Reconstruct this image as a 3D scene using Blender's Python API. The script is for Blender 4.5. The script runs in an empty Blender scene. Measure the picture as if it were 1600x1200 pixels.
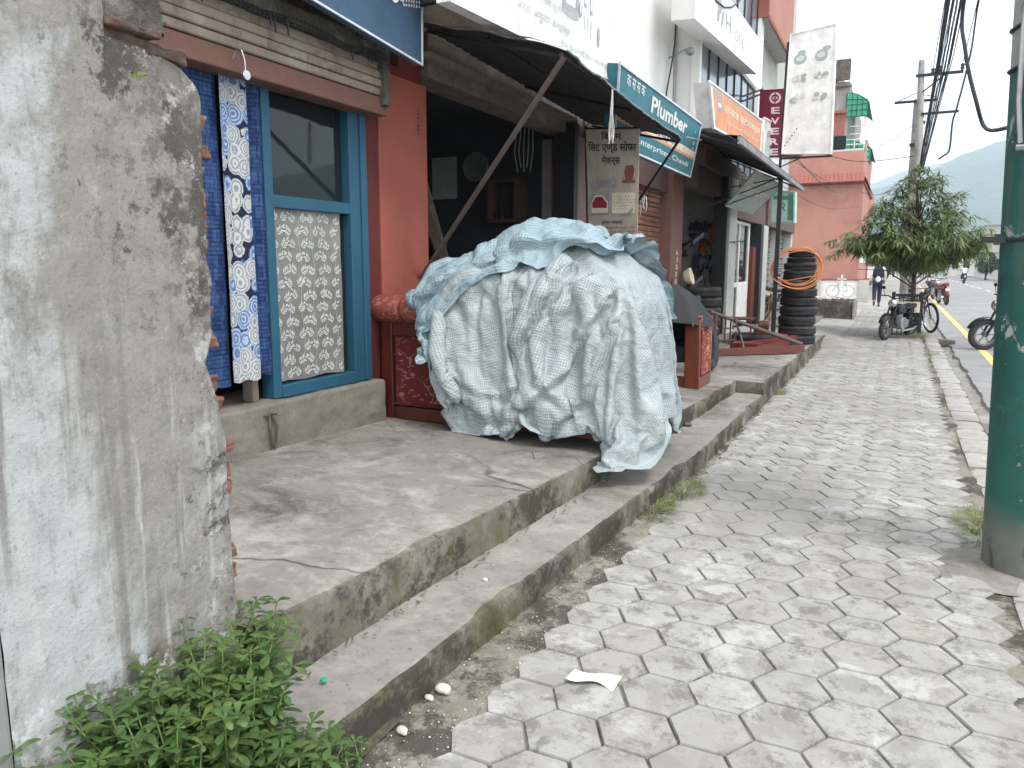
import bpy, bmesh, math, random
from mathutils import Vector, Matrix, noise, Euler
C = bpy.context.scene.collection
SC = bpy.context.scene
R = math.radians
# ---------------------------------------------------------------- camera
EYE = Vector((0, 0, 1.48))
PITCH, YAW = math.atan(185/1200), math.atan(605/math.hypot(1200, 185))
fw = Vector((-math.sin(YAW)*math.cos(PITCH), math.cos(YAW)*math.cos(PITCH), -math.sin(PITCH)))
rt = Vector((math.cos(YAW), math.sin(YAW), 0)); up = rt.cross(fw)
cd = bpy.data.cameras.new('camera'); cd.sensor_width = 36; cd.lens = 27; cd.clip_start = .05; cd.clip_end = 12000
cam = bpy.data.objects.new('camera', cd); C.objects.link(cam); SC.camera = cam
cam.matrix_world = Matrix(((rt.x, up.x, -fw.x, EYE.x), (rt.y, up.y, -fw.y, EYE.y), (rt.z, up.z, -fw.z, EYE.z), (0, 0, 0, 1)))
# ---------------------------------------------------------------- sky, sun, exposure
SUN_EL, SUN_AZ = R(58), R(118)          # azimuth from +Y (street direction) towards +X (road side)
w = bpy.data.worlds.new('World'); SC.world = w; w.use_nodes = True
nt = w.node_tree; bg = nt.nodes['Background']
sky = nt.nodes.new('ShaderNodeTexSky'); sky.sky_type = 'NISHITA'; sky.sun_disc = False
sky.sun_elevation = SUN_EL; sky.sun_rotation = SUN_AZ; sky.altitude = 1300; sky.dust_density = 3; sky.air_density = 1
hs = nt.nodes.new('ShaderNodeHueSaturation'); hs.inputs['Saturation'].default_value = .25
nt.links.new(sky.outputs[0], hs.inputs['Color'])
tc = nt.nodes.new('ShaderNodeTexCoord'); mp = nt.nodes.new('ShaderNodeMapping'); mp.inputs['Scale'].default_value = (1, 1, 2.4)
nz = nt.nodes.new('ShaderNodeTexNoise'); nz.inputs['Scale'].default_value = 1.6; nz.inputs['Detail'].default_value = 8
nt.links.new(tc.outputs['Generated'], mp.inputs[0]); nt.links.new(mp.outputs[0], nz.inputs['Vector'])
mr = nt.nodes.new('ShaderNodeMapRange'); mr.inputs[1].default_value = .3; mr.inputs[2].default_value = .7
mr.inputs[3].default_value = .78; mr.inputs[4].default_value = .97
nt.links.new(nz.outputs[0], mr.inputs[0])
mx = nt.nodes.new('ShaderNodeMix'); mx.data_type = 'RGBA'
mx.inputs['B'].default_value = (10.8, 10.9, 11.1, 1)   # the overcast cloud deck, on the sky texture's own scale
nt.links.new(mr.outputs[0], mx.inputs['Factor']); nt.links.new(hs.outputs[0], mx.inputs['A']); nt.links.new(mx.outputs['Result'], bg.inputs['Color'])
bg.inputs['Strength'].default_value = .12
sl = bpy.data.lights.new('sun', 'SUN'); sl.energy = 1.3; sl.angle = R(14); sl.color = (1, .96, .9)
so = bpy.data.objects.new('sun', sl); C.objects.link(so)
sd = Vector((math.sin(SUN_AZ)*math.cos(SUN_EL), math.cos(SUN_AZ)*math.cos(SUN_EL), math.sin(SUN_EL)))
so.rotation_euler = sd.to_track_quat('Z', 'Y').to_euler(); so.location = (20, -10, 40)
SC.view_settings.view_transform = 'Standard'; SC.view_settings.look = 'None'; SC.view_settings.gamma = 1
SC.view_settings.use_curve_mapping = False; SC.view_settings.exposure = .96
SC.cycles.max_bounces = 8; SC.cycles.diffuse_bounces = 3; SC.cycles.glossy_bounces = 3; SC.cycles.transmission_bounces = 5
SC.cycles.transparent_max_bounces = 12; SC.cycles.volume_bounces = 4
rnd = random.Random(7)
def nz3(x, y, z=0.0, s=1.0): return noise.noise(Vector((x*s, y*s, z*s)))
def lerp(a, b, t): return a+(b-a)*t
def interp(x, pts):
    if x <= pts[0][0]: return pts[0][1]
    for (a, p), (b, q) in zip(pts, pts[1:]):
        if x <= b: return p+(q-p)*(x-a)/(b-a)
    return pts[-1][1]
# ---------------------------------------------------------------- mesh builder
ORG = {}
class MB:
    def __init__(s): s.v = []; s.f = []; s.m = []; s.uv = None; s.tint = None
    def add(s, vs, fs, m=0, M=None):
        k = len(s.v)
        s.v += [(M @ Vector(p)) if M is not None else Vector(p) for p in vs]
        for f in fs: s.f.append([i+k for i in f]); s.m.append(m)
        return s
    def box(s, x0, x1, y0, y1, z0, z1, m=0, M=None):
        return s.add([(x0,y0,z0),(x1,y0,z0),(x1,y1,z0),(x0,y1,z0),(x0,y0,z1),(x1,y0,z1),(x1,y1,z1),(x0,y1,z1)],
                     [(0,3,2,1),(4,5,6,7),(0,1,5,4),(1,2,6,5),(2,3,7,6),(3,0,4,7)], m, M)
    def cyl(s, a, b, r0, r1=None, n=12, m=0, caps=True):
        return s.tube([a, b], [r0, r0 if r1 is None else r1], n, m, caps)
    def tube(s, pts, r, n=8, m=0, caps=True, closed=False):
        P = [Vector(p) for p in pts]; rr = r if isinstance(r, (list, tuple)) else [r]*len(P)
        k = len(s.v); N = len(P); prev = None
        for i, p in enumerate(P):
            if closed: t = (P[(i+1) % N]-P[i-1])
            else: t = (P[min(i+1, N-1)]-P[max(i-1, 0)])
            t = t.normalized() if t.length > 1e-9 else Vector((0, 0, 1))
            if prev is None: a = t.orthogonal().normalized()
            else:
                a = prev-t*prev.dot(t); a = a.normalized() if a.length > 1e-6 else t.orthogonal().normalized()
            prev = a; b = t.cross(a)
            for j in range(n):
                q = 2*math.pi*j/n; s.v.append(p+(a*math.cos(q)+b*math.sin(q))*rr[i])
        for i in range(N if closed else N-1):
            i2 = (i+1) % N
            for j in range(n):
                s.f.append([k+i*n+j, k+i*n+(j+1) % n, k+i2*n+(j+1) % n, k+i2*n+j]); s.m.append(m)
        if caps and not closed:
            s.f.append([k+j for j in range(n)][::-1]); s.m.append(m)
            s.f.append([k+(N-1)*n+j for j in range(n)]); s.m.append(m)
        return s
    def lathe(s, prof, n=24, M=None, m=0, closed=False):
        k = []; vs = []; fs = []
        for (r, z) in prof:
            for j in range(n):
                q = 2*math.pi*j/n; vs.append((r*math.cos(q), r*math.sin(q), z))
        L = len(prof)
        for i in range(L if closed else L-1):
            i2 = (i+1) % L
            for j in range(n): fs.append((i*n+j, i*n+(j+1) % n, i2*n+(j+1) % n, i2*n+j))
        if not closed:
            if prof[0][0] > 1e-4: fs.append(tuple(range(n))[::-1])
            if prof[-1][0] > 1e-4: fs.append(tuple((L-1)*n+j for j in range(n)))
        return s.add(vs, fs, m, M)
    def prism(s, poly, d, M, m=0):          # polygon in local XY, extruded d along local Z
        n = len(poly)
        return s.add([(a, b, 0) for a, b in poly]+[(a, b, d) for a, b in poly],
                     [tuple(range(n))[::-1], tuple(range(n, 2*n))]+[(i, (i+1) % n, n+(i+1) % n, n+i) for i in range(n)], m, M)
    def grid(s, fn, nu, nv, m=0):
        k = len(s.v)
        for j in range(nv+1):
            for i in range(nu+1): s.v.append(Vector(fn(i/nu, j/nv)))
        for j in range(nv):
            for i in range(nu):
                a = k+j*(nu+1)+i; s.f.append([a, a+1, a+nu+2, a+nu+1]); s.m.append(m)
        return s
    def ball(s, c, r, sc=(1,1,1), n=10, m=0):
        prof = [(math.sin(math.pi*i/n)*r, -math.cos(math.pi*i/n)*r) for i in range(n+1)]
        M = Matrix.Translation(Vector(c)) @ Matrix.Diagonal((sc[0], sc[1], sc[2], 1))
        return s.lathe(prof, n*2, M, m)
    def build(s, name, mats, parent=None, smooth=False, bevel=0, sub=0, weld=False, solid=0, segs=2):
        me = bpy.data.meshes.new(name)
        o0 = ORG.get(parent.name, Vector()) if parent is not None else Vector()
        me.from_pydata([tuple(Vector(v)-o0) for v in s.v], [], s.f)
        for q in (mats if isinstance(mats, (list, tuple)) else [mats]): me.materials.append(q)
        me.polygons.foreach_set('material_index', s.m)
        if s.uv is not None:
            l = me.uv_layers.new(name='UVMap')
            flat = []
            for p in me.polygons:
                for vi in p.vertices: flat += list(s.uv[vi])
            l.data.foreach_set('uv', flat)
        if s.tint is not None:
            a = me.attributes.new('tint', 'FLOAT', 'FACE'); a.data.foreach_set('value', s.tint)
        me.validate(); me.update()
        if weld:
            bm = bmesh.new(); bm.from_mesh(me); bmesh.ops.remove_doubles(bm, verts=bm.verts, dist=1e-4)
            bmesh.ops.recalc_face_normals(bm, faces=bm.faces); bm.to_mesh(me); bm.free()
        if smooth:
            me.polygons.foreach_set('use_smooth', [True]*len(me.polygons))
            if smooth != 'all': me.set_sharp_from_angle(angle=R(40))
        o = bpy.data.objects.new(name, me); C.objects.link(o)
        if parent is not None: o.parent = parent
        ORG[o.name] = o0
        if sub:
            d = o.modifiers.new('sub', 'SUBSURF'); d.levels = d.render_levels = sub
        if solid:
            d = o.modifiers.new('solid', 'SOLIDIFY'); d.thickness = solid; d.offset = 0
        if bevel:
            d = o.modifiers.new('bevel', 'BEVEL'); d.width = bevel; d.segments = segs; d.limit_method = 'ANGLE'; d.angle_limit = R(35)
        return o
def thing(name, label, cat, loc=(0,0,0), group=None, rotz=0):
    o = bpy.data.objects.new(name, None); C.objects.link(o); o.location = loc; o.rotation_euler = (0, 0, rotz)
    o.empty_display_size = .1
    ORG[o.name] = Vector(loc); o['label'] = label; o['category'] = cat
    if group: o['group'] = group
    return o
def tag(o, label, cat, group=None):
    o['label'] = label; o['category'] = cat
    if group: o['group'] = group
    return o
def struct_(o, kind='structure'):
    o['kind'] = kind; return o
def dup(root, loc, rotz=0, label=None, group=None, scale=None):
    r = root.copy(); C.objects.link(r); r.location = loc; r.rotation_euler = (0, 0, rotz)
    if scale: r.scale = (scale,)*3
    if label: r['label'] = label
    if group: r['group'] = group
    for ch in list(root.children):
        c = ch.copy(); C.objects.link(c); c.parent = r
        for g in list(ch.children):
            d = g.copy(); C.objects.link(d); d.parent = c
    return r
def frame(o, u, v):                    # matrix with columns u, v, u x v at origin o
    u = Vector(u).normalized(); v = Vector(v); n = u.cross(v).normalized(); v = n.cross(u)
    return Matrix(((u.x, v.x, n.x, o[0]), (u.y, v.y, n.y, o[1]), (u.z, v.z, n.z, o[2]), (0, 0, 0, 1)))
# ---------------------------------------------------------------- material builder
class Mat:
    def __init__(s, name, col=(.5,.5,.5), rough=.85, metal=0, spec=.3):
        s.m = bpy.data.materials.new(name); s.m.use_nodes = True; s.t = s.m.node_tree
        s.b = s.t.nodes['Principled BSDF']; s.b.inputs['Roughness'].default_value = rough
        s.b.inputs['Metallic'].default_value = metal; s.b.inputs['Specular IOR Level'].default_value = spec
        s.c = s.rgb(col); s.co = None; s.h = None
    def n(s, ty, **kw):
        q = s.t.nodes.new('ShaderNode'+ty)
        for k, v in kw.items(): setattr(q, k, v)
        return q
    def L(s, a, b): s.t.links.new(a, b)
    def rgb(s, c):
        q = s.n('RGB'); q.outputs[0].default_value = (c[0], c[1], c[2], 1); return q.outputs[0]
    def coord(s, which='Object'):
        q = s.n('TexCoord'); return q.outputs[which]
    def mapped(s, sc=(1,1,1), rot=(0,0,0), loc=(0,0,0), src='Object'):
        q = s.n('Mapping'); q.inputs['Scale'].default_value = sc; q.inputs['Rotation'].default_value = rot; q.inputs['Location'].default_value = loc
        s.L(s.coord(src), q.inputs[0]); return q.outputs[0]
    def noise(s, scale, detail=5, rough=.55, st=(1,1,1), dist=0, loc=(0,0,0), src='Object'):
        q = s.n('TexNoise'); q.inputs['Scale'].default_value = scale; q.inputs['Detail'].default_value = detail
        q.inputs['Roughness'].default_value = rough; q.inputs['Distortion'].default_value = dist
        s.L(s.mapped(st, loc=loc, src=src), q.inputs['Vector']); return q.outputs[0]
    def vor(s, scale, feat='F1', out=0, st=(1,1,1), rnd=1, warp=0, src='Object', metric=None):
        q = s.n('TexVoronoi'); q.feature = feat; q.inputs['Scale'].default_value = scale; q.inputs['Randomness'].default_value = rnd
        if metric: q.distance = metric
        v = s.mapped(st, src=src)
        if warp:
            nn = s.n('TexNoise'); nn.inputs['Scale'].default_value = scale*1.3; nn.inputs['Detail'].default_value = 4; s.L(v, nn.inputs['Vector'])
            a = s.n('VectorMath', operation='SCALE'); s.L(nn.outputs[1], a.inputs[0]); a.inputs['Scale'].default_value = warp
            b = s.n('VectorMath', operation='ADD'); s.L(v, b.inputs[0]); s.L(a.outputs[0], b.inputs[1]); v = b.outputs[0]
        s.L(v, q.inputs['Vector']); return q.outputs[out]
    def mr(s, x, a, b, c=0, d=1):
        q = s.n('MapRange'); s.L(x, q.inputs[0]); q.inputs[1].default_value = a; q.inputs[2].default_value = b
        q.inputs[3].default_value = c; q.inputs[4].default_value = d; return q.outputs[0]
    def math(s, op, a, b=None, c=None):
        q = s.n('Math', operation=op)
        for i, x in enumerate((a, b, c)):
            if x is None: continue
            if isinstance(x, (int, float)): q.inputs[i].default_value = x
            else: s.L(x, q.inputs[i])
        return q.outputs[0]
    def xyz(s, src='Object'):
        q = s.n('SeparateXYZ'); s.L(s.coord(src), q.inputs[0]); return q.outputs
    def mix(s, fac, b, a=None, blend='MIX'):
        q = s.n('Mix', data_type='RGBA', blend_type=blend)
        if isinstance(fac, (int, float)): q.inputs['Factor'].default_value = fac
        else: s.L(fac, q.inputs['Factor'])
        s.L(s.c if a is None else a, q.inputs['A'])
        if isinstance(b, tuple): b = s.rgb(b)
        s.L(b, q.inputs['B']); r = q.outputs['Result']
        if a is None: s.c = r; return s
        return r
    def lay(s, col, scale, lo, hi, amt=1, st=(1,1,1), detail=9, rough=.68, dist=0, mask=None, loc=(0,0,0)):
        f = s.mr(s.noise(scale, detail, rough, st, dist, loc), lo, hi, 0, amt)
        if mask is not None: f = s.math('MULTIPLY', f, mask)
        return s.mix(f, tuple(col))
    def bump(s, h, strength=.3, dist=.01):
        q = s.n('Bump'); q.inputs['Strength'].default_value = strength; q.inputs['Distance'].default_value = dist
        s.L(h, q.inputs['Height'])
        if s.h is not None: s.L(s.h, q.inputs['Normal'])
        s.h = q.outputs[0]; return s
    def nbump(s, scale, strength=.3, dist=.01, st=(1,1,1), detail=6, rough=.6):
        return s.bump(s.noise(scale, detail, rough, st), strength, dist)
    def roughmap(s, scale, a, b):
        s.L(s.mr(s.noise(scale), .3, .7, a, b), s.b.inputs['Roughness']); return s
    def done(s):
        s.L(s.c, s.b.inputs['Base Color'])
        if s.h is not None: s.L(s.h, s.b.inputs['Normal'])
        return s.m
def plain(name, col, rough=.6, metal=0, dirt=.25, scale=9, bump=.1, spec=.35, dcol=None):
    m = Mat(name, col, rough, metal, spec)
    d = dcol or tuple(c*.45+.015 for c in col)
    m.lay(d, scale, .42, .75, dirt*2.2).lay(tuple(min(1, c*1.35+.02) for c in col), scale*2.7, .5, .8, dirt*1.4, loc=(3,1,2))
    if bump: m.nbump(scale*6, bump, .004)
    return m.done()
# ================================================================ MATERIALS
def concrete(name, base, pale, dark, stain=.8, crack=0, moss=0, scale=1.0, bump=.35):
    m = Mat(name, base, .92, 0, .2)
    m.lay(pale, 1.7*scale, .50, .66, .75, dist=.3, detail=12, rough=.74).lay(dark, .9*scale, .5, .66, stain, dist=.5, loc=(4,2,7), detail=12, rough=.76)
    m.lay(dark, 7*scale, .52, .72, .55, loc=(9,1,3)).lay(pale, 13*scale, .55, .75, .5, loc=(1,5,3))
    m.lay(tuple(c*.35 for c in dark), 38*scale, .62, .74, .7, detail=3)
    if crack:
        d = m.vor(1.1, 'DISTANCE_TO_EDGE', 0, warp=.35); k = m.mr(d, 0, .012, 1, 0)
        k = m.math('MULTIPLY', k, m.mr(m.noise(.8, loc=(2,2,2)), .5, .6)); m.mix(m.math('MULTIPLY', k, crack), tuple(c*.3 for c in dark))
    if moss:
        z = m.xyz()[2]
        f = m.mr(m.noise(3.2, 6, .7, (1, 1, 1.6)), .42, .6, 0, moss); m.mix(f, (.085, .09, .025))
        f = m.mr(m.noise(1.9, 13, .80, (1, 1, 1.2), loc=(7,3,1)), .475, .535, 0, .8); m.mix(f, (.035, .032, .027))
        m.lay((.42, .38, .33), 2.2, .58, .7, .6, loc=(3,9,2))
    m.nbump(14*scale, bump, .012).nbump(70*scale, bump*.8, .004)
    return m.done()
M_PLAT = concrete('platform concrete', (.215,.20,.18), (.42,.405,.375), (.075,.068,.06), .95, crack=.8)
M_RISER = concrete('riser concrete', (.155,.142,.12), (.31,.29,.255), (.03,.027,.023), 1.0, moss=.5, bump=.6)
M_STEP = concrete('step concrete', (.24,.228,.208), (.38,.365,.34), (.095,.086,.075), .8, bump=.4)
M_MORTAR = concrete('mortar and grit', (.23,.215,.185), (.38,.36,.325), (.13,.12,.10), .7, moss=.25, scale=2, bump=.8)
M_KERB = concrete('kerb stone', (.33,.32,.30), (.45,.44,.415), (.16,.152,.136), .6)
M_GUTTER = concrete('gutter grit', (.26,.25,.235), (.40,.39,.37), (.12,.115,.105), .8, scale=2, bump=.8)
M_LEDGE = concrete('plinth plaster', (.185,.17,.145), (.26,.245,.215), (.10,.09,.075), .6)
M_DARKCON = concrete('blackened concrete', (.10,.09,.08), (.30,.28,.25), (.028,.025,.022), .9, scale=3, bump=.9)
M_LINTEL = concrete('dirty lintel', (.16,.125,.10), (.28,.24,.2), (.06,.05,.042), .8)
def m_paver():
    m = Mat('paver', (.335,.328,.31), .9, 0, .25)
    a = m.n('Attribute', attribute_name='tint', attribute_type='GEOMETRY').outputs['Fac']
    m.mix(m.mr(a, 0, 1, 0, .8), (.292,.286,.268)).mix(m.mr(a, .82, 1, 0, .28), (.34,.30,.25))
    f = m.mr(m.noise(5.5, 12, .74, dist=.3), .48, .56, 0, .75); m.mix(f, (.238,.23,.21))
    f = m.mr(m.noise(7, 12, .78, dist=.3, loc=(5,2,8)), .52, .585, 0, .78); m.mix(f, (.150,.143,.128))
    f = m.mr(m.noise(3.1, 12, .74, dist=.3, loc=(15,2,8)), .54, .61, 0, .7); m.mix(f, (.44,.437,.42))
    f = m.mr(m.noise(60, 3, .7), .60, .72, 0, .55); m.mix(f, (.16,.15,.13))
    f = m.mr(m.noise(.55, 6, .6, loc=(1,7,2)), .50, .60, 0, .6); m.mix(f, (.225,.215,.192))
    m.nbump(26, .45, .006).nbump(110, .35, .003); return m.done()
M_PAVER = m_paver()
def m_wall():
    m = Mat('weathered plaster', (.395,.41,.41), .92, 0, .2)
    x, y, z = m.xyz(); y = m.math('ADD', y, 1.3)
    # brown weathered wash with an irregular outline, paler limewash lower down and to the left
    n1 = m.noise(1.3, 13, .72, (1, 1, .6), .35)
    hgt = m.mr(z, .55, 1.5, -.08, .09); side = m.mr(y, 1.0, 1.35, -.11, .06)
    f = m.mr(m.math('ADD', m.math('ADD', n1, hgt), side), .45, .55, 0, .9); m.mix(f, (.228,.213,.19))
    m.lay((.38,.39,.385), 4.5, .57, .70, .6, (1,1,.45), loc=(2,3,4), dist=.2, detail=12, rough=.76).lay((.13,.115,.098), 2.4, .54, .66, .8, (1,1,.6), loc=(8,1,2), dist=.2, detail=12, rough=.76)
    m.lay((.10,.09,.078), 3.6, .56, .70, .8, (1,1,.7), loc=(1,5,9), dist=.2, detail=13, rough=.78).lay((.13,.118,.105), 26, .55, .7, .55, (1,1,.5), loc=(2,5,9)).lay((.33,.33,.32), 8, .58, .68, .6, (1,1,.4), loc=(6,5,1), detail=12, rough=.76)
    seam = m.math('MULTIPLY', m.mr(m.math('ADD', y, m.math('MULTIPLY', m.noise(4), .05)), 1.335, 1.365), m.mr(z, .75, .55)); m.mix(m.math('MULTIPLY', seam, m.mr(m.noise(6, 6, .7, loc=(2,2,2)), .3, .6, .35, .9)), (.17,.145,.12))
    # thin drip lines running down
    d = m.mr(m.noise(17, 4, .6, (1, 1, .028), .35), .56, .66, 0, .9)
    d = m.math('MULTIPLY', d, m.mr(m.noise(2.2, 3, .5, (1,1,.6), loc=(4,4,4)), .38, .56)); m.mix(d, (.20,.19,.18))
    d = m.mr(m.noise(12, 5, .6, (1, 1, .06), .3, loc=(3,0,3)), .56, .64, 0, .7); d = m.math('MULTIPLY', d, m.mr(z, 1.35, 1.1)); m.mix(d, (.44,.45,.44))
    d = m.mr(m.noise(10, 5, .6, (1, 1, .05), .4, loc=(5,0,8)), .55, .63, 0, .7); d = m.math('MULTIPLY', d, m.mr(z, 1.4, 1.0)); m.mix(d, (.17,.16,.145))
    # black mould near the broken corner and the top
    k = m.math('ADD', m.noise(5.5, 13, .78), m.math('ADD', m.mr(y, 1.2, 1.62, -.10, .05), m.mr(z, 1.2, 2.1, -.05, .08)))
    m.mix(m.mr(k, .53, .575, 0, .9), (.065,.058,.05)); k = m.math('ADD', m.noise(15, 13, .8, loc=(3,8,2)), m.math('ADD', m.mr(y, 1.1, 1.62, -.09, .06), m.mr(z, 1.0, 2.1, -.04, .06))); m.mix(m.mr(k, .54, .60, 0, .7), (.11,.10,.085))
    k = m.math('ADD', m.noise(11, 12, .78, loc=(6,6,6)), m.mr(y, 1.3, 1.6, -.1, .02)); m.mix(m.mr(k, .56, .6, 0, .7), (.42,.42,.40))
    # damp foot with algae
    k = m.math('ADD', m.noise(6, 6, .7), m.mr(z, .35, .6, .12, -.25)); m.mix(m.mr(k, .56, .64, 0, .8), (.10,.095,.055))
    k = m.math('ADD', m.noise(9, 6, .7, loc=(1,8,1)), m.mr(z, .36, .62, .1, -.3)); m.mix(m.mr(k, .60, .64, 0, .8), (.55,.56,.56))
    m.lay((.09,.08,.07), 90, .60, .70, .5, detail=4).lay((.42,.42,.40), 60, .60, .70, .35, loc=(4,4,4), detail=4)
    m.nbump(7, .3, .02, detail=10, rough=.7).nbump(60, .6, .006).nbump(220, .4, .002); return m.done()
M_WALL = m_wall()
def m_brick():
    m = Mat('old brick', (.24,.105,.075), .95, 0, .15)
    m.lay((.10,.065,.05), 12, .45, .65, .8).lay((.22,.19,.16), 20, .52, .62, .8, loc=(3,3,3)).lay((.06,.05,.04), 9, .55, .66, .8, loc=(8,3,3)).nbump(30, .9, .012).nbump(90, .6, .005)
    return m.done()
M_BRICK = m_brick()
def flat_paint(name, col, rough=.55, chips=None, amt=.8):
    m = Mat(name, col, rough, 0, .35)
    m.lay(tuple(c*.72 for c in col), 1.6, .45, .7, .7).lay(tuple(min(1, c*1.22+.015) for c in col), 5, .55, .8, .5, loc=(2,7,1))
    m.lay(tuple(c*.4+.02 for c in col), 28, .62, .72, .6, loc=(5,5,5))
    if chips: m.lay(chips, 13, .685, .70, amt, (1,1,.45), loc=(11,5,5), detail=7)
    m.nbump(9, .18, .008).nbump(70, .2, .002); return m.done()
M_RED = flat_paint('red oxide paint', (.325,.090,.064), .6, (.36,.28,.24), .75)
M_MAROON = flat_paint('maroon paint', (.12,.022,.022), .6)
M_BLUEPAINT = flat_paint('blue gloss paint', (.022,.092,.15), .45, (.10,.15,.18), .5)
M_PINKCOL = flat_paint('faded pink paint', (.22,.12,.10), .8, (.55,.45,.42), .95)
M_BROWNCOL = flat_paint('brown timber paint', (.20,.13,.11), .8, (.30,.22,.2), .8)
M_PINK = Mat('salmon wall paint', (.43,.215,.175), .88).lay((.34,.165,.135), .5, .45, .62, .8).lay((.25,.14,.12), 2.2, .56, .72, .6, (1,1,.16)).lay((.50,.28,.235), 1.3, .55, .7, .5, loc=(4,4,4)).nbump(30, .3, .005).done()
M_PINKDK = flat_paint('dark salmon paint', (.30,.11,.09), .85)
M_WHITE = Mat('white wall paint', (.78,.78,.77), .85).lay((.55,.54,.51), 1.8, .58, .75, .6, (1,1,.2)).lay((.62,.62,.60), .7, .5, .7, .6, loc=(2,2,2)).nbump(30, .2, .004).done()
M_OFFWHITE = flat_paint('dull white paint', (.46,.46,.43), .8, (.2,.17,.14), .8)
M_GREYWALL = flat_paint('grey wash wall', (.27,.27,.265), .9)
M_GREYLITE = flat_paint('pale grey wall', (.42,.42,.41), .9)
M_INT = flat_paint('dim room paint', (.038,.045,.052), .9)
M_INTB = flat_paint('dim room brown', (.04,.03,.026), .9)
M_STEEL = plain('rusty steel bar', (.115,.09,.08), .6, .3, .4, 14)
M_DSTEEL = plain('dark steel', (.035,.037,.04), .5, .5, .3, 14)
M_RUSTRED = plain('oxide red steel', (.14,.045,.035), .6, .2, .4, 10)
M_JACKRED = plain('red jack paint', (.16,.02,.016), .45, .1, .5, 12)
M_GREY = plain('grey metal', (.32,.33,.34), .4, .6, .3, 10)
M_CHROME = plain('worn chrome', (.6,.6,.6), .25, .9, .2, 10)
M_BLACK = plain('black plastic', (.018,.018,.02), .45, 0, .3, 14)
M_BLACKCLOTH = plain('black umbrella cloth', (.022,.024,.028), .75, 0, .25, 5)
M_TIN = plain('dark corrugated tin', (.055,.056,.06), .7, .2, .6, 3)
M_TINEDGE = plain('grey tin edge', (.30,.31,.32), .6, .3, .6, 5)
M_WOODDK = plain('dark plank', (.075,.05,.038), .8, 0, .4, 8)
M_WOODLT = plain('timber beam', (.22,.17,.14), .8, 0, .5, 6)
M_PAPER = plain('white paper', (.85,.85,.84), .8, 0, .05, 9)
M_STONE = plain('pale stone', (.55,.52,.46), .9, 0, .3, 20)
M_LIGHTSTR = plain('pale string', (.62,.62,.6), .8, 0, .1)
M_CABLE = plain('cable', (.03,.032,.036), .6, 0, .1)
M_ORANGECORD = plain('orange air hose', (.62,.24,.075), .45, 0, .15)
M_CONC = plain('pole concrete', (.36,.36,.35), .9, 0, .5, 4, .3)
def m_tyre():
    m = Mat('tyre rubber', (.022,.023,.025), .75, 0, .3); m.lay((.075,.073,.07), 5, .45, .7, .7).lay((.11,.105,.1), 24, .58, .7, .5); m.nbump(60, .25, .003); return m.done()
M_TYRE = m_tyre()
def m_glass(name, col, rough=.05):
    m = Mat(name, col, rough, 0, .45); m.nbump(2.5, .05, .02, detail=2); return m.done()
M_GLASSDK = m_glass('dark window glass', (.012,.018,.02), .03)
M_GLASSBL = m_glass('blue grey glass', (.13,.16,.20), .12)
def m_shutter(name, c1, c2):
    m = Mat(name, c1, .6, .3, .35)
    z = m.xyz()[2]; s = m.math('PINGPONG', z, .0375); m.bump(s, 1, .5)
    m.lay(c2, 1.2, .46, .62, .6).lay(tuple(c*.5 for c in c1), 3, .52, .7, .5, loc=(3,3,3)); m.mix(m.mr(s, .006, .012, .85, 0), tuple(c*.22 for c in c1)); m.nbump(20, .2, .004); return m.done()
M_ASPH = Mat('asphalt', (.25,.25,.25), .9, 0, .25).lay((.33,.325,.32), .7, .45, .65, .8).lay((.14,.14,.138), 2.5, .5, .7, .6).lay((.10,.10,.10), 60, .5, .7, .7).nbump(90, .5, .004).done()
M_YELLOW = Mat('road marking yellow', (.72,.50,.18), .8).lay((.42,.36,.26), 6, .55, .66, .8).lay((.8,.62,.32), 2, .5, .7, .6).done()
M_WHITELINE = Mat('road marking white', (.7,.7,.68), .8).lay((.3,.3,.3), 6, .5, .66, .8).done()
M_SOIL = Mat('bare soil', (.085,.07,.05), .95).lay((.16,.14,.11), 9, .5, .7, .8).lay((.035,.03,.022), 4, .45, .65, .8).nbump(25, .8, .02).done()
M_GROUND = Mat('open ground', (.13,.135,.085), .95).lay((.09,.12,.05), .02, .45, .6, .8).lay((.22,.2,.16), .05, .52, .62, .6).done()
def m_leaf(name, c1, c2, c3, trans=.3):
    m = Mat(name, c1, .5, 0, .35)
    m.lay(c2, 2.3, .45, .6, .9, detail=3).lay(c3, 14, .52, .68, .8, loc=(3,3,3), detail=2)
    p = m.done()
    t = m.n('BsdfTranslucent'); mxs = m.n('MixShader'); mxs.inputs[0].default_value = trans
    g = m.n('Gamma'); g.inputs[1].default_value = .8; m.L(m.c, g.inputs[0]); m.L(g.outputs[0], t.inputs[0])
    out = [q for q in m.t.nodes if q.type == 'OUTPUT_MATERIAL'][0]
    m.L(m.b.outputs[0], mxs.inputs[1]); m.L(t.outputs[0], mxs.inputs[2]); m.L(mxs.outputs[0], out.inputs[0]); return p
M_WEED = m_leaf('weed leaf', (.055,.105,.027), (.09,.155,.042), (.14,.21,.07), .18)
M_TREELEAF = m_leaf('long tree leaf', (.12,.175,.065), (.21,.27,.10), (.07,.11,.048), .28)
M_GRASSBL = m_leaf('grass blade', (.14,.19,.05), (.27,.28,.12), (.09,.12,.04), .2)
M_BARK = plain('bark', (.10,.085,.07), .95, 0, .5, 12, .5)
M_FARLEAF = m_leaf('far foliage', (.05,.085,.03), (.08,.12,.045), (.03,.05,.02), .1)
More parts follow.
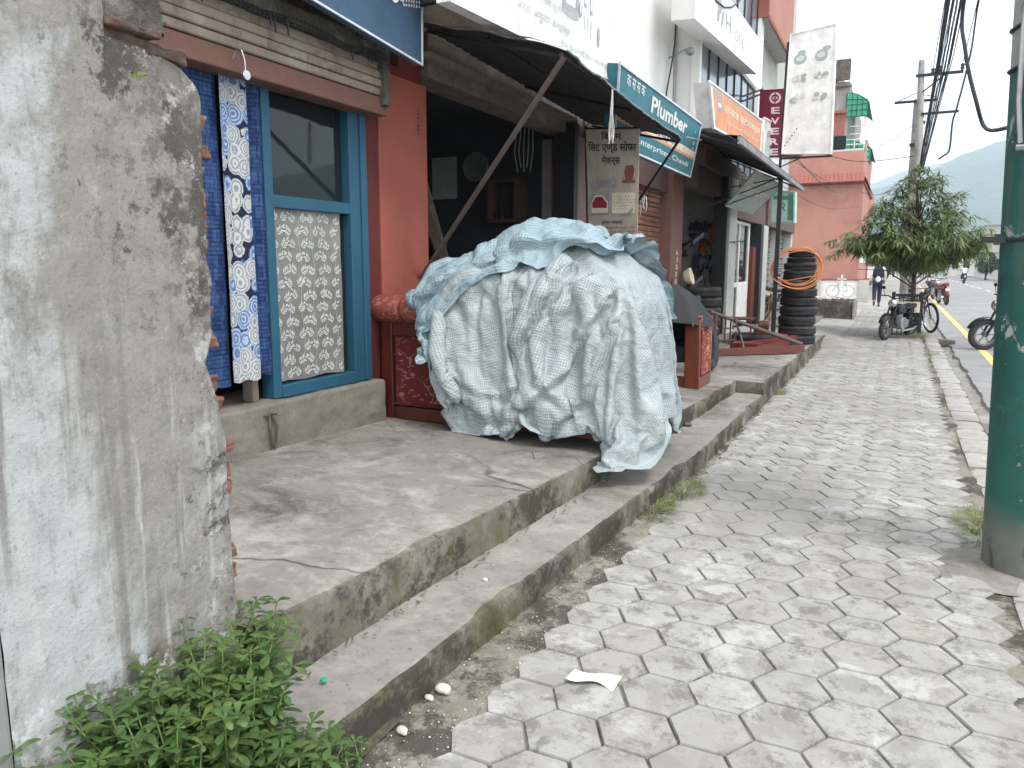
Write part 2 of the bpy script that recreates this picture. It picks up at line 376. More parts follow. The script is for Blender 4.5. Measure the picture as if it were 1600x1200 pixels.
# ================================================================ GROUND AND ROAD
ZR = -.10
mb = MB(); mb.add([(-3000,-60,-.2),(3000,-60,-.2),(3000,9000,-.2),(-3000,9000,-.2)], [(0,1,2,3)])
struct_(mb.build('ground', M_GROUND))
mb = MB()
def asph_edge(y): return 1.02+.05*nz3(y*1.3, 2)+.03*nz3(y*5, 7)
ys = [-6+.12*i for i in range(380)]+[40+8*i for i in range(80)]
for i in range(len(ys)-1):
    a, b = ys[i], ys[i+1]; x0, x1 = asph_edge(a), asph_edge(b)
    mb.add([(x0,a,ZR),(8.8,a,ZR),(8.8,b,ZR),(x1,b,ZR),(x0-.03,a,ZR-.09),(x1-.03,b,ZR-.09)], [(0,1,2,3),(4,0,3,5)])
struct_(mb.build('road', M_ASPH))
mb = MB()
for i in range(len(ys)-1):
    a, b = ys[i], ys[i+1]; ja, jb = .008*nz3(a*4, 1), .008*nz3(b*4, 1)
    mb.add([(1.435+ja,a,ZR+.004),(1.565-ja,a,ZR+.004),(1.565-jb,b,ZR+.004),(1.435+jb,b,ZR+.004)], [(0,1,2,3)])
struct_(mb.build('road_edge_line', M_YELLOW))
mb = MB()
for y in range(-4, 600, 6): mb.add([(5.1,y,ZR+.004),(5.22,y,ZR+.004),(5.22,y+3,ZR+.004),(5.1,y+3,ZR+.004)], [(0,1,2,3)])
struct_(mb.build('road_centre_line', M_WHITELINE))
mb = MB(); mb.grid(lambda u, v: (.60+u*.46, -6+v*50, -.155+.022*nz3(u*1.5+3, v*170)+.02*nz3(u*9, v*420)+.03*abs(u-.5)), 8, 420)
struct_(mb.build('gutter', M_GUTTER, smooth='all'))
mb = MB(); mb.box(8.8, 11, -6, 600, -.19, .05); struct_(mb.build('far_pavement', M_KERB))
# kerb stones: one run of cut blocks
mb = MB(); y = -1.0; k = 0
while y < 60:
    L = .46+.1*rnd.random(); t = (rnd.random()-.5)*.02; dz = (rnd.random()-.5)*.016; gp = .012
    x0 = .565+t; x1 = .80+t
    if 5.0 < y < 5.5: x0 += .03
    n = 5
    def kf(u, v, x0=x0, x1=x1, y=y, L=L, dz=dz): return (lerp(x0, x1, u)+.006*nz3(y*9+v*3, u*3), y+v*(L-gp), .008+dz+.006*nz3(u*5+y*3, v*7)-.012*(1 if u in (0,1) else 0)-.01*(1 if v in (0,1) else 0))
    mb.grid(kf, n, 6)
    mb.add([(x0,y,-.2),(x1,y,-.2),(x1,y+L-gp,-.2),(x0,y+L-gp,-.2),(x0,y,dz),(x1,y,dz),(x1,y+L-gp,dz),(x0,y+L-gp,dz)], [(0,1,5,4),(1,2,6,5),(2,3,7,6),(3,0,4,7)])
    y += L; k += 1
struct_(mb.build('kerb', M_KERB, smooth=True))
# step / platform edge lines in plan
def xr(y): return interp(y, [(-3,-1.80),(1.7,-1.71),(4.5,-1.585),(8.35,-1.47)])
def xs(y): return interp(y, [(-3,-1.45),(1.8,-1.385),(4.2,-1.285),(5.4,-1.20),(8.35,-1.185),(16,-1.175)])
def zp(y): return interp(y, [(0,.40),(1.7,.37),(3,.335),(4.5,.30),(8.3,.265),(12,.215),(16,.18)])
ZS = .14
# bedding under the pavement and the gritty mortar strip along the step
mb = MB(); mb.grid(lambda u, v: (lerp(-2.6, .60, u), -3+v*40, -.0095+.003*nz3(u*40, v*200)), 30, 300)
struct_(mb.build('pavement_bed', M_MORTAR, smooth='all'))
def strip_edge(y): return -1.20+.0*y
mb = MB()
def mort(u, v):
    y = 1.2+v*15.2; x = lerp(xs(y)-.05, -1.14+.02*nz3(y*3, 4), u)
    return (x, y, .006-.020*max(0, u-.8)/.2+.010*nz3(x*14, y*14)+.007*nz3(x*40, y*40))
mb.grid(mort, 10, 520); struct_(mb.build('mortar_strip', M_MORTAR, smooth='all'))
mb = MB(); mb.grid(lambda u, v: (lerp(.44, .60, u), -1+v*31, -.006+.008*nz3(u*4, v*190)+.006*nz3(u*9, v*700)), 5, 700); struct_(mb.build('kerb_mortar', M_MORTAR, smooth='all'))
# hexagonal pavers, each a real bevelled tile
mb = MB(); mb.tint = []
a = .139
rr = random.Random(3)
ci = -1
for ci in range(-1, 9):
    cx = -1.07+ci*.2075
    for ri in range(-8, 120):
        cy = 1.975+ri*.2395+(.118 if ci % 2 else 0)
        if cy > 29.5: continue
        if cx < -1.15 and (rr.random() < .6 or cy < 6.2): continue
        if cx > .50: continue
        if cy < 1.2 and cx < -1.2: continue
        r0 = a-.0028-.0022*rr.random(); tx, ty = (rr.random()-.5)*.020, (rr.random()-.5)*.020; dz = (rr.random()-.5)*.005+.004*nz3(cx, cy)
        if cy > 8 and cx < -1.1: continue
        pts = []
        wob = [1+.03*(rr.random()-.5) for _ in range(6)]
        for q in range(6):
            an = q*math.pi/3; pts.append((math.cos(an)*r0*wob[q], math.sin(an)*r0*wob[q]))
        def sub(P, s, z, chip=0):
            out = []
            for q in range(6):
                p, p2 = P[q], P[(q+1) % 6]
                for t in (0, .33, .67):
                    x, y = lerp(p[0], p2[0], t)*s, lerp(p[1], p2[1], t)*s
                    c = 1-.018*abs(nz3((x+cx)*23, (y+cy)*23, 3))*chip
                    out.append((cx+x*c, cy+y*c, z+dz+x*tx+y*ty))
            return out
        rings = [sub(pts, 1, -.03, 1), sub(pts, .995, -.005, 1.6), sub(pts, .968, .0008, 1.2), sub(pts, .6, .0028)]
        vs = [p for r_ in rings for p in r_]; n = 18; fs = []
        for k in range(3):
            for j in range(n): fs.append((k*n+j, k*n+(j+1) % n, (k+1)*n+(j+1) % n, (k+1)*n+j))
        fs.append(tuple(3*n+j for j in range(n)))
        right = max(p[0] for p in rings[0])
        if right > .56:
            vs = [(min(p[0], .556), p[1], p[2]) for p in vs]
        mb.add(vs, fs); mb.tint += [rr.random()]*len(fs)
struct_(mb.build('pavement', M_PAVER, smooth=True))
mb = MB(); mb.grid(lambda u, v: (lerp(-1.9, .56, u), 29+v*240, -.004+.004*nz3(u*9, v*900)), 6, 60)
struct_(mb.build('pavement_far', M_KERB))
# forecourt beyond the platform end
mb = MB()
def fc(u, v):
    y = 15.4+v*26; x = lerp(-6, interp(y, [(15.4,-1.16),(18,-1.0),(22,-.95),(41,-1.3)]), u)
    e = 1-min(1, max(0, (u-.86)/.14))
    return (x, y, (.16*max(0, 1-v*5)+.02)*e*1.0+.008+.012*nz3(x*2, y*2)*e)
mb.grid(fc, 24, 90); struct_(mb.build('forecourt', M_KERB, smooth='all'))
# step and platform with worn edges
def blocky(y0, y1, fin, fout, ztop, zbot, name, mats, dy=.04, wear=.012, slope=0):
    mb = MB(); n = int((y1-y0)/dy); rows = []
    for i in range(n+1):
        y = y0+(y1-y0)*i/n; xo = fout(y)+.010*nz3(y*2.3, 5)+.007*nz3(y*9, 6); xi = fin(y); zt = ztop(y)
        wr = wear*(1+1.6*max(0, nz3(y*5, 3))+2.5*max(0, nz3(y*1.7, 8)-.25)*2)
        rw = []
        m_ = 14
        for j in range(m_):
            t = j/(m_-1); x = lerp(xi, xo-wr*1.3, 1-(1-t)**1.6)
            rw.append((x, y, zt+slope*(xo-x)+.006*nz3(x*3, y*3, 1)+.003*nz3(x*15, y*15, 2)-.004*t*t))
        rw.append((xo-wr*.35, y, zt-wr*.35)); rw.append((xo, y, zt-wr*1.2-.004))
        for t in (.25, .5, .75, 1):
            z = lerp(zt-wr*1.2, zbot, t); rw.append((xo+.008*nz3(y*7, z*16, 4)+.006*nz3(y*22, z*30, 9)-.004, y, z))
        rows.append(rw)
    L = len(rows[0]); k = 0
    for rw in rows: mb.v += [Vector(p) for p in rw]
    for i in range(n):
        for j in range(L-1):
            q = i*L+j; mb.f.append([q, q+1, q+L+1, q+L]); mb.m.append(0 if j < m_-1 else 1)
    for i in (0, n):
        idx = [i*L+j for j in range(L)]; kk = len(mb.v); mb.v += [Vector((rows[i][0][0], rows[i][0][1], zbot))]
        mb.f.append((idx+[kk]) if i else (idx+[kk])[::-1]); mb.m.append(1)
    return struct_(mb.build(name, mats, smooth=True))
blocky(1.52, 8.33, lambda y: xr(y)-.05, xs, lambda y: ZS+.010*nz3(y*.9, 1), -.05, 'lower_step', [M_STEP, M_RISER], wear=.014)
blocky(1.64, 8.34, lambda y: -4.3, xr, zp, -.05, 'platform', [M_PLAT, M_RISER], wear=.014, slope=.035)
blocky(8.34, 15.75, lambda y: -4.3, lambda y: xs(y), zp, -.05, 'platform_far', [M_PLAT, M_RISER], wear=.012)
mb = MB(); mb.box(-4.35, -2.07, -3, 1.66, -.05, .36); struct_(mb.build('platform_near', M_PLAT))
mb = MB(); mb.box(-4.35, -1.8, 15.7, 25, -.05, .10); struct_(mb.build('platform_end', M_PLAT))
mb = MB(); mb.grid(lambda u, v: (-2.9+u*1.55, -.6+v*2.5, .02+.05*nz3(u*4, v*6)+.05*(1-u)), 20, 30); struct_(mb.build('soil_bank', M_SOIL, smooth='all'))
# rough concrete lump where the driveway meets the pavement
mb = MB()
def lump(u, v):
    x = -1.28+u*.62; y = 14.9+v*1.7; h = .13*max(0, 1-((u-.25)/.8)**2)*max(0, 1-(2*v-1)**4)
    return (x, y, h*(1+.3*nz3(x*6, y*6))+.0)
mb.grid(lump, 16, 24); struct_(mb.build('driveway_lump', M_STEP, smooth='all'))
HAZE = .00033
# ================================================================ sign helpers
_tc = {}
def text_shape(s, bold=0.0):
    key = (s, bold)
    if key in _tc: return _tc[key]
    c = bpy.data.curves.new('lettering', 'FONT'); c.body = s; c.size = 1; c.offset = bold; c.resolution_u = 3
    o = bpy.data.objects.new('lettering', c); C.objects.link(o); bpy.context.view_layer.update()
    me = o.to_mesh(); vs = [(v.co.x, v.co.y) for v in me.vertices]; fs = [tuple(p.vertices) for p in me.polygons]
    o.to_mesh_clear(); bpy.data.objects.remove(o); bpy.data.curves.remove(c)
    x0, x1 = min(v[0] for v in vs), max(v[0] for v in vs); y0, y1 = min(v[1] for v in vs), max(v[1] for v in vs)
    vs = [((a-x0)/(x1-x0), (b-y0)/(y1-y0)) for a, b in vs]; _tc[key] = (vs, fs); return _tc[key]
def qn(Q):
    return ((Q[1]-Q[0]).cross(Q[3]-Q[0])).normalized()
def qat(Q, u, v, off=0.0):
    return (Q[0]*(1-u)*(1-v)+Q[1]*u*(1-v)+Q[2]*u*v+Q[3]*(1-u)*v)+qn(Q)*off
def qtext(Q, lines, mat, parent, name='lettering', off=.004):
    mb = MB()
    for (s, u0, v0, u1, v1, bold) in lines:
        vs, fs = text_shape(s, bold); mb.add([qat(Q, lerp(u0, u1, a), lerp(v0, v1, b), off) for a, b in vs], fs)
    return mb.build(name, mat, parent)
def qshape(Q, polys, mats, parent, name='picture', off=.003):
    mb = MB(); k = 0
    for i, (m, poly) in enumerate(polys): mb.add([qat(Q, a, b, off+.0004*i) for a, b in poly], [tuple(range(len(poly)))], m)
    return mb.build(name, mats, parent)
def rect(u0, v0, u1, v1): return [(u0,v0),(u1,v0),(u1,v1),(u0,v1)]
def ell(u, v, a, b, n=20, a0=0, a1=2*math.pi): return [(u+a*math.cos(lerp(a0, a1, i/n)), v+b*math.sin(lerp(a0, a1, i/n))) for i in range(n)]
def board(name, label, cat, corners, thick, face, frm, bar=.02, group=None):
    Q = [Vector(c) for c in corners]; n = qn(Q)
    t = thing(name, label, cat, tuple(Q[0]), group)
    mb = MB(); mb.add([q for q in Q]+[q-n*thick for q in Q], [(0,1,2,3),(7,6,5,4),(0,4,5,1),(1,5,6,2),(2,6,7,3),(3,7,4,0)])
    mb.build('panel', face, t)
    if bar:
        mb = MB()
        for i in range(4):
            a, b = Q[i]+n*.002, Q[(i+1) % 4]+n*.002; d = (b-a).normalized()*bar*.5
            mb.tube([a-d, b+d], bar*.7, 4)
        mb.build('frame', frm, t, bevel=0)
    return t, Q
def mk(name, col, rough=.55): return plain(name, col, rough, 0, .30, 5, .08)
MK_NAVY = mk('navy sign face', (.045,.095,.165)); MK_WHITE = mk('white sign face', (.78,.78,.77)); MK_TEAL = mk('teal sign face', (.05,.20,.25))
MK_TEALLT = mk('light teal print', (.22,.38,.42)); MK_ORANGE = mk('orange sign face', (.74,.33,.19)); MK_INK = mk('dark ink', (.04,.04,.06))
MK_INKBLUE = mk('blue grey ink', (.22,.26,.38)); MK_GREYINK = mk('grey ink', (.36,.38,.38)); MK_PALEINK = mk('faded ink', (.62,.62,.60))
MK_BANNER = mk('banner cloth', (.50,.44,.37), .8); MK_CREAM = mk('cream print', (.80,.72,.55)); MK_REDP = mk('red print', (.30,.03,.05)); MK_MAROON = mk('maroon sign face', (.20,.018,.05))
MK_MINT = mk('mint print', (.50,.66,.62)); MK_GREENP = mk('green print', (.08,.30,.18)); MK_FOODG = mk('grey green print', (.34,.42,.40)); MK_LAV = mk('sign frame light', (.62,.66,.72))
MK_PINKT = mk('pale pink lettering', (.80,.62,.68)); MK_BANTXT = mk('rust lettering', (.25,.10,.06))
# ================================================================ PLASTERED WALL at the near left
wt = thing('plastered_wall', 'tall weathered grey plastered wall end with broken brick edge, nearest on the left', 'wall', (-1.9, 1.3, 0))
edge = [(-.2,1.66),(.37,1.65),(.5,1.635),(.74,1.64),(.95,1.635),(1.10,1.605),(1.2,1.572),(1.27,1.60),(1.45,1.61),(1.62,1.603),(1.77,1.607),(1.93,1.618),(1.985,1.60),(2.02,1.55),(2.04,1.46)]
def wedge(z): return interp(z, edge)+.03+.008*nz3(z*13, 1)+.006*nz3(z*37, 5)
def wallrough(y, z): return -1.785+.012*nz3(y*3, z*2)+.004*nz3(y*13, z*13)+.006*max(0, nz3(y*8, z*8, 3))
def wallf(u, v):
    z = -.15+v*2.19; e = wedge(z); y = lerp(.955, e, u)
    bev = max(0, 1-(e-y)/.03); rough = .012*nz3(y*3, z*2)+.004*nz3(y*13, z*13)+.006*max(0, nz3(y*8, z*8, 3))
    return (-1.785+rough-.035*bev*bev-(.01*max(0, (z-1.95)/.09) if y > 1.335 else 0), y, z)
mb = MB(); mb.grid(wallf, 90, 240)
k0 = len(mb.v)
for j in range(241):          # the broken side of the render coat
    z = -.15+j/240*2.19; e = wedge(z); mb.v.append(Vector((-1.84+.01*nz3(z*20, 9), e-.004+.006*nz3(z*30, 3), z)))
for j in range(240):
    a0 = j*91+90; mb.f.append([a0, k0+j, k0+j+1, a0+91]); mb.m.append(0)
mb.build('plaster_coat', M_WALL, wt, smooth='all')
mb = MB()                    # masonry core, brick courses showing at the broken edge
rb = random.Random(11); z = -.12
while z < 2.0:
    h = .055; e = interp(z+.03, edge)+.03
    out = (.026 if .45 < z < 1.9 else .0)+.038*(rb.random()-.45)
    n0 = len(mb.v); mb.box(-1.965+.01*rb.random(), -1.822-.010*rb.random(), 1.2, e+out, z, z+h*rb.uniform(.8, 1.1)); mb.box(-2.06, -1.97, 1.2, e+out-.01-.02*rb.random(), z, z+h)
    for i_ in range(n0, len(mb.v)): mb.v[i_] += Vector((rb.uniform(-.008,.008), rb.uniform(-.014,.014), rb.uniform(-.007,.007)))
    z += .068
bk = mb.build('brick_core', M_BRICK, wt, bevel=.006)
d_ = bk.modifiers.new('cut', 'SUBSURF'); d_.subdivision_type = 'SIMPLE'; d_.levels = d_.render_levels = 3; tb_ = bpy.data.textures.new('chips', 'CLOUDS'); tb_.noise_scale = .03; d_ = bk.modifiers.new('chips', 'DISPLACE'); d_.texture = tb_; d_.strength = .016; d_.mid_level = .5; d_.texture_coords = 'LOCAL'
mb = MB(); mb.box(-2.05, -1.84, .955, 1.56, -.15, 2.0); mb.box(-2.05, -1.80, .955, 1.335, 2.0, 2.9); mb.build('masonry', M_DARKCON, wt)
mb = MB()
mb.grid(lambda u, v: (wallrough(.955+u*.38, 2.035+v*.85), .955+u*.38, 2.035+v*.85), 30, 60); mb.build('upper_coat', M_WALL, wt, smooth='all')
mb = MB()
def lfn(a0, a1, b0, b1, c0, c1, s):
    g = MB(); g.box(a0, a1, b0, b1, c0, c1); return g
mb.box(-2.02, -1.80, 1.34, 1.595, 2.025, 2.062); mb.box(-2.02, -1.775, 1.34, 1.50, 2.066, 2.085); lg = mb.build('brick_ledge', plain('mossy brown brick', (.13,.082,.065), .95, 0, .9, 7, .5), wt, bevel=.005)
d_ = lg.modifiers.new('cut', 'SUBSURF'); d_.subdivision_type = 'SIMPLE'; d_.levels = d_.render_levels = 5; tb_ = bpy.data.textures.new('worn_ledge', 'CLOUDS'); tb_.noise_scale = .06; d_ = lg.modifiers.new('worn', 'DISPLACE'); d_.texture = tb_; d_.strength = .03; d_.mid_level = .5; d_.texture_coords = 'LOCAL'
mb = MB()
mb.grid(lambda u, v: (-1.80+.02*nz3(u*3, v*5, 7)-.05*abs(2*u-1)**6, 1.338+u*.215+.012*nz3(v*7, 2, u), 2.09+v*.7), 24, 60)
mb.grid(lambda u, v: (-1.85-u*.16, 1.545+.012*nz3(v*7, 2, 1)+.006*nz3(v*30, u*9), 2.09+v*.7), 10, 60)
mb.box(-2.0, -1.86, 1.36, 1.53, 2.088, 2.79); mb.build('concrete_bracket', M_DARKCON, wt, smooth=True)
mb = MB(); mb.box(-2.05, -1.775, .55, .952, -.15, 2.9); tag(mb.build('concrete_post', M_GREYWALL, bevel=.01), 'grey concrete post standing against the left end of the plastered wall', 'post')
# ================================================================ SHOP A : curtained doorway and blue window
XF = -3.4
shA = thing('shop_building', 'shop front with blue framed window, red pillar and rolled up rusty shutter', 'building', (-3.4, 3.6, .3))
mb = MB(); mb.box(-3.85, -3.30, 1.7, 4.56, .30, .665); pl = mb.build('plinth', M_LEDGE, shA, bevel=.02, segs=3)
m_ = pl.modifiers.new('d', 'SUBSURF'); m_.subdivision_type = 'SIMPLE'; m_.levels = m_.render_levels = 5
tx = bpy.data.textures.new('worn', 'CLOUDS'); tx.noise_scale = .18; dm = pl.modifiers.new('worn', 'DISPLACE'); dm.texture = tx; dm.strength = .03; dm.mid_level = .5; dm.texture_coords = 'LOCAL'
mb = MB(); mb.box(-9, -3.42, 1.6, 1.8, .3, 3.2); mb.box(-3.95, -3.45, 1.7, 2.75, .66, 3.2); mb.box(-3.7, -3.42, 2.2, 4.5, 2.86, 3.25); mb.box(-9, -3.36, 1.6, 5.31, 3.25, 3.45); mb.box(-4.2, -3.36, 1.6, 5.31, 3.45, 6.5)
mb.box(-7.1, -7.0, 1.8, 5.2, .3, 3.25); mb.box(-7, -3.5, 4.95, 5.1, .3, 3.25); mb.build('wall', M_LINTEL, shA)
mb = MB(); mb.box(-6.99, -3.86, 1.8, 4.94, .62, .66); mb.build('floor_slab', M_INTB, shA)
# blue window frame, transom, jambs
wf = MB()
wf.box(-3.47, -3.37, 3.505, 3.575, .67, 2.72); wf.box(-3.47, -3.36, 3.575, 4.30, .668, .745); wf.box(-3.46, -3.375, 3.575, 4.30, 1.825, 1.90)
wf.box(-3.47, -3.37, 4.30, 4.41, .669, 2.72); wf.box(-3.45, -3.355, 4.41, 4.475, .672, 2.70); wf.box(-3.46, -3.38, 3.575, 4.30, 2.64, 2.71)
wfo = wf.build('window_frame', M_BLUEPAINT, shA, bevel=.006)
mb = MB(); mb.box(-3.44, -3.435, 3.58, 4.295, 1.905, 2.635); mb.build('pane', M_GLASSDK, wfo)
mb = MB(); mb.box(-3.44, -3.434, 3.58, 4.295, .75, 1.82); mb.build('pane', M_GLASSDK, wfo)
mb = MB(); mb.box(-3.56, -3.42, 4.478, 4.685, .64, 2.78); mb.build('jamb_board', M_MAROON, shA, bevel=.004)
mb = MB(); mb.box(-3.75, -3.40, 4.69, 5.325, .30, 2.86); cl = mb.build('pillar', M_RED, shA, bevel=.012, segs=3)
mb = MB(); mb.box(-3.72, -3.41, 4.70, 4.98, 2.863, 2.93); mb.box(-3.72, -3.42, 4.985, 5.29, 2.864, 3.247); mb.build('pillar_head', M_MAROON, shA, bevel=.01)
def m_num():
    return MK_INK
mb = MB(); rq = random.Random(5)
for k in range(7): mb.box(-3.3985, -3.397, 5.19, 5.20+.02*rq.random(), 2.48+k*.03, 2.487+k*.03+.012*rq.random())
mb.build('stencil_mark', MK_INK, cl)
# wooden stub under the curtain
mb = MB(); mb.box(-3.50, -3.42, 3.375, 3.425, .667, .86); mb.build('door_stop', M_WOODLT, shA, bevel=.004)
# rolled shutter rails
sb = MB(); sb.box(-3.40, -3.24, 2.2, 4.57, 2.50, 2.615); M_RUSTRAIL = flat_paint('rust brown rail', (.17,.088,.066), .75, (.30,.25,.22), .9)
sbo = sb.build('shutter_box', M_RUSTRAIL, shA, bevel=.008)
M_SLATRAIL = Mat('dusty beige slat', (.25,.205,.165), .85).lay((.10,.06,.045), 4, .50, .64, .8, (1,1,.5)).lay((.36,.32,.27), 7, .52, .66, .6, loc=(3,3,3)).lay((.05,.035,.03), 22, .60, .68, .8).done()
mb = MB()
for k, (z0, z1, dx) in enumerate([(2.622,2.672,.0),(2.676,2.728,.008),(2.732,2.785,.0),(2.79,2.85,-.02)]): mb.box(-3.40, -3.235+dx, 2.2, 4.56, z0, z1)
mb.build('rolled_slats', M_SLATRAIL, sbo, bevel=.012, segs=3)
mb = MB(); mb.box(-3.41, -3.20, 2.2, 4.57, 2.857, 2.95); mb.box(-3.30, -3.20, 4.49, 4.56, 2.56, 2.86); mb.build('guide_channel', M_DARKCON, sbo, bevel=.008)
mb = MB(); y = 2.3
while y < 4.5:
    z = 2.865+.012*math.sin(y*9)-.02*nz3(y*3, 2)
    for s in (0, 1): mb.tube([(-3.195, y+.018*math.cos(q/8*6.283), z-.03*s+.009*math.sin(q/8*6.283)) for q in range(8)], .004, 5, closed=True)
    if rnd.random() < .12: mb.tube([(-3.195, y, z), (-3.19, y+.004, z-.06-.05*rnd.random())], .006, 5)
    y += .034
mb.build('drive_chain', M_DSTEEL, sbo)
# iron hasp fixed in the plinth
hp = MB(); hp.tube([(-3.292,3.33,.60),(-3.28,3.37,.612),(-3.28,3.42,.60)], .007, 6)
hp.tube([(-3.285,3.365,.60),(-3.27,3.35,.53),(-3.272,3.365,.43),(-3.275,3.385,.40)], .008, 6); hp.tube([(-3.285,3.385,.60),(-3.27,3.41,.53),(-3.272,3.40,.44),(-3.275,3.387,.40)], .008, 6)
tag(hp.build('iron_hasp', M_STEEL), 'rusty looped iron hasp fixed on the grey plinth below the blue curtain', 'hasp')
# hook with round tag hanging from the shutter rail
hk = MB(); hk.tube([(-3.23,3.17,2.56),(-3.20,3.168,2.60),(-3.17,3.175,2.60),(-3.165,3.19,2.55),(-3.17,3.195,2.50)], .005, 6)
hk.lathe([(0,0),(.024,0),(.026,.004),(.024,.008),(0,.008)], 16, Matrix.Translation((-3.168,3.197,2.478)) @ Matrix.Rotation(R(90), 4, 'Y'))
tag(hk.build('hook', M_CHROME, smooth=True), 'silver hook with a round disc hanging from the shutter rail over the rose curtain', 'hook')
# ---------------------------------------------------------------- curtains
def m_weave():
    m = Mat('blue weave cloth', (.012,.045,.19), .8)
    z = m.mapped((1,1,1)); 
    q = m.n('TexBrick'); q.inputs['Scale'].default_value = 1; q.offset = .5; q.inputs['Mortar Size'].default_value = .004; q.inputs['Brick Width'].default_value = .062; q.inputs['Row Height'].default_value = .024; q.inputs['Bias'].default_value = 0
    q.inputs['Color1'].default_value = (.010,.034,.125,1); q.inputs['Color2'].default_value = (.032,.085,.23,1); q.inputs['Mortar'].default_value = (.006,.012,.05,1)
    uv = m.n('UVMap'); m.L(uv.outputs[0], q.inputs['Vector']); m.c = q.outputs['Color']
    q2 = m.n('TexBrick'); q2.offset = .3; q2.inputs['Mortar Size'].default_value = .003; q2.inputs['Brick Width'].default_value = .036; q2.inputs['Row Height'].default_value = .07; q2.inputs['Scale'].default_value = 1
    q2.inputs['Color1'].default_value = (.004,.014,.07,1); q2.inputs['Color2'].default_value = (.06,.13,.28,1); q2.inputs['Mortar'].default_value = (.006,.012,.05,1)
    m.L(uv.outputs[0], q2.inputs['Vector']); m.mix(.42, q2.outputs['Color']); return m.done()
M_WEAVE = m_weave()
def m_rose():
    m = Mat('rose print cloth', (.015,.02,.07), .8)
    def uvv(sc):
        q = m.n('TexVoronoi'); q.feature = 'F1'; q.inputs['Scale'].default_value = sc; q.inputs['Randomness'].default_value = .55
        u = m.n('UVMap'); m.L(u.outputs[0], q.inputs['Vector']); return q
    v = uvv(10.5); d = v.outputs['Distance']; sep = m.n('SeparateColor'); m.L(v.outputs['Color'], sep.inputs[0])
    blue = m.math('GREATER_THAN', sep.outputs[0], .62)
    w_ = m.n('TexNoise'); w_.inputs['Scale'].default_value = 55; u = m.n('UVMap'); m.L(u.outputs[0], w_.inputs['Vector'])
    dd = m.math('ADD', d, m.math('MULTIPLY', m.math('SUBTRACT', w_.outputs[0], .5), .16))
    ring = m.mr(m.math('SINE', m.math('MULTIPLY', dd, 34)), -.3, .5)
    base = m.mix(blue, (.10,.17,.34), m.rgb((.50,.51,.50))); line = m.mix(blue, (.36,.43,.54), m.rgb((.24,.26,.30)))
    rose = m.mix(ring, line, base); inside = m.mr(dd, .68, .72, 1, 0)
    m.c = m.mix(inside, rose, m.rgb((.01,.014,.045))); return m.done()
M_ROSE = m_rose()
def curtain_piece(y0, y1, z0, z1, xb, amp, freq, seed, mat, name, parent, flare=0):
    mb = MB(); nu, nv = 40, 90; mb.uv = []
    for j in range(nv+1):
        for i in range(nu+1):
            u, v = i/nu, j/nv; z = lerp(z0, z1, v)+.006*math.sin(u*11+seed)*(1-v); y = lerp(y0-flare*(1-v), y1+flare*.6*(1-v), u)
            x = xb+amp*(math.sin(u*freq+seed+.5*nz3(z*.8, seed))+.35*math.sin(u*freq*2.3+seed))+.008*nz3(u*3, z*2.5, seed)+.004*nz3(u*9, z*9, seed)
            mb.v.append(Vector((x, y, z))); mb.uv.append((u*(y1-y0)*1.25+seed, z))
    for j in range(nv):
        for i in range(nu):
            a_ = j*(nu+1)+i; mb.f.append([a_, a_+1, a_+nu+2, a_+nu+1]); mb.m.append(0)
    return mb.build(name, mat, parent, smooth='all')
ct = thing('door_curtain', 'blue woven door curtain with a rose print strip hanging in the left doorway', 'curtain', (-3.42, 3.2, .82))
curtain_piece(2.72, 3.19, .80, 2.60, -3.385, .012, 9, 1.0, M_WEAVE, 'side_panel', ct, .0)
curtain_piece(3.175, 3.375, .815, 2.59, -3.355, .008, 7, 2.0, M_ROSE, 'rose_panel', ct, .01)
curtain_piece(3.36, 3.525, .83, 2.58, -3.375, .014, 8, 3.3, M_WEAVE, 'side_panel', ct, .012)
# ---------------------------------------------------------------- lace curtain
M_LACE = Mat('lace net', (.20,.20,.19), .9).lay((.26,.26,.245), 4, .45, .6, .8)
M_LACE.L(M_LACE.math('ADD', M_LACE.math('MULTIPLY', M_LACE.math('GREATER_THAN', M_LACE.xyz()[2], 1.60), .12), .82), M_LACE.b.inputs['Alpha']); M_LACE = M_LACE.done()
M_LACELEAF = plain('lace leaf embroidery', (.54,.54,.52), .85, 0, .1)
lc = curtain_piece(3.578, 4.215, .76, 1.835, -3.405, .004, 14, .5, M_LACE, 'lace_curtain', None)
tag(lc, 'white leaf patterned lace curtain covering the lower half of the blue window', 'curtain')
mb = MB(); rq = random.Random(14)
def lx(y, z): u = (y-3.578)/.637; return -3.405+.004*(math.sin(u*14+.5+.5*nz3(z*.8, .5))+.35*math.sin(u*14*2.3+.5))+.008*nz3(u*3, z*2.5, .5)+.004*nz3(u*9, z*9, .5)+.003
def lleaf(y, z, an, L_, W_):
    ps = []
    for (t, w_) in [(0,0),(.3,.8),(.6,1),(.85,.65),(1,0),(.85,-.65),(.6,-1),(.3,-.8)]: yy, zz = y+math.cos(an)*L_*t-math.sin(an)*W_*.5*w_, z+math.sin(an)*L_*t+math.cos(an)*W_*.5*w_; ps.append((lx(yy, zz), yy, zz))
    mb.add(ps, [tuple(range(8))])
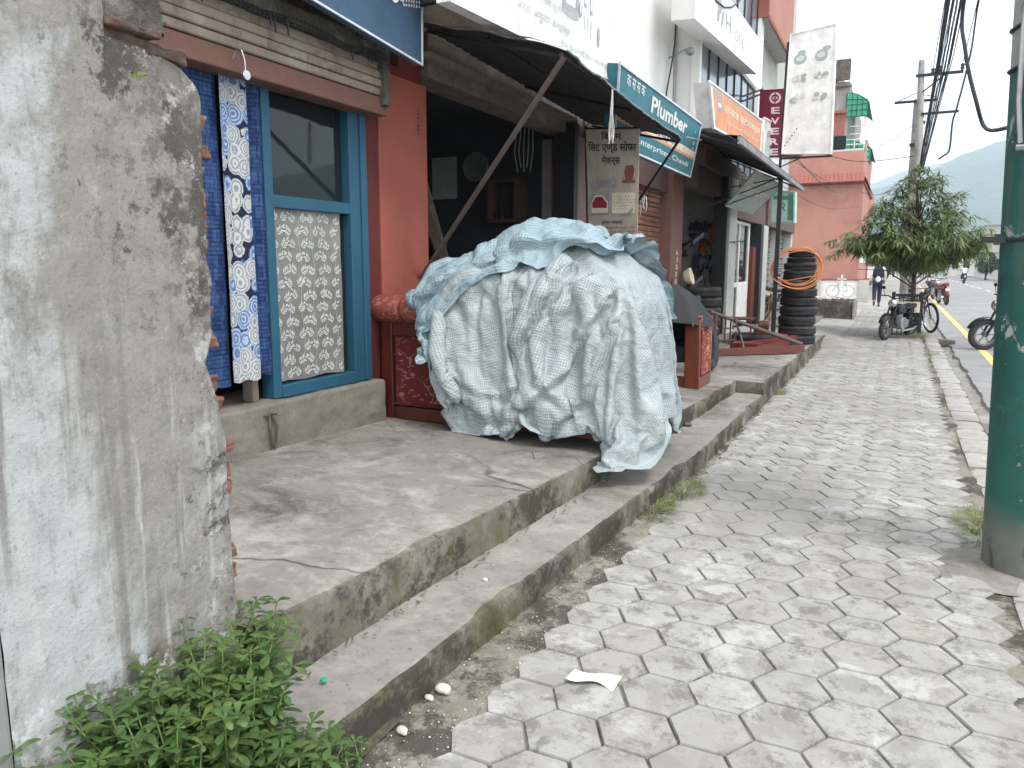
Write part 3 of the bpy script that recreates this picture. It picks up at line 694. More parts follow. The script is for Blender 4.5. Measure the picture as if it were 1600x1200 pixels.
for r_ in range(13):
    for c_ in range(8):
        y = 3.60+.082*c_+.038*(r_ % 2)+.008*rq.uniform(-1,1); z = .80+.081*r_+.006*rq.uniform(-1,1); a0 = (.6 if (r_+c_) % 2 else 2.5)+.3*rq.uniform(-1,1)
        for k in range(4):
            cy, cz = y+math.cos(a0)*.017*k-.02*math.cos(a0), z+math.sin(a0)*.017*k-.02*math.sin(a0)
            for sgn in ((-1, 1) if k < 3 else (0,)):
                if 3.585 < cy < 4.18 and .775 < cz < 1.79: lleaf(cy, cz, a0+sgn*.85, .034*rq.uniform(.8,1.15), .0115)
for k in range(6):
    mb.add([(lx(3.60+.11*k, z_)+.0005, 3.60+.11*k+.012*math.sin(z_*14)+d_, z_) for z_, d_ in [(.78+.02*j, .0) for j in range(51)]+[(.78+.02*(50-j), .002) for j in range(51)]], [(j, j+1, 100-j, 101-j) for j in range(50)])
mb.build('leaf_embroidery', M_LACELEAF, lc)
# reflection-free window is enough; room behind is dark
# ---------------------------------------------------------------- blue sign above shop A
t, Q = board('signboard', 'blue signboard with grey food pictures and white edge above the blue window', 'sign', [(-3.0,2.3,3.05),(-3.0,4.645,2.83),(-3.0,4.68,4.1),(-3.0,2.3,4.2)], .06, MK_NAVY, MK_LAV, .012)
def u_of(y): return (y-2.3)/2.345
qshape(Q, [(0, rect(u_of(3.82), .245, u_of(4.22), .9)), (1, ell(u_of(3.90), .52, .055, .20)), (2, ell(u_of(3.90), .50, .046, .16)), (1, ell(u_of(3.90), .50, .036, .12)), (2, ell(u_of(4.04), .38, .02, .09)), (1, ell(u_of(4.12), .40, .018, .12)), (2, ell(u_of(4.17), .36, .012, .09)),
           (0, rect(u_of(4.225), .40, u_of(4.405), .9)), (0, ell(u_of(4.32), .39, .041, .17)), (1, ell(u_of(4.32), .40, .036, .145)), (2, ell(u_of(4.32), .40, .02, .08)), (3, [(u_of(4.235),.26),(u_of(4.43),.245),(u_of(4.40),.29),(u_of(4.25),.34)])], [MK_WHITE, MK_FOODG, MK_MINT, MK_GREYINK], t, 'picture')
ps = []; rq = random.Random(2)
for i in range(7):
    for j in range(13):
        uu = u_of(4.425+i*.022); vv = .235+j*.022+.004*i; ps.append((0, [(uu, vv), (uu+.004+.002*rq.random(), vv+.004), (uu+.005, vv+.016), (uu+.001, vv+.012+.006*rq.random())]))
qshape(Q, ps, [MK_WHITE], t, 'dotted_pattern')
# ================================================================ SHOP B : open sofa workshop
shB = thing('sofa_workshop', 'dark open fronted workshop room under the tin awning beside the red pillar', 'building', (-3.6, 6.8, .3))
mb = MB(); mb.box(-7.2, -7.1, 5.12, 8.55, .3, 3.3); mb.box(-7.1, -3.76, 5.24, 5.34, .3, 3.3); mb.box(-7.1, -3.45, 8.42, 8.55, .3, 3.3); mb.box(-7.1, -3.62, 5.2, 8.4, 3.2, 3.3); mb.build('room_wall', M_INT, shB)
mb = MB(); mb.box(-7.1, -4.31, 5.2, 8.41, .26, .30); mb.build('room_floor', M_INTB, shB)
mb = MB(); mb.box(-3.66, -3.38, 5.33, 8.62, 2.93, 3.24); mb.build('lintel', M_LINTEL, shB, bevel=.01)
mb = MB(); mb.box(-3.36, -3.28, 5.20, 8.20, 3.035, 3.085); mb.build('timber_rail', M_WOODLT, shB, bevel=.004)
mb = MB(); mb.box(-4.1, -3.38, 5.32, 8.60, 3.24, 6.5); mb.build('upper_wall', M_LINTEL, shB)
mb = MB(); mb.box(-3.56, -3.30, 8.22, 8.66, .25, 2.92); mb.build('pillar', M_BROWNCOL, shB, bevel=.015)
mb = MB(); mb.box(-3.50, -3.27, 8.10, 8.215, .25, 3.03); mb.build('door_post', M_DSTEEL, shB, bevel=.006)
mb = MB(); mb.box(-3.75, -3.63, 8.30, 8.415, .3, 2.9); mb.build('side_pier', M_GREYWALL, shB)
# things inside the workshop
ck = thing('wall_clock', 'round grey wall clock in the dark workshop', 'clock', (-4.67, 8.40, 2.66))
Mk = Matrix.Translation((-4.67, 8.40, 2.66)) @ Matrix.Rotation(R(90), 4, 'X')
mb = MB(); mb.lathe([(.0,.0),(.17,0),(.175,.02),(.165,.035),(.15,.03)], 28, Mk); mb.build('rim', M_GREY, ck, smooth=True)
mb = MB(); mb.lathe([(0,.022),(.15,.022)], 28, Mk); mb.build('face', M_PAPER, ck)
mb = MB(); mb.box(-4.675, -4.665, 8.372, 8.375, 2.66, 2.77); mb.box(-4.67, -4.60, 8.372, 8.375, 2.655, 2.665); mb.build('hand', M_BLACK, ck)
cb = thing('wall_cabinet', 'small open wooden wall cabinet on the workshop side wall', 'cabinet', (-4.2, 8.38, 2.0))
mb = MB()
for (a_, b_, c_, d_) in [(-4.42,-4.37,2.0,2.46),(-4.06,-3.98,2.0,2.46),(-4.42,-3.98,1.98,2.02),(-4.42,-3.98,2.44,2.48)]: mb.box(a_, b_, 8.18, 8.40, c_, d_)
mb.build('case', M_WOODDK, cb, bevel=.004)
for k in range(5): pass
mb = MB()
for k in range(4): mb.cyl((-4.33+k*.075, 8.28, 2.025), (-4.33+k*.075, 8.28, 2.10+.06*(k % 2)), .022, .018, 10)
tag(mb.build('bottle_row', M_BLACK, smooth=True), 'dark tins and bottles lined up inside the wooden wall cabinet', 'tins')
sf = thing('wall_shelf', 'low wall shelf in the workshop holding a red cushion', 'shelf', (-4.2, 8.35, 1.6)); mb = MB(); mb.box(-4.48, -3.98, 8.15, 8.41, 1.60, 1.63); mb.build('board', M_WOODDK, sf, bevel=.003)
mb = MB(); mb.tube([(-4.42,8.40,1.5),(-4.42,8.18,1.598)], .012, 6); mb.tube([(-4.04,8.40,1.5),(-4.04,8.18,1.598)], .012, 6); mb.build('bracket', M_DSTEEL, sf)
mb = MB(); mb.ball((-4.24,8.28,1.69), .14, (1.2,.6,.45)); tag(mb.build('cushion', MK_REDP, smooth=True), 'dark red cushion lying on the low workshop shelf', 'cushion')
mb = MB(); mb.grid(lambda u, v: (-3.66+.22*(u-.5)*(.35+.65*math.sin(math.pi*(v*.75+.2))), 8.37+.02*math.sin(u*9), 2.2+.5*v), 10, 14); tag(mb.build('hanging_bag', MK_REDP, smooth='all', solid=.02), 'red cloth bag hanging on the workshop wall by the pillar', 'bag')
for k, (x0, y0, x1, y1, zt) in enumerate([(-4.15,6.3,-3.72,6.9,2.2), (-4.4,6.8,-3.9,7.0,2.3)]):
    mb = MB(); a_, b_ = Vector((x0, y0, zt)), Vector((x1, y1, .32)); M_ = frame(a_, (b_-a_), (0, 0, 1)); L_ = (b_-a_).length; mb.box(0, L_, -.05, .05, -.012, .012, 0, M_)
    tag(mb.build('plank', M_WOODLT if k else M_WOODDK, bevel=.003), ['darker plank leaning just inside the workshop beside the red pillar', 'lighter timber leaning inside the workshop deeper than the dark plank'][k], 'plank')
mb = MB(); mb.tube([(-3.56+.0*q, 5.22+.0*q+.03+.05*math.sin(q*.5), 1.95+.14*math.cos(q*.5)) for q in range(10)], .008, 6); mb.tube([(-3.58, 5.24, 1.9), (-3.5, 5.26, 1.75), (-3.5, 5.27, 1.6)], .007, 6)
tag(mb.build('wire_loop', M_LIGHTSTR, smooth=True), 'pale loop of wire hanging behind the red pillar edge', 'wire')
for k, (x, h, c, lb) in enumerate([(-4.72,1.35,M_MAROON,'maroon cloth roll standing in the dark workshop corner'), (-4.95,1.15,M_GREYWALL,'grey cloth roll standing beside the maroon one in the workshop'), (-5.2,1.5,M_BROWNCOL,'tall brown cloth roll deepest in the workshop corner'), (-3.9,.9,M_BLUEPAINT,'short blue cloth roll standing below the workshop shelf')]):
    mb = MB(); mb.cyl((x, 8.2, .3), (x+.06, 8.34, .3+h), .075, .07, 14); tag(mb.build('cloth_roll', c, smooth=True), lb, 'cloth roll', 'cloth rolls in the workshop')
mb = MB(); mb.box(-5.3, -4.95, 8.40, 8.415, 2.3, 2.8); tag(mb.build('poster', MK_FOODG), 'faded grey green poster on the workshop wall beyond the clock', 'poster')
mb = MB()
for k in range(5): mb.tube([(-4.1+.05*k, 8.36, 3.05), (-4.12+.06*k, 8.33, 2.8), (-4.08+.04*k, 8.34, 2.56+.05*(k % 2))], .006, 5)
tag(mb.build('hanging_string', M_LIGHTSTR), 'loose pale strings hanging high on the workshop wall above the cabinet', 'string')
# ---------------------------------------------------------------- tin awning over the workshop
aw = thing('tin_awning', 'dark sagging tin awning over the sofa workshop with ragged pale edge', 'awning', (-2.7, 6.5, 2.8))
def awf(u, v, dz=0):
    y = lerp(lerp(5.13, 4.79, v), lerp(8.75, 7.78, v), u); x = lerp(-3.34, -2.0, v); z = lerp(lerp(3.27, 2.87, v), lerp(3.12, 2.74, v), u)
    edge_ = v**6; return (x+.02*nz3(y*3, 7)*edge_, y, z-.05*math.sin(math.pi*u)*v*.5+.009*math.sin(y*2*math.pi/.13)*(1-.85*v**4)+edge_*(.022*nz3(y*3, 3)+.010*nz3(y*9, 3))-.03*edge_+dz)
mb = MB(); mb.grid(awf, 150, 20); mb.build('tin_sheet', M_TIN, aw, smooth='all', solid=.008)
mb = MB(); mb.tube([tuple(Vector(awf(k/90, 1.0))+Vector((.004,0,.004))) for k in range(91)], .0075, 5)
mb.grid(lambda u, v: tuple(Vector(awf(.0-.004*u, v*.98))+Vector((0, -.012*u, .014+.006*nz3(v*12, 3)))), 2, 60)
mb.build('pale_edge', M_TINEDGE, aw, smooth='all')
mb = MB(); mb.tube([awf(0, .97, -.03), awf(1, .97, -.03)], .018, 4); mb.tube([awf(0.02, .03, -.03), awf(.02, .97, -.03)], .016, 4); mb.tube([awf(.5, .03, -.03), awf(.5, .97, -.03)], .016, 4); mb.tube([awf(1, .03, -.03), awf(1, .97, -.03)], .016, 4); mb.tube([awf(0, .5, -.02), awf(1, .5, -.02)], .014, 4)
mb.build('support_frame', M_DSTEEL, aw)
mb = MB(); mb.tube([(-3.38,5.19,1.40),(-2.02,4.80,2.80)], .019, 4); mb.tube([(-3.385,5.14,1.40),(-3.385,5.25,1.40)], .008, 6); mb.build('strut', M_STEEL, aw, bevel=0)
mb = MB(); mb.tube([(-3.26,8.45,1.30),(-2.02,7.74,2.70)], .016, 4); mb.build('strut', M_DSTEEL, aw)
# tangle of string hanging from the awning edge
mb = MB(); rq = random.Random(8)
for k in range(6):
    p = Vector((-1.99, 5.66+.03*(rq.random()-.5), 2.77)); pts = [p]
    for j in range(9): p = p+Vector((.012*(rq.random()-.5), .03*(rq.random()-.5), -.045-.02*rq.random() if j < 7 else .03)); pts.append(p)
    mb.tube(pts, .0028, 5)
tag(mb.build('string_tangle', M_LIGHTSTR, smooth=True), 'pale tangle of string hanging from the edge of the tin awning', 'string')
mb = MB(); rq = random.Random(9); c0 = Vector((-2.46, 8.03, 2.16))
for k in range(9):
    p = c0.copy(); pts = [p]
    for j in range(7): p = p+Vector((.03*(rq.random()-.5), .03*(rq.random()-.5), (-.035 if j > 2 else .02)*rq.random()*2)); pts.append(p)
    mb.tube(pts, .0035, 5)
tag(mb.build('rag_knot', M_LIGHTSTR, smooth=True), 'knot of pale rag tied on the dark awning strut beside the banner', 'rag')
# ---------------------------------------------------------------- white hoarding of the sofa makers
t, Q = board('signboard', 'large white sofa makers signboard with faded pictures above the tin awning', 'sign', [(-2.60,4.36,3.10),(-2.60,7.42,3.24),(-2.60,7.42,4.75),(-2.60,4.36,4.6)], .10, MK_WHITE, MK_WHITE, .012)
def U(y): return (y-4.36)/3.06
def Vz(z, y): return (z-lerp(3.10, 3.24, U(y)))/1.5
qtext(Q, [('मेकर्स', U(6.72), .60, U(7.40), .86, .012)], MK_INKBLUE, t)
qtext(Q, [('सोफा', U(6.72), .30+.62, U(7.35), 1.0-.02, .012)], MK_INKBLUE, t)
qtext(Q, [('सेवाहरु:', U(4.65), .24, U(5.05), .34, .012)], MK_INK, t)
qtext(Q, [('सबै प्रकारका सोफा तथा कुर्सी मर्मत', U(5.1), .20, U(6.35), .26, 0), ('अर्डर अनुसार बनाइन्छ', U(5.3), .11, U(6.3), .16, 0), ('होम डेलिभरी सेवा उपलब्ध छ', U(6.1), .045, U(7.35), .09, 0)], MK_PALEINK, t)
sofa = lambda u, v, s: [(0, [(u,v),(u+.10*s,v-.015*s),(u+.13*s,v+.0*s),(u+.13*s,v+.14*s),(u+.11*s,v+.14*s),(u+.105*s,v+.06*s),(u+.03*s,v+.06*s),(u+.02*s,v+.16*s),(u,v+.16*s)])]
qshape(Q, sofa(U(6.13), .235, .9)+[(0, rect(U(6.62), .33, U(6.68), .46)), (1, rect(U(6.63), .35, U(6.67), .45)), (0, rect(U(6.76), .31, U(6.82), .44)), (1, rect(U(6.77), .33, U(6.81), .43)),
        (0, ell(U(6.53), .30, .012, .045)), (1, ell(U(6.53), .31, .006, .03)), (0, ell(U(6.98), .21, .010, .06)), (0, rect(U(6.62), .20, U(6.63), .29)), (0, rect(U(6.70), .20, U(6.71), .29)), (0, rect(U(6.78), .18, U(6.79), .28)),
        (2, rect(U(5.72), .36, U(6.10), .40)), (0, [(U(5.98),.46),(U(6.08),.40),(U(6.08),.62),(U(5.94),.62)])], [MK_GREYINK, MK_WHITE, MK_MINT], t, 'picture')
mb = MB(); mb.box(-3.38, -2.70, 7.22, 7.27, 3.3, 3.35); mb.box(-3.38, -2.70, 4.6, 4.65, 3.2, 3.25); mb.build('bracket', M_DSTEEL, t)
# ---------------------------------------------------------------- hanging cloth banner
t, Q = board('banner', 'hanging cloth banner of the seat and sofa makers with sofa pictures', 'banner', [(-2.69,7.08,1.725),(-2.165,6.92,1.715),(-2.18,6.95,2.705),(-2.755,7.10,2.765)], .004, MK_BANNER, MK_BANNER, 0)
qtext(Q, [('िब.एम.', .30, .885, .70, .975, .02), ('िसट एण्ड सोफा', .04, .775, .96, .885, .02), ('मेकर्स', .30, .665, .66, .765, .02), ('हाम्रा सेवाहरु', .28, .135, .70, .18, .01)], MK_INK, t)
rq = random.Random(1)
qtext(Q, [('सोफा सेट डाइनिङ कुर्सी बेड', .03, .095, .96, .125, .0), ('िसट कभर मर्मत तथा बिक्री', .03, .055, .96, .085, .0), ('अर्डर अनुसार बनाइन्छ', .06, .018, .92, .045, .0)], MK_BANTXT, t)
qshape(Q, [(0, [(.06,.46),(.20,.445),(.30,.475),(.56,.46),(.60,.49),(.60,.535),(.55,.54),(.54,.50),(.28,.51),(.18,.49),(.12,.50),(.10,.53),(.05,.52)])]+
        [(0, rect(.12+.07*k, .51, .16+.07*k, .545)) for k in range(6)]+
        [(1, [(.76,.54),(.90,.54),(.93,.64),(.90,.67),(.78,.67),(.74,.62)]), (1, rect(.70,.515,.95,.54)), (0, rect(.815,.46,.84,.515)), (0, [(.74,.435),(.83,.46),(.92,.44),(.83,.475)]), (0, rect(.68,.55,.72,.565)), (0, rect(.93,.55,.96,.565)),
         (0, rect(.05,.235,.44,.415)), (3, [(.075,.245),(.415,.245),(.415,.345),(.37,.37),(.33,.405),(.16,.405),(.12,.37),(.075,.345)]), (2, [(.095,.29),(.395,.29),(.395,.335),(.34,.365),(.31,.39),(.18,.39),(.14,.365),(.095,.335)]), (3, rect(.075,.245,.415,.285)),
         (3, rect(.50,.24,.95,.425))]+[(4, ell(.54+.06*i+.03*(j % 2), .28+.028*j, .010, .008, 8)) for i in range(7) for j in range(5)]+[(0, [(.66,.235),(.84,.25),(.92,.30),(.94,.27),(.90,.245),(.80,.225)])],
        [MK_GREYINK, MK_BANTXT, MK_REDP, MK_CREAM, MK_GREYINK], t, 'picture')
mb = MB(); mb.tube([qat(Q, 0, 1, .01), qat(Q, 1, 1, .01)], .008, 6); mb.tube([qat(Q, .05, 1, .01), qat(Q, .05, 1, .01)+Vector((0, .05, .16))], .003, 5); mb.tube([qat(Q, .95, 1, .01), qat(Q, .95, 1, .01)+Vector((.02, 0, .13))], .003, 5); mb.tube([qat(Q, 0, 0, .008), qat(Q, 1, 0, .008)], .006, 6); mb.tube([(-2.68,7.12,.5), (-2.77,7.13,2.8)], .012, 6)
mb.build('batten', M_DSTEEL, t)
# ================================================================ SHOP C : rolling shutter, white building above
M_SHUT = m_shutter('rust red shutter', (.33,.145,.095), (.50,.36,.28))
M_SHUTG = m_shutter('grey shutter', (.22,.225,.22), (.33,.32,.30))
M_BRKN = flat_paint('peeled fascia', (.13,.085,.075), .9, (.33,.26,.22), .95)
shC = thing('shuttered_shop', 'closed shop with rust red roller shutter between the banner and the pink pillar', 'building', (-3.5, 10.5, .2))
mb = MB(); mb.grid(lambda u, v: (-3.47+.012*math.sin(v*2.35/.075*math.pi), lerp(8.67, 12.26, u), lerp(.25, 2.62, v)), 4, 380); mb.build('roller_shutter', M_SHUT, shC, smooth='all')
mb = MB(); mb.box(-3.9, -3.36, 8.67, 13.2, 2.62, 3.29); mb.build('fascia', M_BRKN, shC, bevel=.01)
mb = MB(); mb.box(-3.62, -3.28, 12.27, 12.98, .2, 2.95); cp = mb.build('pillar', M_PINKCOL, shC, bevel=.015)
# painted lettering down the pillar and on the shutter
Qp = [Vector(c) for c in [(-3.278,12.30,.3),(-3.278,12.95,.3),(-3.278,12.95,2.9),(-3.278,12.30,2.9)]]
qtext(Qp, [(ch, .40, .52-.045*i, .62, .55-.045*i, .02) for i, ch in enumerate('AJSEE')], MK_CREAM, cp)
Qs = [Vector(c) for c in [(-3.455,8.7,.3),(-3.455,12.25,.3),(-3.455,12.25,2.6),(-3.455,8.7,2.6)]]
qtext(Qs, [('मोटर पार्टस तथा मर्मत', .25, .56, .95, .61, .02), ('टायर ट्युब ग्रिस मोबिल', .25, .50, .95, .545, .02), ('इन्जिन तेल पाइन्छ', .30, .44, .95, .485, .02), ('ब्याट्री सर्भिस केन्द्र', .30, .36, .95, .405, .02), ('फोन गर्नुहोस', .45, .18, .93, .22, .02)], MK_CREAM, shC)
mb = MB(); mb.box(-9.5, -3.42, 8.64, 12.70, 3.30, 12); mb.build('upper_wall', M_WHITE, shC)
mb = MB(); mb.box(-3.415, -3.395, 12.60, 12.70, 3.6, 12); mb.build('corner_strip', M_GREYLITE, shC)
mb = MB(); pts = [(-3.38, 12.45, 6.8), (-3.36, 12.5, 5.6), (-3.37, 12.46, 4.9), (-3.36, 12.3, 4.6), (-3.38, 12.1, 4.1), (-3.39, 12.12, 3.6)]; mb.tube(pts, .013, 6); tag(mb.build('drop_cable', M_CABLE, smooth=True), 'dark cable dropping down the white wall beside the blue glass', 'cable')
lp = thing('wall_lamp', 'small round lamp on a thin arm sticking out from the white wall', 'lamp', (-3.3, 12.2, 4.5)); mb = MB(); mb.tube([(-3.41,12.3,4.66),(-3.05,12.1,4.72)], .012, 6); mb.build('arm', M_GREY, lp); mb = MB(); mb.ball((-3.03,12.08,4.66), .075, (1,1,.8)); mb.build('lamp_shade', M_GREY, lp, smooth=True)
# teal Plumber signboard, leaning out
t, Q = board('signboard', 'teal Plumber signboard leaning out past the awning with white lettering', 'sign', [(-2.58,7.42,2.66),(-2.58,10.50,2.65),(-2.47,10.58,3.33),(-2.47,7.21,3.35)], .12, MK_TEAL, MK_LAV, .02)
qshape(Q, [(0, rect(0, .355, .99, .47)), (1, rect(0, .315, .99, .36)), (2, rect(.003, .03, .99, .315))], [MK_CREAM, MK_ORANGE, MK_TEAL], t, 'stripe', .0025)
qtext(Q, [('Plumber', .33, .66, .80, .90, .03), ('Enterprises, Chandi', .22, .12, .92, .24, .012), ('क स स क', .07, .80, .25, .94, .01)], MK_WHITE, t, off=.006)
qtext(Q, [('NJ', .45, .37, .58, .49, .03), ('NJRI', .60, .38, .70, .46, .01)], MK_INKBLUE, t, off=.006)
qshape(Q, [(0, ell(.94, .60, .012, .035, 14)), (0, rect(.925, .50, .955, .515)), (0, ell(.93, .80, .006, .03, 10))], [MK_MINT], t, 'emblem', .006)
mb = MB(); mb.tube([(-3.4,8.8,3.1),(-2.66,8.8,3.1)], .02, 4); mb.tube([(-3.4,10.2,3.1),(-2.66,10.2,3.1)], .02, 4); mb.tube([(-1.98,7.85,2.74),(-2.42,10.4,3.10)], .012, 5); mb.build('bracket', M_GREY, t)
# ================================================================ SHOP D : tyre shop, glass building above
shD = thing('tyre_shop', 'tyre repair shop with open grey room and paint worn posts under the black awning', 'building', (-3.4, 14.5, .2))
mb = MB(); mb.box(-4.7, -3.12, 15.75, 15.9, .18, 3.1); mb.build('tool_wall', M_GREYLITE, shD)
mb = MB(); mb.box(-6.0, -5.9, 13.0, 15.75, .18, 3.2); mb.box(-5.9, -3.62, 13.0, 13.05, .18, 3.0); mb.box(-5.9, -4.72, 15.7, 15.74, .18, 3.0); mb.build('back_wall', M_GREYWALL, shD)
mb = MB(); mb.box(-6.0, -2.95, 13.0, 16.2, 3.12, 3.4); mb.box(-3.3, -3.05, 13.0, 15.7, 2.75, 3.12); mb.build('lintel', M_BRKN, shD, bevel=.01)
mb = MB(); mb.box(-3.16, -2.90, 15.0, 15.70, .16, 3.118); ps_ = mb.build('post', M_OFFWHITE, shD, bevel=.01)
mb = MB(); mb.box(-2.93, -2.88, 15.45, 15.5, 1.9, 1.93); mb.tube([(-2.9,15.05,1.92),(-2.75,15.6,1.95)], .012, 5); mb.build('latch', M_STEEL, ps_)
mb = MB(); mb.box(-3.19, -2.95, 14.90, 14.995, .16, 3.117); mb.build('dark_post', M_DSTEEL, shD)
shE = thing('corner_shop', 'small shop with white aluminium door and red brown panel past the tyre shop', 'building', (-3.3, 17.5, .2))
mb = MB()
for (a_, b_) in [(16.05,16.15),(17.15,17.22),(18.3,18.42)]: mb.box(-3.16, -3.10, a_, b_, .19, 2.42)
mb.box(-3.155, -3.105, 16.15, 18.3, 2.36, 2.42); mb.box(-3.155, -3.105, 16.15, 17.15, 1.02, 1.12); mb.box(-3.155, -3.105, 17.22, 18.3, 1.02, 1.12); mb.box(-3.15, -3.11, 17.22, 18.3, .22, 1.02)
dr = mb.build('door', MK_WHITE, shE, bevel=.004); mb = MB(); mb.box(-3.13, -3.125, 16.15, 17.15, .22, 2.36); mb.box(-3.13, -3.125, 17.22, 18.3, 1.12, 2.36); mb.build('pane', M_GLASSDK, dr)
mb = MB(); mb.box(-3.16, -3.02, 18.44, 19.5, .19, 1.9); mb.build('panel', M_MAROON, shE, bevel=.005)
mb = MB(); mb.box(-3.3, -3.0, 16.0, 19.9, 2.44, 3.11); mb.build('fascia', M_BRKN, shE, bevel=.01)
mb = MB(); mb.box(-3.2, -2.92, 19.3, 19.95, .15, 2.43); mb.build('post', M_OFFWHITE, shE, bevel=.01)
mb = MB(); mb.box(-3.15, -2.93, 18.95, 19.29, .15, 2.435); mb.build('dark_post', M_DSTEEL, shE)
mb = MB(); mb.box(-9, -3.2, 15.95, 16.04, .18, 3.1); mb.box(-9, -8.9, 16.04, 25.5, .1, 5.3); mb.box(-3.45, -3.2, 17.5, 17.51, .2, 2.4); mb.box(-9, -3.2, 25.4, 25.5, .1, 5.3); mb.box(-4.4, -3.3, 16.04, 19.9, .2, 2.43); mb.build('wall', M_GREYWALL, shE)
# glass fronted building
gb = thing('glass_building', 'building with blue grey glass front and white H.one fascia band', 'building', (-3.1, 14.8, 3.4))
mb = MB(); mb.box(-9, -3.16, 12.72, 18.3, 3.42, 12); mb.box(-3.16, -2.98, 17.95, 18.30, 3.42, 12); mb.box(-3.16, -3.02, 12.70, 12.80, 3.42, 5.1); mb.build('wall', M_WHITE, gb)
mb = MB(); mb.box(-3.15, -3.08, 12.82, 17.94, 3.43, 5.22); mb.box(-3.15, -3.08, 12.5, 17.94, 6.3, 11.5); gl = mb.build('window', M_GLASSBL, gb)
mb = MB()
for k in range(8):
    y = 12.82+k*.73; mb.box(-3.079, -3.06, y, y+.035, 3.43, 5.22); mb.box(-3.079, -3.06, y, y+.035, 6.3, 11.5)
mb.box(-3.078, -3.062, 12.82, 17.94, 4.38, 4.41); mb.build('mullion', M_DSTEEL, gl)
mb = MB(); mb.box(-3.155, -3.04, 12.805, 17.94, 5.223, 5.30); mb.build('head_shade', M_GREYWALL, gb)
Q = [Vector(c) for c in [(-2.70,10.95,4.78),(-2.70,16.0,5.12),(-2.70,16.0,5.78),(-2.70,10.95,5.62)]]
mb = MB(); B_ = [q+Vector((-.42, .35, .12)) for q in Q]; mb.add(Q+B_, [(0,1,2,3),(7,6,5,4),(0,4,5,1),(1,5,6,2),(2,6,7,3),(3,7,4,0)]); bd = mb.build('fascia_band', M_WHITE, gb)
Q = [q+Vector((.002,0,0)) for q in Q]
qtext(Q, [('H', .40, .30, .47, .66, -.02), ('.one', .52, .30, .72, .52, -.02), ('I', .56, .12, .565, .22, -.01)], MK_GREYINK, bd)
qshape(Q, [(0, [(.27,.62),(.32,.66),(.34,.95),(.28,.99)]), (0, [(.27,.30),(.30,.34),(.31,.62),(.28,.66)]), (0, [(.33,.28),(.36,.36),(.37,.62),(.34,.56)]), (0, [(.29,.52),(.31,.48),(.34,.60),(.32,.66)])], [MK_GREYINK], bd, 'emblem')
mb = MB(); mb.tube([(-3.05,17.0,7.2)]+[(-2.69+.0*k, 14.4-.55*k, 6.1-1.3*math.sin(k/5*1.2)+.02*k*k) for k in range(6)], .012, 6); tag(mb.build('slack_cable', M_CABLE, smooth=True), 'thin slack cable looping across the white fascia band', 'cable')
# red balcony building past the glass one
rb_ = thing('red_building', 'pink and maroon building with projecting balcony beyond the glass front', 'building', (-3.2, 21, 3.4))
mb = MB(); mb.box(-9, -3.22, 18.32, 25.4, 3.15, 14); mb.build('wall', M_OFFWHITE, rb_)
mb = MB(); mb.box(-3.9, -2.86, 18.0, 22.0, 6.72, 8.6); bc = mb.build('balcony', M_PINK, rb_, bevel=.01); mb = MB(); mb.box(-3.9, -2.84, 17.93, 17.995, 6.71, 9.2); mb.box(-2.855, -2.82, 17.95, 22.05, 6.66, 6.75); mb.box(-2.855, -2.80, 17.95, 22.05, 8.5, 8.64); mb.build('trim', M_PINKDK, bc)
mb = MB(); mb.box(-3.88, -2.88, 18.01, 21.98, 6.70, 6.716); mb.build('soffit', M_GREYLITE, bc)
mb = MB(); mb.lathe([(0,-.04),(.14,-.03),(.17,0),(0,.0)], 16, Matrix.Translation((-3.3,18.9,6.69))); mb.build('ceiling_lamp', M_GREYWALL, bc, smooth=True)
mb = MB(); mb.box(-3.30, -3.20, 19.3, 20.1, 4.9, 5.7); mb.build('window', M_GLASSDK, rb_); mb = MB(); mb.box(-3.5, -2.9, 18.4, 25, 3.1, 3.28); mb.box(-3.6, -3.15, 18.4, 18.9, 5.2, 6.6); mb.build('ledge', M_WHITE, rb_, bevel=.01)
mb = MB(); mb.box(-3.9, -3.0, 13.1, 14.6, 3.42, 4.12); mb.build('parapet', M_PINK, gb); mb = MB(); mb.box(-3.9, -2.98, 13.02, 13.095, 3.42, 4.15); mb.build('parapet_end', M_PINKDK, gb)
mb = MB(); mb.box(-3.3, -2.95, 20.0, 25.4, 2.45, 3.1); mb.build('fascia', M_BRKN, rb_, bevel=.01)
for k, (a_, b_) in enumerate([(20.0,22.4),(22.7,25.1)]):
    mb = MB(); mb.grid(lambda u, v: (-3.22+.012*math.sin(v*2.3/.075*math.pi), lerp(a_, b_, u), lerp(.12, 2.5, v)), 2, 300); mb.build('roller_shutter', M_SHUTG, rb_, smooth='all')
mb = MB(); mb.box(-3.3, -3.0, 22.4, 22.7, .1, 2.45); mb.box(-3.3, -3.0, 25.1, 25.4, .1, 2.45); mb.build('pillar', M_OFFWHITE, rb_, bevel=.01)
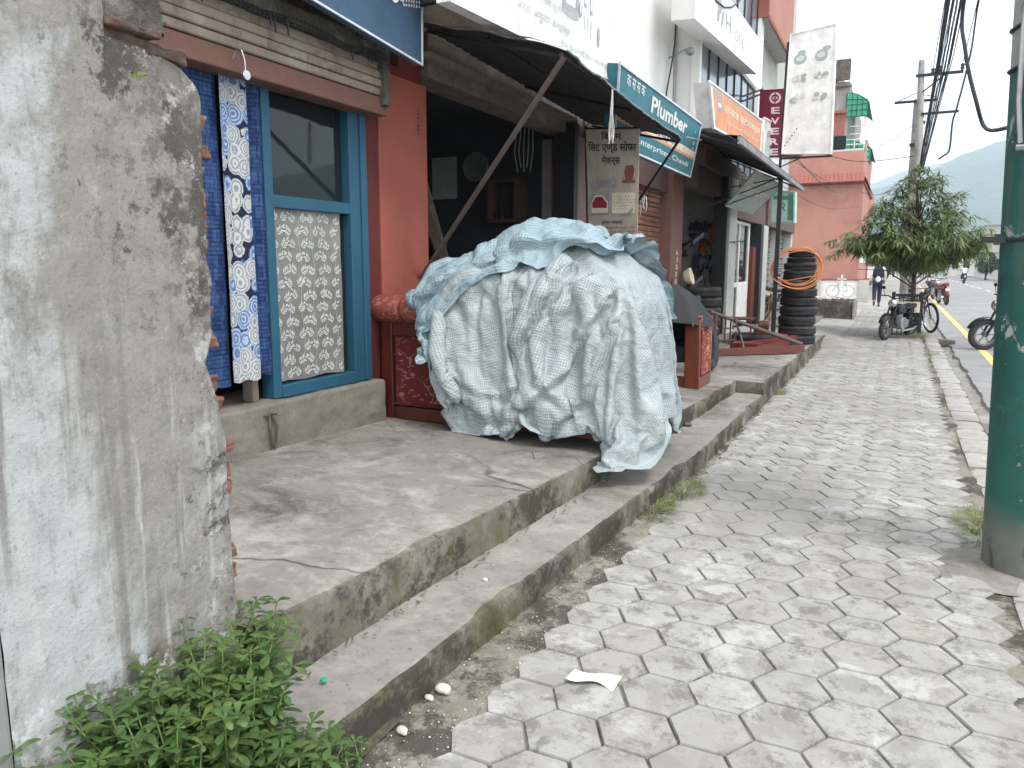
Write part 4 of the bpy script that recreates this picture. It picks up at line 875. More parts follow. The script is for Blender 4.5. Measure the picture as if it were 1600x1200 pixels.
# orange fascia sign
t, Q = board('signboard', 'orange signboard with white rim and pale lettering above the black awning', 'sign', [(-2.45,11.2,3.38),(-2.45,15.25,3.55),(-2.45,15.3,4.12),(-2.45,10.85,3.92)], .22, MK_WHITE, MK_WHITE, .03)
qshape(Q, [(0, rect(.045, .05, .985, .93))], [MK_ORANGE], t, 'orange_field', .003)
qshape(Q, [(0, ell(.13, .62, .045, .17)), (1, ell(.13, .62, .03, .05)), (0, ell(.12, .82, .05, .07))], [MK_GREYINK, MK_WHITE], t, 'emblem', .006)
qtext(Q, [('जनरल अटोमोबाइल', .22, .50, .95, .78, .02), ('तथा टायर रिपेयर सेन्टर', .25, .25, .93, .38, .005)], MK_CREAM, t, off=.006)
t, Q = board('picture_panel', 'white panel with green tinted portraits at the end of the orange signboard', 'sign', [(-2.42,15.32,3.46),(-2.42,18.0,3.62),(-2.42,17.9,4.38),(-2.42,15.32,4.18)], .08, MK_WHITE, MK_WHITE, .03)
qshape(Q, [(0, ell(.25, .62, .10, .14)), (1, ell(.25, .35, .15, .25)), (1, ell(.10, .85, .06, .1)), (0, ell(.70, .40, .14, .20)), (2, ell(.70, .40, .09, .13)), (1, rect(.62, .12, .82, .2))], [MK_GREYINK, MK_MINT, MK_FOODG], t, 'picture', .004)
# black awning with grey tin edge and its post
aw = thing('shop_awning', 'black awning with pale grey tin edge on a dark post over the tyre shop', 'awning', (-2.4, 12, 3))
def aw2(u, v, dz=0):
    y = lerp(lerp(12.1, 9.15, v), 15.75, u); x = lerp(-3.25, -1.72, v); z = lerp(3.62, lerp(2.90, 2.94, u), v); return (x, y, z-.05*max(0, v-.9)*10*.6-.03*math.sin(math.pi*u)*v+.008*math.sin(y*20)+dz)
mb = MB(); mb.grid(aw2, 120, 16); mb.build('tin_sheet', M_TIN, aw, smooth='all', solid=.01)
mb = MB(); mb.add([(-1.70,9.2,2.845),(-1.70,15.8,2.865),(-1.70,15.8,2.93),(-1.70,9.2,2.925),(-1.735,9.2,2.845),(-1.735,15.8,2.865),(-1.735,15.8,2.93),(-1.735,9.2,2.925)], [(0,1,2,3),(7,6,5,4),(0,4,5,1),(1,5,6,2),(2,6,7,3),(3,7,4,0)]); mb.add([(-1.70,9.2,2.932),(-1.70,15.8,2.937),(-1.95,15.8,3.02),(-1.95,9.6,3.02)], [(0,1,2,3)]); mb.build('tin_edge', M_TINEDGE, aw)
mb = MB()
for u in (0.02, .33, .66, .98): mb.tube([aw2(u, .02, -.03), aw2(u, .97, -.03)], .018, 4)
mb.tube([aw2(0, .97, -.03), aw2(1, .97, -.03)], .02, 4); mb.tube([(-3.2,12.9,2.3),(-1.75,13.0,2.86)], .014, 4); mb.build('support_frame', M_DSTEEL, aw)
mb = MB(); mb.box(-1.80, -1.735, 13.05, 13.11, .2, 2.85); mb.build('post', M_DSTEEL, aw)
# flat board slung below the awning
t, Q = board('slung_board', 'faded grey green signboard slung under the black awning', 'sign', [(-2.60,13.0,2.44),(-2.60,15.7,2.46),(-2.02,15.2,2.94),(-2.02,12.3,2.90)], .02, MK_FOODG, MK_GREYINK, .012)
qtext(Q, [('टायर मर्मत', .12, .35, .85, .62, .01), ('सेन्टर', .2, .72, .6, .92, 0)], MK_CREAM, t)
mb = MB(); mb.tube([(-1.8,13.2,2.86),(-2.5,12.9,2.72)], .01, 5); mb.tube([(-1.9,14.2,2.85),(-2.6,13.0,2.45)], .01, 5); mb.build('wire', M_CABLE, t)
# perpendicular signs
t, Q = board('green_signboard', 'small pale green hanging signboard behind the awning post', 'sign', [(-2.36,16.5,2.34),(-1.93,16.4,2.32),(-1.95,16.4,2.92),(-2.40,16.5,2.96)], .16, MK_MINT, MK_FOODG, .03)
qtext(Q, [('२', .42, .35, .62, .65, .02)], MK_GREENP, t); qshape(Q, [(0, rect(.72,.08,.95,.92)), (0, rect(.08,.74,.95,.86))], [MK_GREENP], t, 'stripe')
mb = MB(); mb.tube([(-3.2,16.5,2.9),(-2.38,16.5,2.9)], .015, 5); mb.build('bracket', M_DSTEEL, t)
t, Q = board('bank_sign', 'tall maroon vertical sign with a round emblem and white letters', 'sign', [(-2.66,16.2,3.60),(-1.86,16.0,3.55),(-1.92,16.0,4.79),(-2.66,16.2,4.86)], .2, MK_MAROON, MK_MAROON, .01)
qtext(Q, [(ch, .31-.004*i, .64-.155*i, .53-.004*i, .74-.155*i, .03) for i, ch in enumerate('EVERE')], MK_PINKT, t)
Pw = [(0, ell(.40, .875, .15, .085, 24)), (1, ell(.40, .875, .10, .055, 20)), (0, ell(.40, .875, .07, .022, 16)), (2, ell(.40, .875, .035, .018, 12)), (1, rect(.385, .93, .415, .965)), (1, rect(.385,.785,.415,.82))]
qshape(Q, Pw, [MK_PINKT, MK_MAROON, MK_REDP], t, 'emblem')
mb = MB(); mb.tube([(-3.2,16.9,4.9),(-2.6,16.2,4.88)], .02, 4); mb.tube([(-3.2,16.9,4.8),(-2.6,16.2,4.8)], .02, 4); mb.build('bracket', M_GREY, t)
t, Q = board('tall_signboard', 'tall white double sided signboard with six grey food pictures on a metal post', 'sign', [(-1.80,13.3,3.25),(-1.065,13.22,3.20),(-1.10,13.22,5.10),(-1.76,13.3,5.05)], .12, MK_WHITE, MK_WHITE, .02)
ps = []; rq = random.Random(4)
for r_, v0 in enumerate((.80, .63, .46)):
    for c_ in range(2):
        u0 = .08+.46*c_
        if r_ == 0: ps += [(0, ell(u0+.17, v0-.02, .14, .045)), (1, ell(u0+.17, v0-.015, .09, .022)), (0, ell(u0+.2+.08*c_, v0+.03, .09, .02))]
        else:
            for k in range(9): ps.append((k % 2, ell(u0+.05+.26*rq.random(), v0-.03+.05*rq.random(), .03+.03*rq.random(), .010+.014*rq.random(), 10)))
qshape(Q, ps, [MK_FOODG, MK_PALEINK], t, 'picture'); mb = MB()
for k in range(6): a_, b_ = qat(Q, .05+.045*k, .07+.027*k, .004), qat(Q, .05+.045*k, .07+.027*k, .008); mb = MB(); mb.cyl(a_, b_, .010, n=8); mb.build('dot', MK_INK, t)
mb = MB(); mb.tube([(-1.83,13.36,2.9),(-1.80,13.36,4.95)], .028, 4); mb.tube([(-1.83,13.36,3.18),(-1.05,13.3,3.17)], .02, 4); mb.tube([(-1.83,13.36,3.05),(-1.5,13.33,3.18)], .012, 4); mb.tube([(-1.77,13.1,2.8),(-1.83,13.36,3.0)], .02, 4); mb.build('post', M_DSTEEL, t)
# ================================================================ PINK BUILDING and neighbours beyond the forecourt
pb = thing('pink_building', 'large salmon pink building with blank side wall and tiled cornice', 'building', (-5, 38, 0))
mb = MB(); mb.box(-12, -1.60, 37, 46, 0, 4.95); mb.box(-12, -1.66, 37.02, 46, 5.42, 6.35); mb.build('wall', M_PINK, pb)
mb = MB(); mb.box(-12, -1.52, 36.92, 46, 4.95, 5.05)
for k in range(60): mb.add([(-12+.174*k, 36.62, 5.05), (-12+.174*k+.165, 36.62, 5.05), (-12+.174*k+.165, 36.98, 5.42), (-12+.174*k, 36.98, 5.42), (-12+.174*k, 36.66, 5.0), (-12+.174*k+.165, 36.66, 5.0)], [(0,1,2,3),(4,5,1,0)])
mb.add([(-1.45,36.62,5.05),(-1.45,46,5.05),(-1.66,46,5.42),(-1.66,37,5.42)], [(0,1,2,3)]); mb.build('cornice', M_PINKDK, pb)
mb = MB()
mb.box(-2.9, -1.7, 37.05, 38, 6.36, 6.42)
for z in (6.42, 6.62, 6.82): mb.tube([(-2.45,37.05,z),(-1.7,37.05,z)], .02, 4); mb.tube([(-1.7,37.05,z),(-1.7,41,z)], .02, 4)
for x in (-2.45, -2.07, -1.7): mb.tube([(x,37.05,6.35),(x,37.05,6.85)], .02, 4)
mb.build('railing', MK_WHITE, pb)
mb = MB(); mb.box(-3.3, -2.45, 37.1, 37.6, 6.36, 7.0); mb.box(-3.7, -2.9, 37.3, 38, 7.4, 8.6); mb.build('upper_room', M_GREYWALL, pb)
mb = MB(); mb.box(-3.4, -2.5, 37.0, 37.09, 7.02, 7.9); mb.box(-3.5, -2.42, 36.9, 37.2, 7.92, 8.05); mb.build('upper_balcony', M_PINKDK, pb, bevel=.01)
mb = MB(); mb.box(-2.9, -2.4, 37.02, 37.08, 6.45, 7.0); mb.build('window', M_GLASSDK, pb)
gbd = thing('balcony_building', 'taller building with green corrugated balcony roofs behind the pink one', 'building', (-4, 48, 0))
mb = MB(); mb.box(-12, -3.0, 46.5, 60, 0, 11.2); mb.box(-12, -3.6, 46.4, 58, 11.2, 12.2); mb.build('wall', M_GREYWALL, gbd)
for z0, x1 in ((7.4, -1.85), (4.8, -1.55)):
    mb = MB(); mb.box(-3.0, x1-.15, 46.8, 56, z0-.1, z0+.05); mb.box(x1-.25, x1-.15, 46.8, 56, z0+.05, z0+.9); mb.build('balcony', M_PINK, gbd, bevel=.01)
M_GREENROOF = Mat('green translucent sheet', (.02,.36,.20), .4, 0, .5).lay((.01,.22,.13), 2, .45, .6, .8, (8,1,1)).done()
for z0, x1 in ((10.2, -2.0), (7.75, -1.7)):
    mb = MB(); mb.grid(lambda u, v: (lerp(-3.1, x1, u), lerp(46.3, 53, v), z0+.4-.55*u*u+.02*math.sin(v*90)), 8, 200); mb.grid(lambda u, v: (lerp(-3.1, x1-.05, u), 46.32, z0-.9+(1.28-.55*u*u)*v), 8, 4); mb.build('green_roof', M_GREENROOF, gbd, smooth='all')
    mb = MB()
    for k in range(5): u = k/4; mb.tube([(lerp(-3.1, x1-.05, u), 46.28, z0-.9), (lerp(-3.1, x1-.05, u), 46.28, z0+.38-.55*u*u)], .02, 4)
    for k in range(4): mb.tube([(-3.1, 46.28, z0-.85+k*.3), (x1-.05, 46.28, z0-.85+k*.3-(.1 if k == 3 else 0))], .018, 4)
    mb.build('roof_frame', M_DSTEEL, gbd)
mb = MB()
for z in (8.5, 8.9): mb.tube([(-2.9,46.7,z),(-2.0,46.7,z)], .025, 4)
for k in range(4):
    z = 2.6+k*.0; mb.box(-3.0, -2.97, 48+2*k, 49.2+2*k, 5.6, 7.0)
mb.build('balcony_rail', MK_WHITE, gbd)
mb = MB(); mb.add([(-2.4,46.6,8.2),(-1.95,46.6,8.1),(-2.15,46.6,9.7)], [(0,1,2)]); mb.build('hanging_cloth', MK_PINKT, gbd, solid=.01)
mb = MB(); mb.box(-4.2, -2.9, 46.3, 46.45, 10.9, 11.0); mb.box(-3.9, -3.0, 46.2, 46.4, 11.25, 12.3); mb.build('roof_tank', M_DARKCON, gbd)
# far row of houses down the left and across the road
rq = random.Random(21)
cols_ = [M_OFFWHITE, M_PINK, M_GREYLITE, M_WHITE, M_GREYWALL]
names_ = ['cream', 'salmon', 'pale grey', 'white', 'dull grey']
def house(x0, x1, y0, y1, h, mat, label, face):
    t = thing('town_house', label, 'house', ((x0+x1)/2, (y0+y1)/2, 0), 'far houses along the road')
    mb = MB(); mb.box(x0, x1, y0, y1, -.1, h); mb.build('wall', mat, t)
    mb = MB(); mb.box(x0-.15, x1+.15, y0-.15, y1+.15, h, h+.14)
    for k in range(1, int(h//3)): mb.box(x0-.1, x1+.1, y0-.1, y1+.1, 3*k, 3*k+.12)
    mb.build('roof', M_GREYWALL, t)
    for k in range(int(h//3)):
        n = 3
        for j in range(n):
            mb = MB(); cx = lerp(x0, x1, (j+.5)/n); mb.box(cx-.45, cx+.45, y0-.04, y0+.02, 3*k+1, 3*k+2.3); cy = lerp(y0, y1, (j+.5)/n)
            xf = x1 if face > 0 else x0; mb.box(xf-.03, xf+.03, cy-.5, cy+.5, 3*k+1, 3*k+2.3); mb.build('window', M_GLASSDK, t)
    return t
house(-12, -3.4, 62, 76, 6.2, M_PINK, 'salmon two storey house next after the green balcony building', 1)
house(-13, -3.6, 80, 95, 5.6, M_OFFWHITE, 'cream two storey house farther down the left side of the road', 1)
house(9.3, 17, 112, 124, 6.3, M_GREYLITE, 'pale grey two storey house across the far end of the road', -1)
house(7.6, 12.5, 150, 165, 6.0, M_OFFWHITE, 'cream house seen beyond the pale grey one across the road', -1)
house(10.8, 18, 92, 104, 9, M_WHITE, 'white three storey house mostly behind the green pole', -1)
house(3.5, 7.2, 196, 210, 6.5, M_WHITE, 'small white house closing the far end of the road', -1)
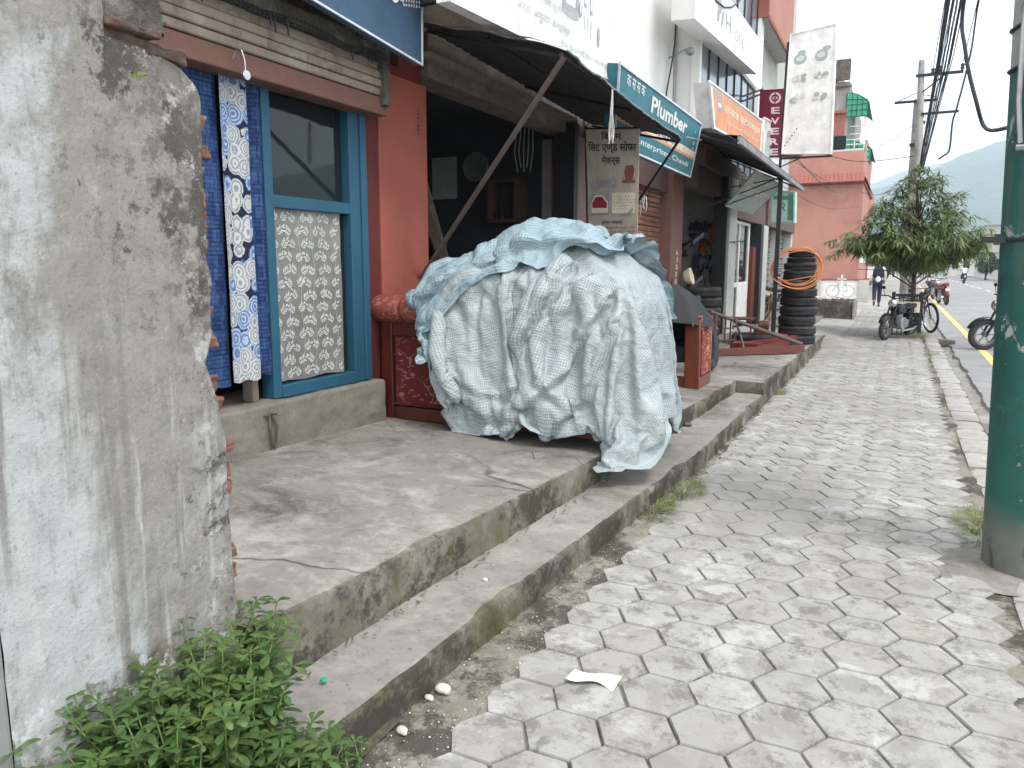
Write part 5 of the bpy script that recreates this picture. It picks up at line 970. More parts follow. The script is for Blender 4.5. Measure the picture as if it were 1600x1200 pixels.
# draped cloth surfaces of the tarpaulin: coordinates on a 2 mm grid, as differences from the neighbouring grid points
TARP_MAIN = (62, 64, (
[-1313,-23,-22,-18,11,15,9,21,23,24,24,24,22,21,20,20,18,16,12,-3,-9,12,8,19,17,6,6,-8,8,9,15,17,19,19,17,15,11,10,6,0,21,16,15,16,20,22,23,24,22,9,-11,-17,-16,-10,6,8,8,0,9,5,6,4,4,12,-5,6,1,5,1,-7,5,-2,-3,0,-1,-3,-3,0,2,0,-3,1,3,-3,9,0,-7,-5,1,-2,-13,6,5,1,4,-4,-2,-4,-3,-3,-2,1,4,20,2,4,3,2,-2,-2,-2,-5,-7,0,13,14,1,-3,-16,-12,-6,-5,-8,2,2,5,6,3,-13,15,9,4,-11,4,1,-4,-3,-3,-3,0,3,1,-1,4,6,-4,4,9,-4,-14,11,-5,-14,-4,8,5,-13,8,-3,-5,-8,-1,-1,2,8,4,4,0,0,4,6,-1,-8,-2,-2,-4,-4,-6,5,7,22,9,-2,-8,-2,-3,2,0,1,2,-1,-2,-14,10,7,9,-10,0,-1,2,-4,0,1,2,2,1,1,-2,-1,5,-4,11,3,-8,-18,3,13,9,5,-3,-3,-12,-9,-4,3,5,5,0,4,-2,-3,0,0,1,-2,0,-7,-4,-3,1,2,-13,-1,1,1,18,26,-1,-3,-2,3,2,-3,-4,3,0,-3,7,5,-11,15,-8,-9,7,1,-5,-1,-2,-1,-1,0,-5,0,3,7,2,-1,-6,-3,7,6,6,-3,-5,0,-11,9,3,5,-2,1,7,2,4,6,-7,-14,-10,-5,6,17,-2,-3,-4,-8,1,2,2,-3,-2,4,7,-1,0,-1,4,11,7,1,2,-7,6,13,6,-3,-5,-6,-2,4,-5,-1,1,-3,-2,1,2,-3,1,-6,1,6,10,-1,-5,-3,-2,1,-11,5,-8,-3,18,3,1,3,1,0,4,-1,-5,6,-6,-8,-3,5,13,-15,-3,8,15,0,7,-2,-7,-9,-6,-5,0,5,6,1,-7,4,2,-1,-12,2,17,4,-14,1,-3,-5,5,4,1,-1,1,-3,-1,0,-7,5,-7,12,0,-5,6,1,4,-9,-3,5,10,-2,-3,1,4,-1,-2,0,-3,-7,6,2,3,-2,0,-4,-3,20,-7,-10,2,7,2,4,5,-6,0,-9,15,-1,-5,1,0,-8,-8,-18,2,-1,-1,9,9,-4,-5,2,5,-1,-5,-3,-1,0,2,4,-1,-2,4,-3,-4,8,3,2,-3,-6,3,2,9,-1,-1,1,-3,-4,1,-3,-1,-3,-3,-1,5,15,2,-4,-2,-10,-1,15,1,-2,-13,0,5,3,-2,20,0,1,-5,-4,9,2,-1,-16,0,-3,5,-3,14,10,-2,-10,0,-5,-3,3,0,0,2,2,-2,-5,5,0,-2,9,1,-1,-6,4,-2,0,10,4,-1,1,-8,-1,0,1,3,1,-4,2,3,-1,-6,-1,-8,-4,21,-5,3,-6,-5,7,-15,5,30,-4,2,5,-1,-10,3,5,0,-16,-2,1,1,1,-5,5,-6,10,-2,0,0,2,2,2,1,-1,6,-2,-4,-1,1,8,-2,0,3,-4,0,0,3,6,0,-3,-1,1,2,-1,-5,0,8,-1,2,-8,-2,5,-5,13,-2,-3,3,-1,-5,-9,12,4,-10,10,7,0,2,3,-12,-1,7,-12,-2,-2,0,0,4,-6,3,6,-2,-1,4,0,1,1,0,0,2,1,-3,-2,3,3,0,0,-2,1,0,5,2,0,2,-1,0,1,0,-3,-1,1,2,3,-2,-2,2,-2,5,1,-2,-1,0,-3,0,1,3,-10,8,11,1,-3,2,-13,-1,4,3,-5,-5,-3,-3,2,10,-6,0,1,2,0,-1,2,0,0,-1,1,1,-3,1,-1,6,-2,1,0,0,-1,3,5,1,2,-1,-2,-2,4,0,-1,-5,5,3,-3,-2,4,2,-6,7,1,-9,7,-6,-12,9,10,-2,7,2,0,-1,2,-15,2,1,-1,5,-6,-7,5,-8,2,2,7,-3,-1,1,1,0,0,0,0,0,0,1,0,0,2,-1,2,1,0,0,-5,10,3,-2,1,0,-1,2,0,-1,-5,3,4,1,-1,-4,3,1,4,0,-5,1,-1,-12,9,14,0,0,2,0,-8,-5,4,0,10,-11,-3,-1,-10,-4,3,3,-3,1,1,-1,0,2,3,-1,0,-1,-1,1,0,0,3,-4,4,4,-2,-1,1,-2,2,7,1,-1,-1,1,-1,4,-1,1,-2,1,4,-1,-3,2,-2,-1,4,-2,-5,8,-11,1,12,0,0,3,-3,1,5,-2,-17,16,6,-4,-9,-2,-11,-2,1,2,-1,0,6,-4,1,1,-1,2,0,0,0,-1,0,-1,3,-3,3,5,-2,0,0,-3,4,6,-2,2,0,0,1,3,-3,-1,1,3,1,-3,0,-2,3,3,0,-5,3,0,-3,8,-2,2,0,-5,4,1,-3,0,11,0,-10,6,-7,-6,-11,-2,0,2,1,-1,3,2,-1,0,-1,2,0,1,2,1,-5,1,1,-2,2,7,-5,0,0,-1,3,8,-2,1,-1,-3,1,0,1,-1,3,2,-1,4,0,-1,1,1,-3,-3,5,-5,5,1,3,-3,-4,4,-2,-3,2,8,-2,-6,0,0,-2,-3,-9,-2,-2,1,0,1,2,3,-2,0,1,2,-1,0,0,0,-1,0,1,0,1,3,1,-1,-1,-1,6,4,-1,0,0,-3,4,0,-1,-6,7,3,1,-5,6,2,-2,0,-4,3,-2,-7,0,9,1,-3,4,-5,-12,1,4,3,-1,-5,-7,0,1,10,-9,-1,-1,1,0,-2,2,3,0,-2,3,0,-1,1,0,-1,0,1,1,-1,1,3,0,-1,0,2,13,-5,-2,-1,-1,2,-2,2,2,0,0,-1,-3,6,-5,3,1,-1,-3,6,-6,-1,9,-2,-2,4,-6,-4,8,-4,-1,-4,-6,-8,-5,3,14,-5,-10,4,2,-1,-4,-2,0,5,0,0,0,-1,2,-1,-1,1,4,-4,2,0,-1,-1,4,2,-5,15,-1,-2,0,-3,-1,1,1,1,-2,0,3,-3,3,-4,5,3,1,-4,3,-4,-5,9,1,-2,3,-5,-1,4,2,-4,-6,-11,-9,6,13,5,-3,-22,-14,8,-1,8,1,-7,-7,4,0,2,-1,1,0,0,0,0,-1,4,-3,13,-12,1,3,0,1,-5,5,4,-1,1,-5,5,3,-2,-3,6,-3,3,-1,1,5,1,-2,-3,3,-6,6,2,-3,3,-5,4,2,-2,-6,-5,-13,-4,7,1,-2,-6,-9,12,-13,7,2,-8,3,5,-4,-1,2,0,1,0,0,1,-1,0,2,-2,5,4,-6,-2,8,-2,1,-3,2,-2,6,0,0,-1,-1,1,4,-1,-1,2,0,4,0,0,-2,1,-10,3,7,-1,4,-2,1,-8,-9,-8,-7,-4,-2,2,-1,0,3,4,-4,4,-16,8,-1,-6,-2,5,7,-3,1,1,1,0,0,-1,1,0,0,1,-2,0,6,3,-5,1,2,0,2,-2,2,0,5,-3,-3,1,3,0,1,0,3,1,0,-2,0,-8,6,6,0,0,-4,-7,-12,-10,-5,-3,0,1,5,2,-2,6,4,-7,3,1,-7,8,-5,6,-4,-10,2,4,1,-1,1,0,0,1,0,1,0,-2,1,0,5,-1,-2,0,0,4,-1,2,1,0,3,-2,-1,-2,2,1,2,1,-1,0,0,1,-6,8,5,-2,-10,-13,-9,-4,2,1,0,0,5,1,-1,-3,4,-2,-8,5,8,-3,-7,-6,8,-9,2,8,0,3,-1,-1,-1,0,0,0,0,-1,1,1,-1,3,0,0,4,-4,-1,3,1,2,0,3,-2,1,-6,3,-1,2,2,0,0,1,1,-2,5,0,-13,-14,-6,1,-1,0,0,4,1,3,-1,1,-2,-2,-2,-4,-1,2,2,-5,-3,1,-3,11,3,0,-5,-3,-1,1,-3,-2,0,0,0,0,0,2,0,0,2,-1,4,-5,1,4,0,2,-1,-2,2,-7,5,2,1,0,0,2,-1,-1,-1,2,-6,-12,-1,7,8,1,-7,0,6,0,-2,-1,1,-6,4,3,-2,-2,0,0,-14,3,-4,3,4,5,6,-4,-6,-4,1,-1,2,-1,-3,-2,0,1,-1,-1,1,0,3,2,-3,5,-1,1,1,1,-1,1,-3,0,5,0,-2,4,0,-3,0,-3,-2,-2,4,9,5,0,-4,-2,6,1,-7,-2,6,1,-5,3,-4,0,-1,1,2,-1,5,-1,-3,3,3,3,1,-3,-6,3,-1,1,-1,2,0,-3,-2,-1,0,1,0,-1,3,0,0,2,0,1,1,1,-1,0,-5,9,1,-1,1,-2,-2,0,-1,1,-3,-1,-1,-2,2,4,1,-1,-2,-2,1,2,2,2,7,3,-1,-4,3,-1,2,-6,9,-2,1,1,3,1,-2,-7,2,1,0,0,0,0,1,2,-2,-2,-1,-2,1,0,-1,0,5,0,2,-1,1,1,1,-4,6,0,0,0,-4,-1,1,-2,1,1,-2,-1,1,3,-2,-2,0,2,0,0,3,1,-3,-4,-3,-2,3,2,0,4,-2,4,-9,4,4,1,0,-1,-2,0,-1,0,-1,0,1,-1,1,1,1,-2,-1,-1,-2,0,0,1,-1,2,1,1,0,1,0,3,1,0,-3,-5,3,1,-1,3,0,-3,1,-1,2,-4,1,0,0,0,0,3,-2,-7,-2,1,-3,-2,0,2,1,-4,-2,-1,2,-2,6,-1,-2,0,-5,2,1,1,-2,0,0,1,0,0,1,0,-1,0,-1,-1,0,1,-1,1,1,-1,1,0,1,3,-2,-2,0,4,1,-4,2,-1,-4,4,-1,-1,-4,2,0,3,-3,-2,1,0,-3,5,3,1,2,3,-3,-1,2,2,-1,0,1,0,4,1,-1,-9,4,0,2,-1,0,0,1,0,-1,-1,1,1,3,2,-3,-3,0,0,1,-1,0,1,1,0,-1,-1,2,2,0,1,-2,1,0,-3,3,-3,-2,1,1,-3,4,-3,5,1,1,-2,3,2,-3,-2,1,-1,2,1,-1,2,1,5,0,1,5,1,-2,-6,-5,8,1,-2,1,0,-1,0,2,-1,-1,0,-1,1,3,-2,-1,0,0,2,-1,0,0,0,0,1,2,0,0,-3,2,1,-1,1,0,-4,1,0,1,4,-2,-1,-3,2,3,1,3,0,2,1,-2,3,0,2,0,-1,0,-1,2,-1,5,0,-1,2,-4,-5,3,0,1,0,0,1,0,0,0,0,-2,-3,-1,4,2,0,0,-1,0,0,-1,1,0,0,0,0,1,3,-2,0,0,1,-2,0,0,-3,-1,0,0,4,-4,-4,-4,-1,-1,1,4,8,7,-5,-2,4,3,6,-3,1,3,0,6,-2,-1,-3,4,0,-5,0,3,-1,1,0,-4,2,1,2,2,0,0,-1,-2,-1,0,0,1,-1,0,0,0,0,-2,1,1,0,1,0,-1,1,2,-1,-1,3,1,2,-3,-5,6,1,-4,0,-2,4,0,-4,-4,1,7,-2,7,0,5,3,-3,-3,6,-2,-1,-3,-1,-1,2,2,-3,1,0,-3,4,1,1,0,-2,-2,1,0,2,1,-2,0,0,0,0,-1,-1,0,5,-1,-2,-1,0,0,0,0,-1,1,3,-6,-1,1,3,2,3,4,4,-1,0,-7,-3,-1,-1,4,0,1,-1,5,7,-6,-1,2,6,0,-8,5,-3,1,-1,0,0,1,-1,4,-2,-1,0,-3,0,3,1,4,-2,-4,1,1,-1,-1,0,-1,1,-3,0,4,3,-1,-2,-2,0,0,0,1,1,5,1,-4,-3,-3,-4,3,5,7,5,6,1,-1,-1,-3,-5,0,-2,-5,-7,-5,3,1,6,-3,-3,0,2,-4,2,-1,2,0,3,-3,-1,0,-2,2,3,1,2,-3,-4,2,1,-1,0,0,-3,1,0,1,-3,-2,0,3,1,1,-1,0,-1,1,-2,-2,-1,2,4,2,1,1,-1,-4,0,1,0,1,1,2,2,-4,-8,-7,-2,-1,-3,3,6,-1,0,-7,0,1,0,1,0,0,-1,-1,2,0,1,3,1,1,-4,-2,0,3,-2,0,1,-1,-3,0,-1,1,1,-2,0,0,2,-2,0,2,1,-1,1,1,1,-1,-3,0,-6,-4,2,-2,-2,-1,-2,0,-2,-1,-1,0,0,1,4,2,-5,0,8,-6,3,-2,-3,1,1,-2,0,0,-3,3,1,1,3,-1,0,-4,-1,-3,6,0,1,-1,-1,-1,-2,0,-1,-1,-2,3,0,1,0,3,2,-3,2,-2,3,2,-4,-3,1,-1,1,-4,-7,-2,-3,-4,1,1,3,4,5,2,-3,-6,-6,0,3,-2,6,-1,-3,1,-5,1,0,1,1,-3,4,1,0,1,-1,0,-1,-1,-5,6,1,1,1,-2,-1,-2,-1,-3,0,1,-2,1,2,0,0,0,2,2,-2,3,-1,-3,6,-1,-9,-1,2,3,2,1,-3,-4,0,-5,-2,-3,-4,-1,2,3,1,3,-3,-5,0,-5,-3,2,-2,4,8,-2,0,3,0,-1,0,-1,0,0,-2,-7,9,-1,3,-1,1,-1,-3,-1,-4,2,0,-3,1,0,1,0,0,1,0,1,2,1,-1,0,-13,-3,4,-1,1,-2,3,5,5,1,-1,3,1,1,-5,-5,-3,2,7,1,0,-8,-15,0,1,1,9,3,1,6,-1,1,0,0,-1,0,0,-4,-8,12,0,1,-3,-1,2,-1,-2,0,-3,-1,0,0,2,-3,0,1,0,1,-2,0,1,3,1,-4,0,-4,-5,-4,0,3,-3,-1,1,6,5,3,1,-2,7,3,4,-3,-7,-1,0,5,-12,6,2,7,6,-1,0,-1,0,-2,-1,1,1,-1,-2,-9,11,0,1,0,-4,2,-4,1,-3,3,-3,0,-1,3,-1,-1,-2,-1,1,0,0,-1,0,0,0,6,3,-5,-2,-1,-5,-3,3,-4,-2,-3,-1,1,5,4,-1,3,2,10,6,1,0,0,8,-2,8,-8,-10,6,3,2,0,-1,0,-1,0,-2,-9,12,-2,1,-1,-2,4,-6,1,0,2,-3,-2,1,-1,1,0,0,-2,0,-1,-1,0,0,0,-1,-1,-1,10,14,-2,-7,-5,-5,-7,3,3,-5,-5,-2,-2,4,0,-1,2,-2,2,1,5,4,11,1,-11,-7,9,3,0,1,0,-1,-1,0,0,-2,5,-1,-1,-1,-4,4,0,-2,-5,2,4,-4,-1,-3,5,-3,-1,1,0,-1,-1,-1,0,0,0,-1,0,0,-6,4,19,8,0,-2,-4,-12,-9,1,-1,-1,-4,-4,4,0,-3,-2,-1,-1,4,1,14,-19,-7,12,7,-3,4,-1,0,-1,0,-1,-1,0,3,1,-3,-1,1,0,-5,3,1,-3,-1,1,-3,2,0,-3,2,-2,1,0,-4,0,-1,0,-1,-1,2,-3,5,-10,2,13,15,4,1,0,-3,-5,-6,-2,-8,-5,-8,2,2,-1,-4,0,1,5,-10,-1,5,13,1,2,-3,-1,0,0,-1,1,-2,3,0,-1,1,-3,1,0,-3,-1,-2,2,-7,7,-3,-1,0,2,-4,2,-2,2,-3,0,0,-1,-1,3,-3,8,-12,10,-13,2,3,13,12,4,-2,0,2,-5,-1,-8,-5,-9,-2,0,-1,1,-5,1,-16,5,16,1,1,1,-2,1,-1,0,0,-1,1,1,0,-4,1,-1,2,-3,2,-1,-1,-1,-5,2,5,-6,1,1,-3,-1,2,-4,2,0,0,0,2,0,-4,4,-5,-3,6,-7,3,-2,4,16,9,-1,-2,0,1,1,0,-2,-10,-8,-5,-3,0,-4,-16,16,4,1,1,-2,3,-1,-1,1,0,1,0,-1,0,-4,2,0,-1,-4,4,1,-1,-11,5,2,-4,2,0,1,0,-2,-1,0,-1,0,1,0,1,-1,1,-3,12,-15,2,1,-6,5,-3,-1,11,15,6,-3,0,-1,-1,-1,1,4,-2,-4,-10,-12,-6,11,2,-1,-1,1,0,1,1,-1,1,-2,0,1,-4,-1,1,1,-1,2,-3,1,1,-10,6,-2,1,-2,-3,0,1,0,0,2,0,-2,0,1,-1,-1,0,-2,9,-2,-12,6,-1,-3,6,-6,-2,5,10,13,3,-1,-2,-2,1,-3,4,1,1,2,6,1,-1,0,-1,1,0,0,0,1,0,-1,0,0,-4,3,-3,4,0,0,-2,1,-1,-4,-1,0,3,1,-5,-4,4,-2,0,1,1,-3,0,0,0,0,-2,-1,4,7,-11,-5,5,-3,2,7,-9,-4,2,4,10,17,2,0,-3,-4,-3,0,5,2,7,0,0,-1,0,0,0,-2,1,2,-1,0,1,-2,-1,2,0,0,-2,2,-1,-4,-1,-1,1,-1,3,0,-2,-4,0,2,-1,-1,1,-1,-1,0,-1,1,-2,1,-1,10,-5,-11,0,5,-5,3,10,-9,-3,1,0,5,18,7,2,-1,-2,-3,-3,2,6,0,0,-1,1,0,0,-2,2,1,0,0,-1,-1,-2,3,1,-2,-1,1,-3,0,-4,1,0,0,3,0,1,-3,-4,2,0,-2,3,-2,-2,0,-1,0,3,-1,-4,6,7,-6,-10,-2,0,-1,6,8,-10,-3,3,-4,5,17,8,4,1,-2,-4,-1,5,1,0,0,0,-1,-4,4,-1,0,1,1,1,-1,-1,0,1,0,0,-8,0,4,-4,0,1,0,-1,3,0,2,-7,1,0,-2,1,0,0,-1,0,1,4,-1,-9,4,6,-6,-3,-4,0,-1,0,9,6,-9,0,0,0,0,9,6,0,6,7,-5,6,1,-1,1,-1,0,-2,1,0,1,0,0,0,-1,-1,2,0,0,0,-5,-1,0,-2,1,1,-3,4,-5,4,2,-4,-2,0,0,0,2,-3,0,0,-1,3,1,-2,-3,14,-6,-11,-3,3,-5,2,-3,9,6,-9,0,-3,0,5,7,10,6,-3,4,5,0,1,0,0,-1,2,0,-1,-1,0,3,-1,-5,3,0,1,-2,2,-3,-2,-2,-3,3,2,-3,8,-4,-3,-2,3,-3,1,0,-2,2,-2,-1,0,-1,0,2,0,-3,6,12,-4,-20,-5,3,-2,1,3,6,0,-5,0,-1,3,5,-2,-7,6,4,7,-1,0,0,0,0,2,-1,1,-1,0,0,-1,-4,4,0,0,3,-7,-4,5,-2,-7,7,1,1,1,-10,0,-2,8,0,-5,-2,2,2,0,-2,1,0,-4,2,4,-5,-1,11,6,-2,-21,1,-3,3,1,-2,9,-5,3,0,-4,-3,-5,-2,0,2,5,0,1,0,1,1,-1,0,-1,0,0,-1,-4,1,3,0,1,-4,-5,12,-6,-1,6,-2,-2,-1,-2,-1,-8,4,-4,2,-1,2,0,1,2,-4,-1,3,-2,-2,3,-2,-3,7,6,4,-7,-16,4,-3,1,3,-4,8,-7,-3,-3,-2,2,15,-2,-10,6,0,0,0,0,0,1,-2,1,-1,0,-2,-6,7,2,-2,-1,-9,3,7,-1,-1,3,3,-4,-1,-4,-6,1,-1,-1,-2,3,1,1,0,2,-1,-1,-1,3,-3,3,-2,-6,5,5,2,-2,-6,-3,-6,2,1,-2,3,1,-1,-9,-1,7,10,14,-8,6,1,-1,0,0,1,-2,1,-2,1,-1,-3,2,1,-1,1,-10,-2,4,1,4,2,1,5,-4,-1,1,-6,-4,3,-1,-3,0,1,-1,1,-3,3,1,-1,3,0,-1,0,-1,-7,2,-2,6,2,-9,-2,0,1,-1,-4,4,1,-1,2,16,3,-2,17,6,1,-1,0,1,-2,-1,0,1,0,-1,-4,5,-2,0,-6,0,2,-2,0,10,-11,-6,0,8,7,-2,-3,-6,3,0,-5,1,2,0,-1,0,3,0,0,-1,0,-2,2,-6,4,-8,7,8,0,-15,5,-6,-3,2,5,-6,0,12,9,-3,-11,1,19,6,-1,1,1,-1,-2,1,1,0,-1,0,4,-3,1,-2,1,-1,-4,-1,1,2,-3,0,-3,1,3,-1,-2,-4,2,-1,1,-3,0,1,1,2,0,0,-1,-1,0,-2,-4,1,-2,8,-12,-3,6,7,-7,-3,0,6,-1,0,1,6,-1,-4,-5,2,-2],
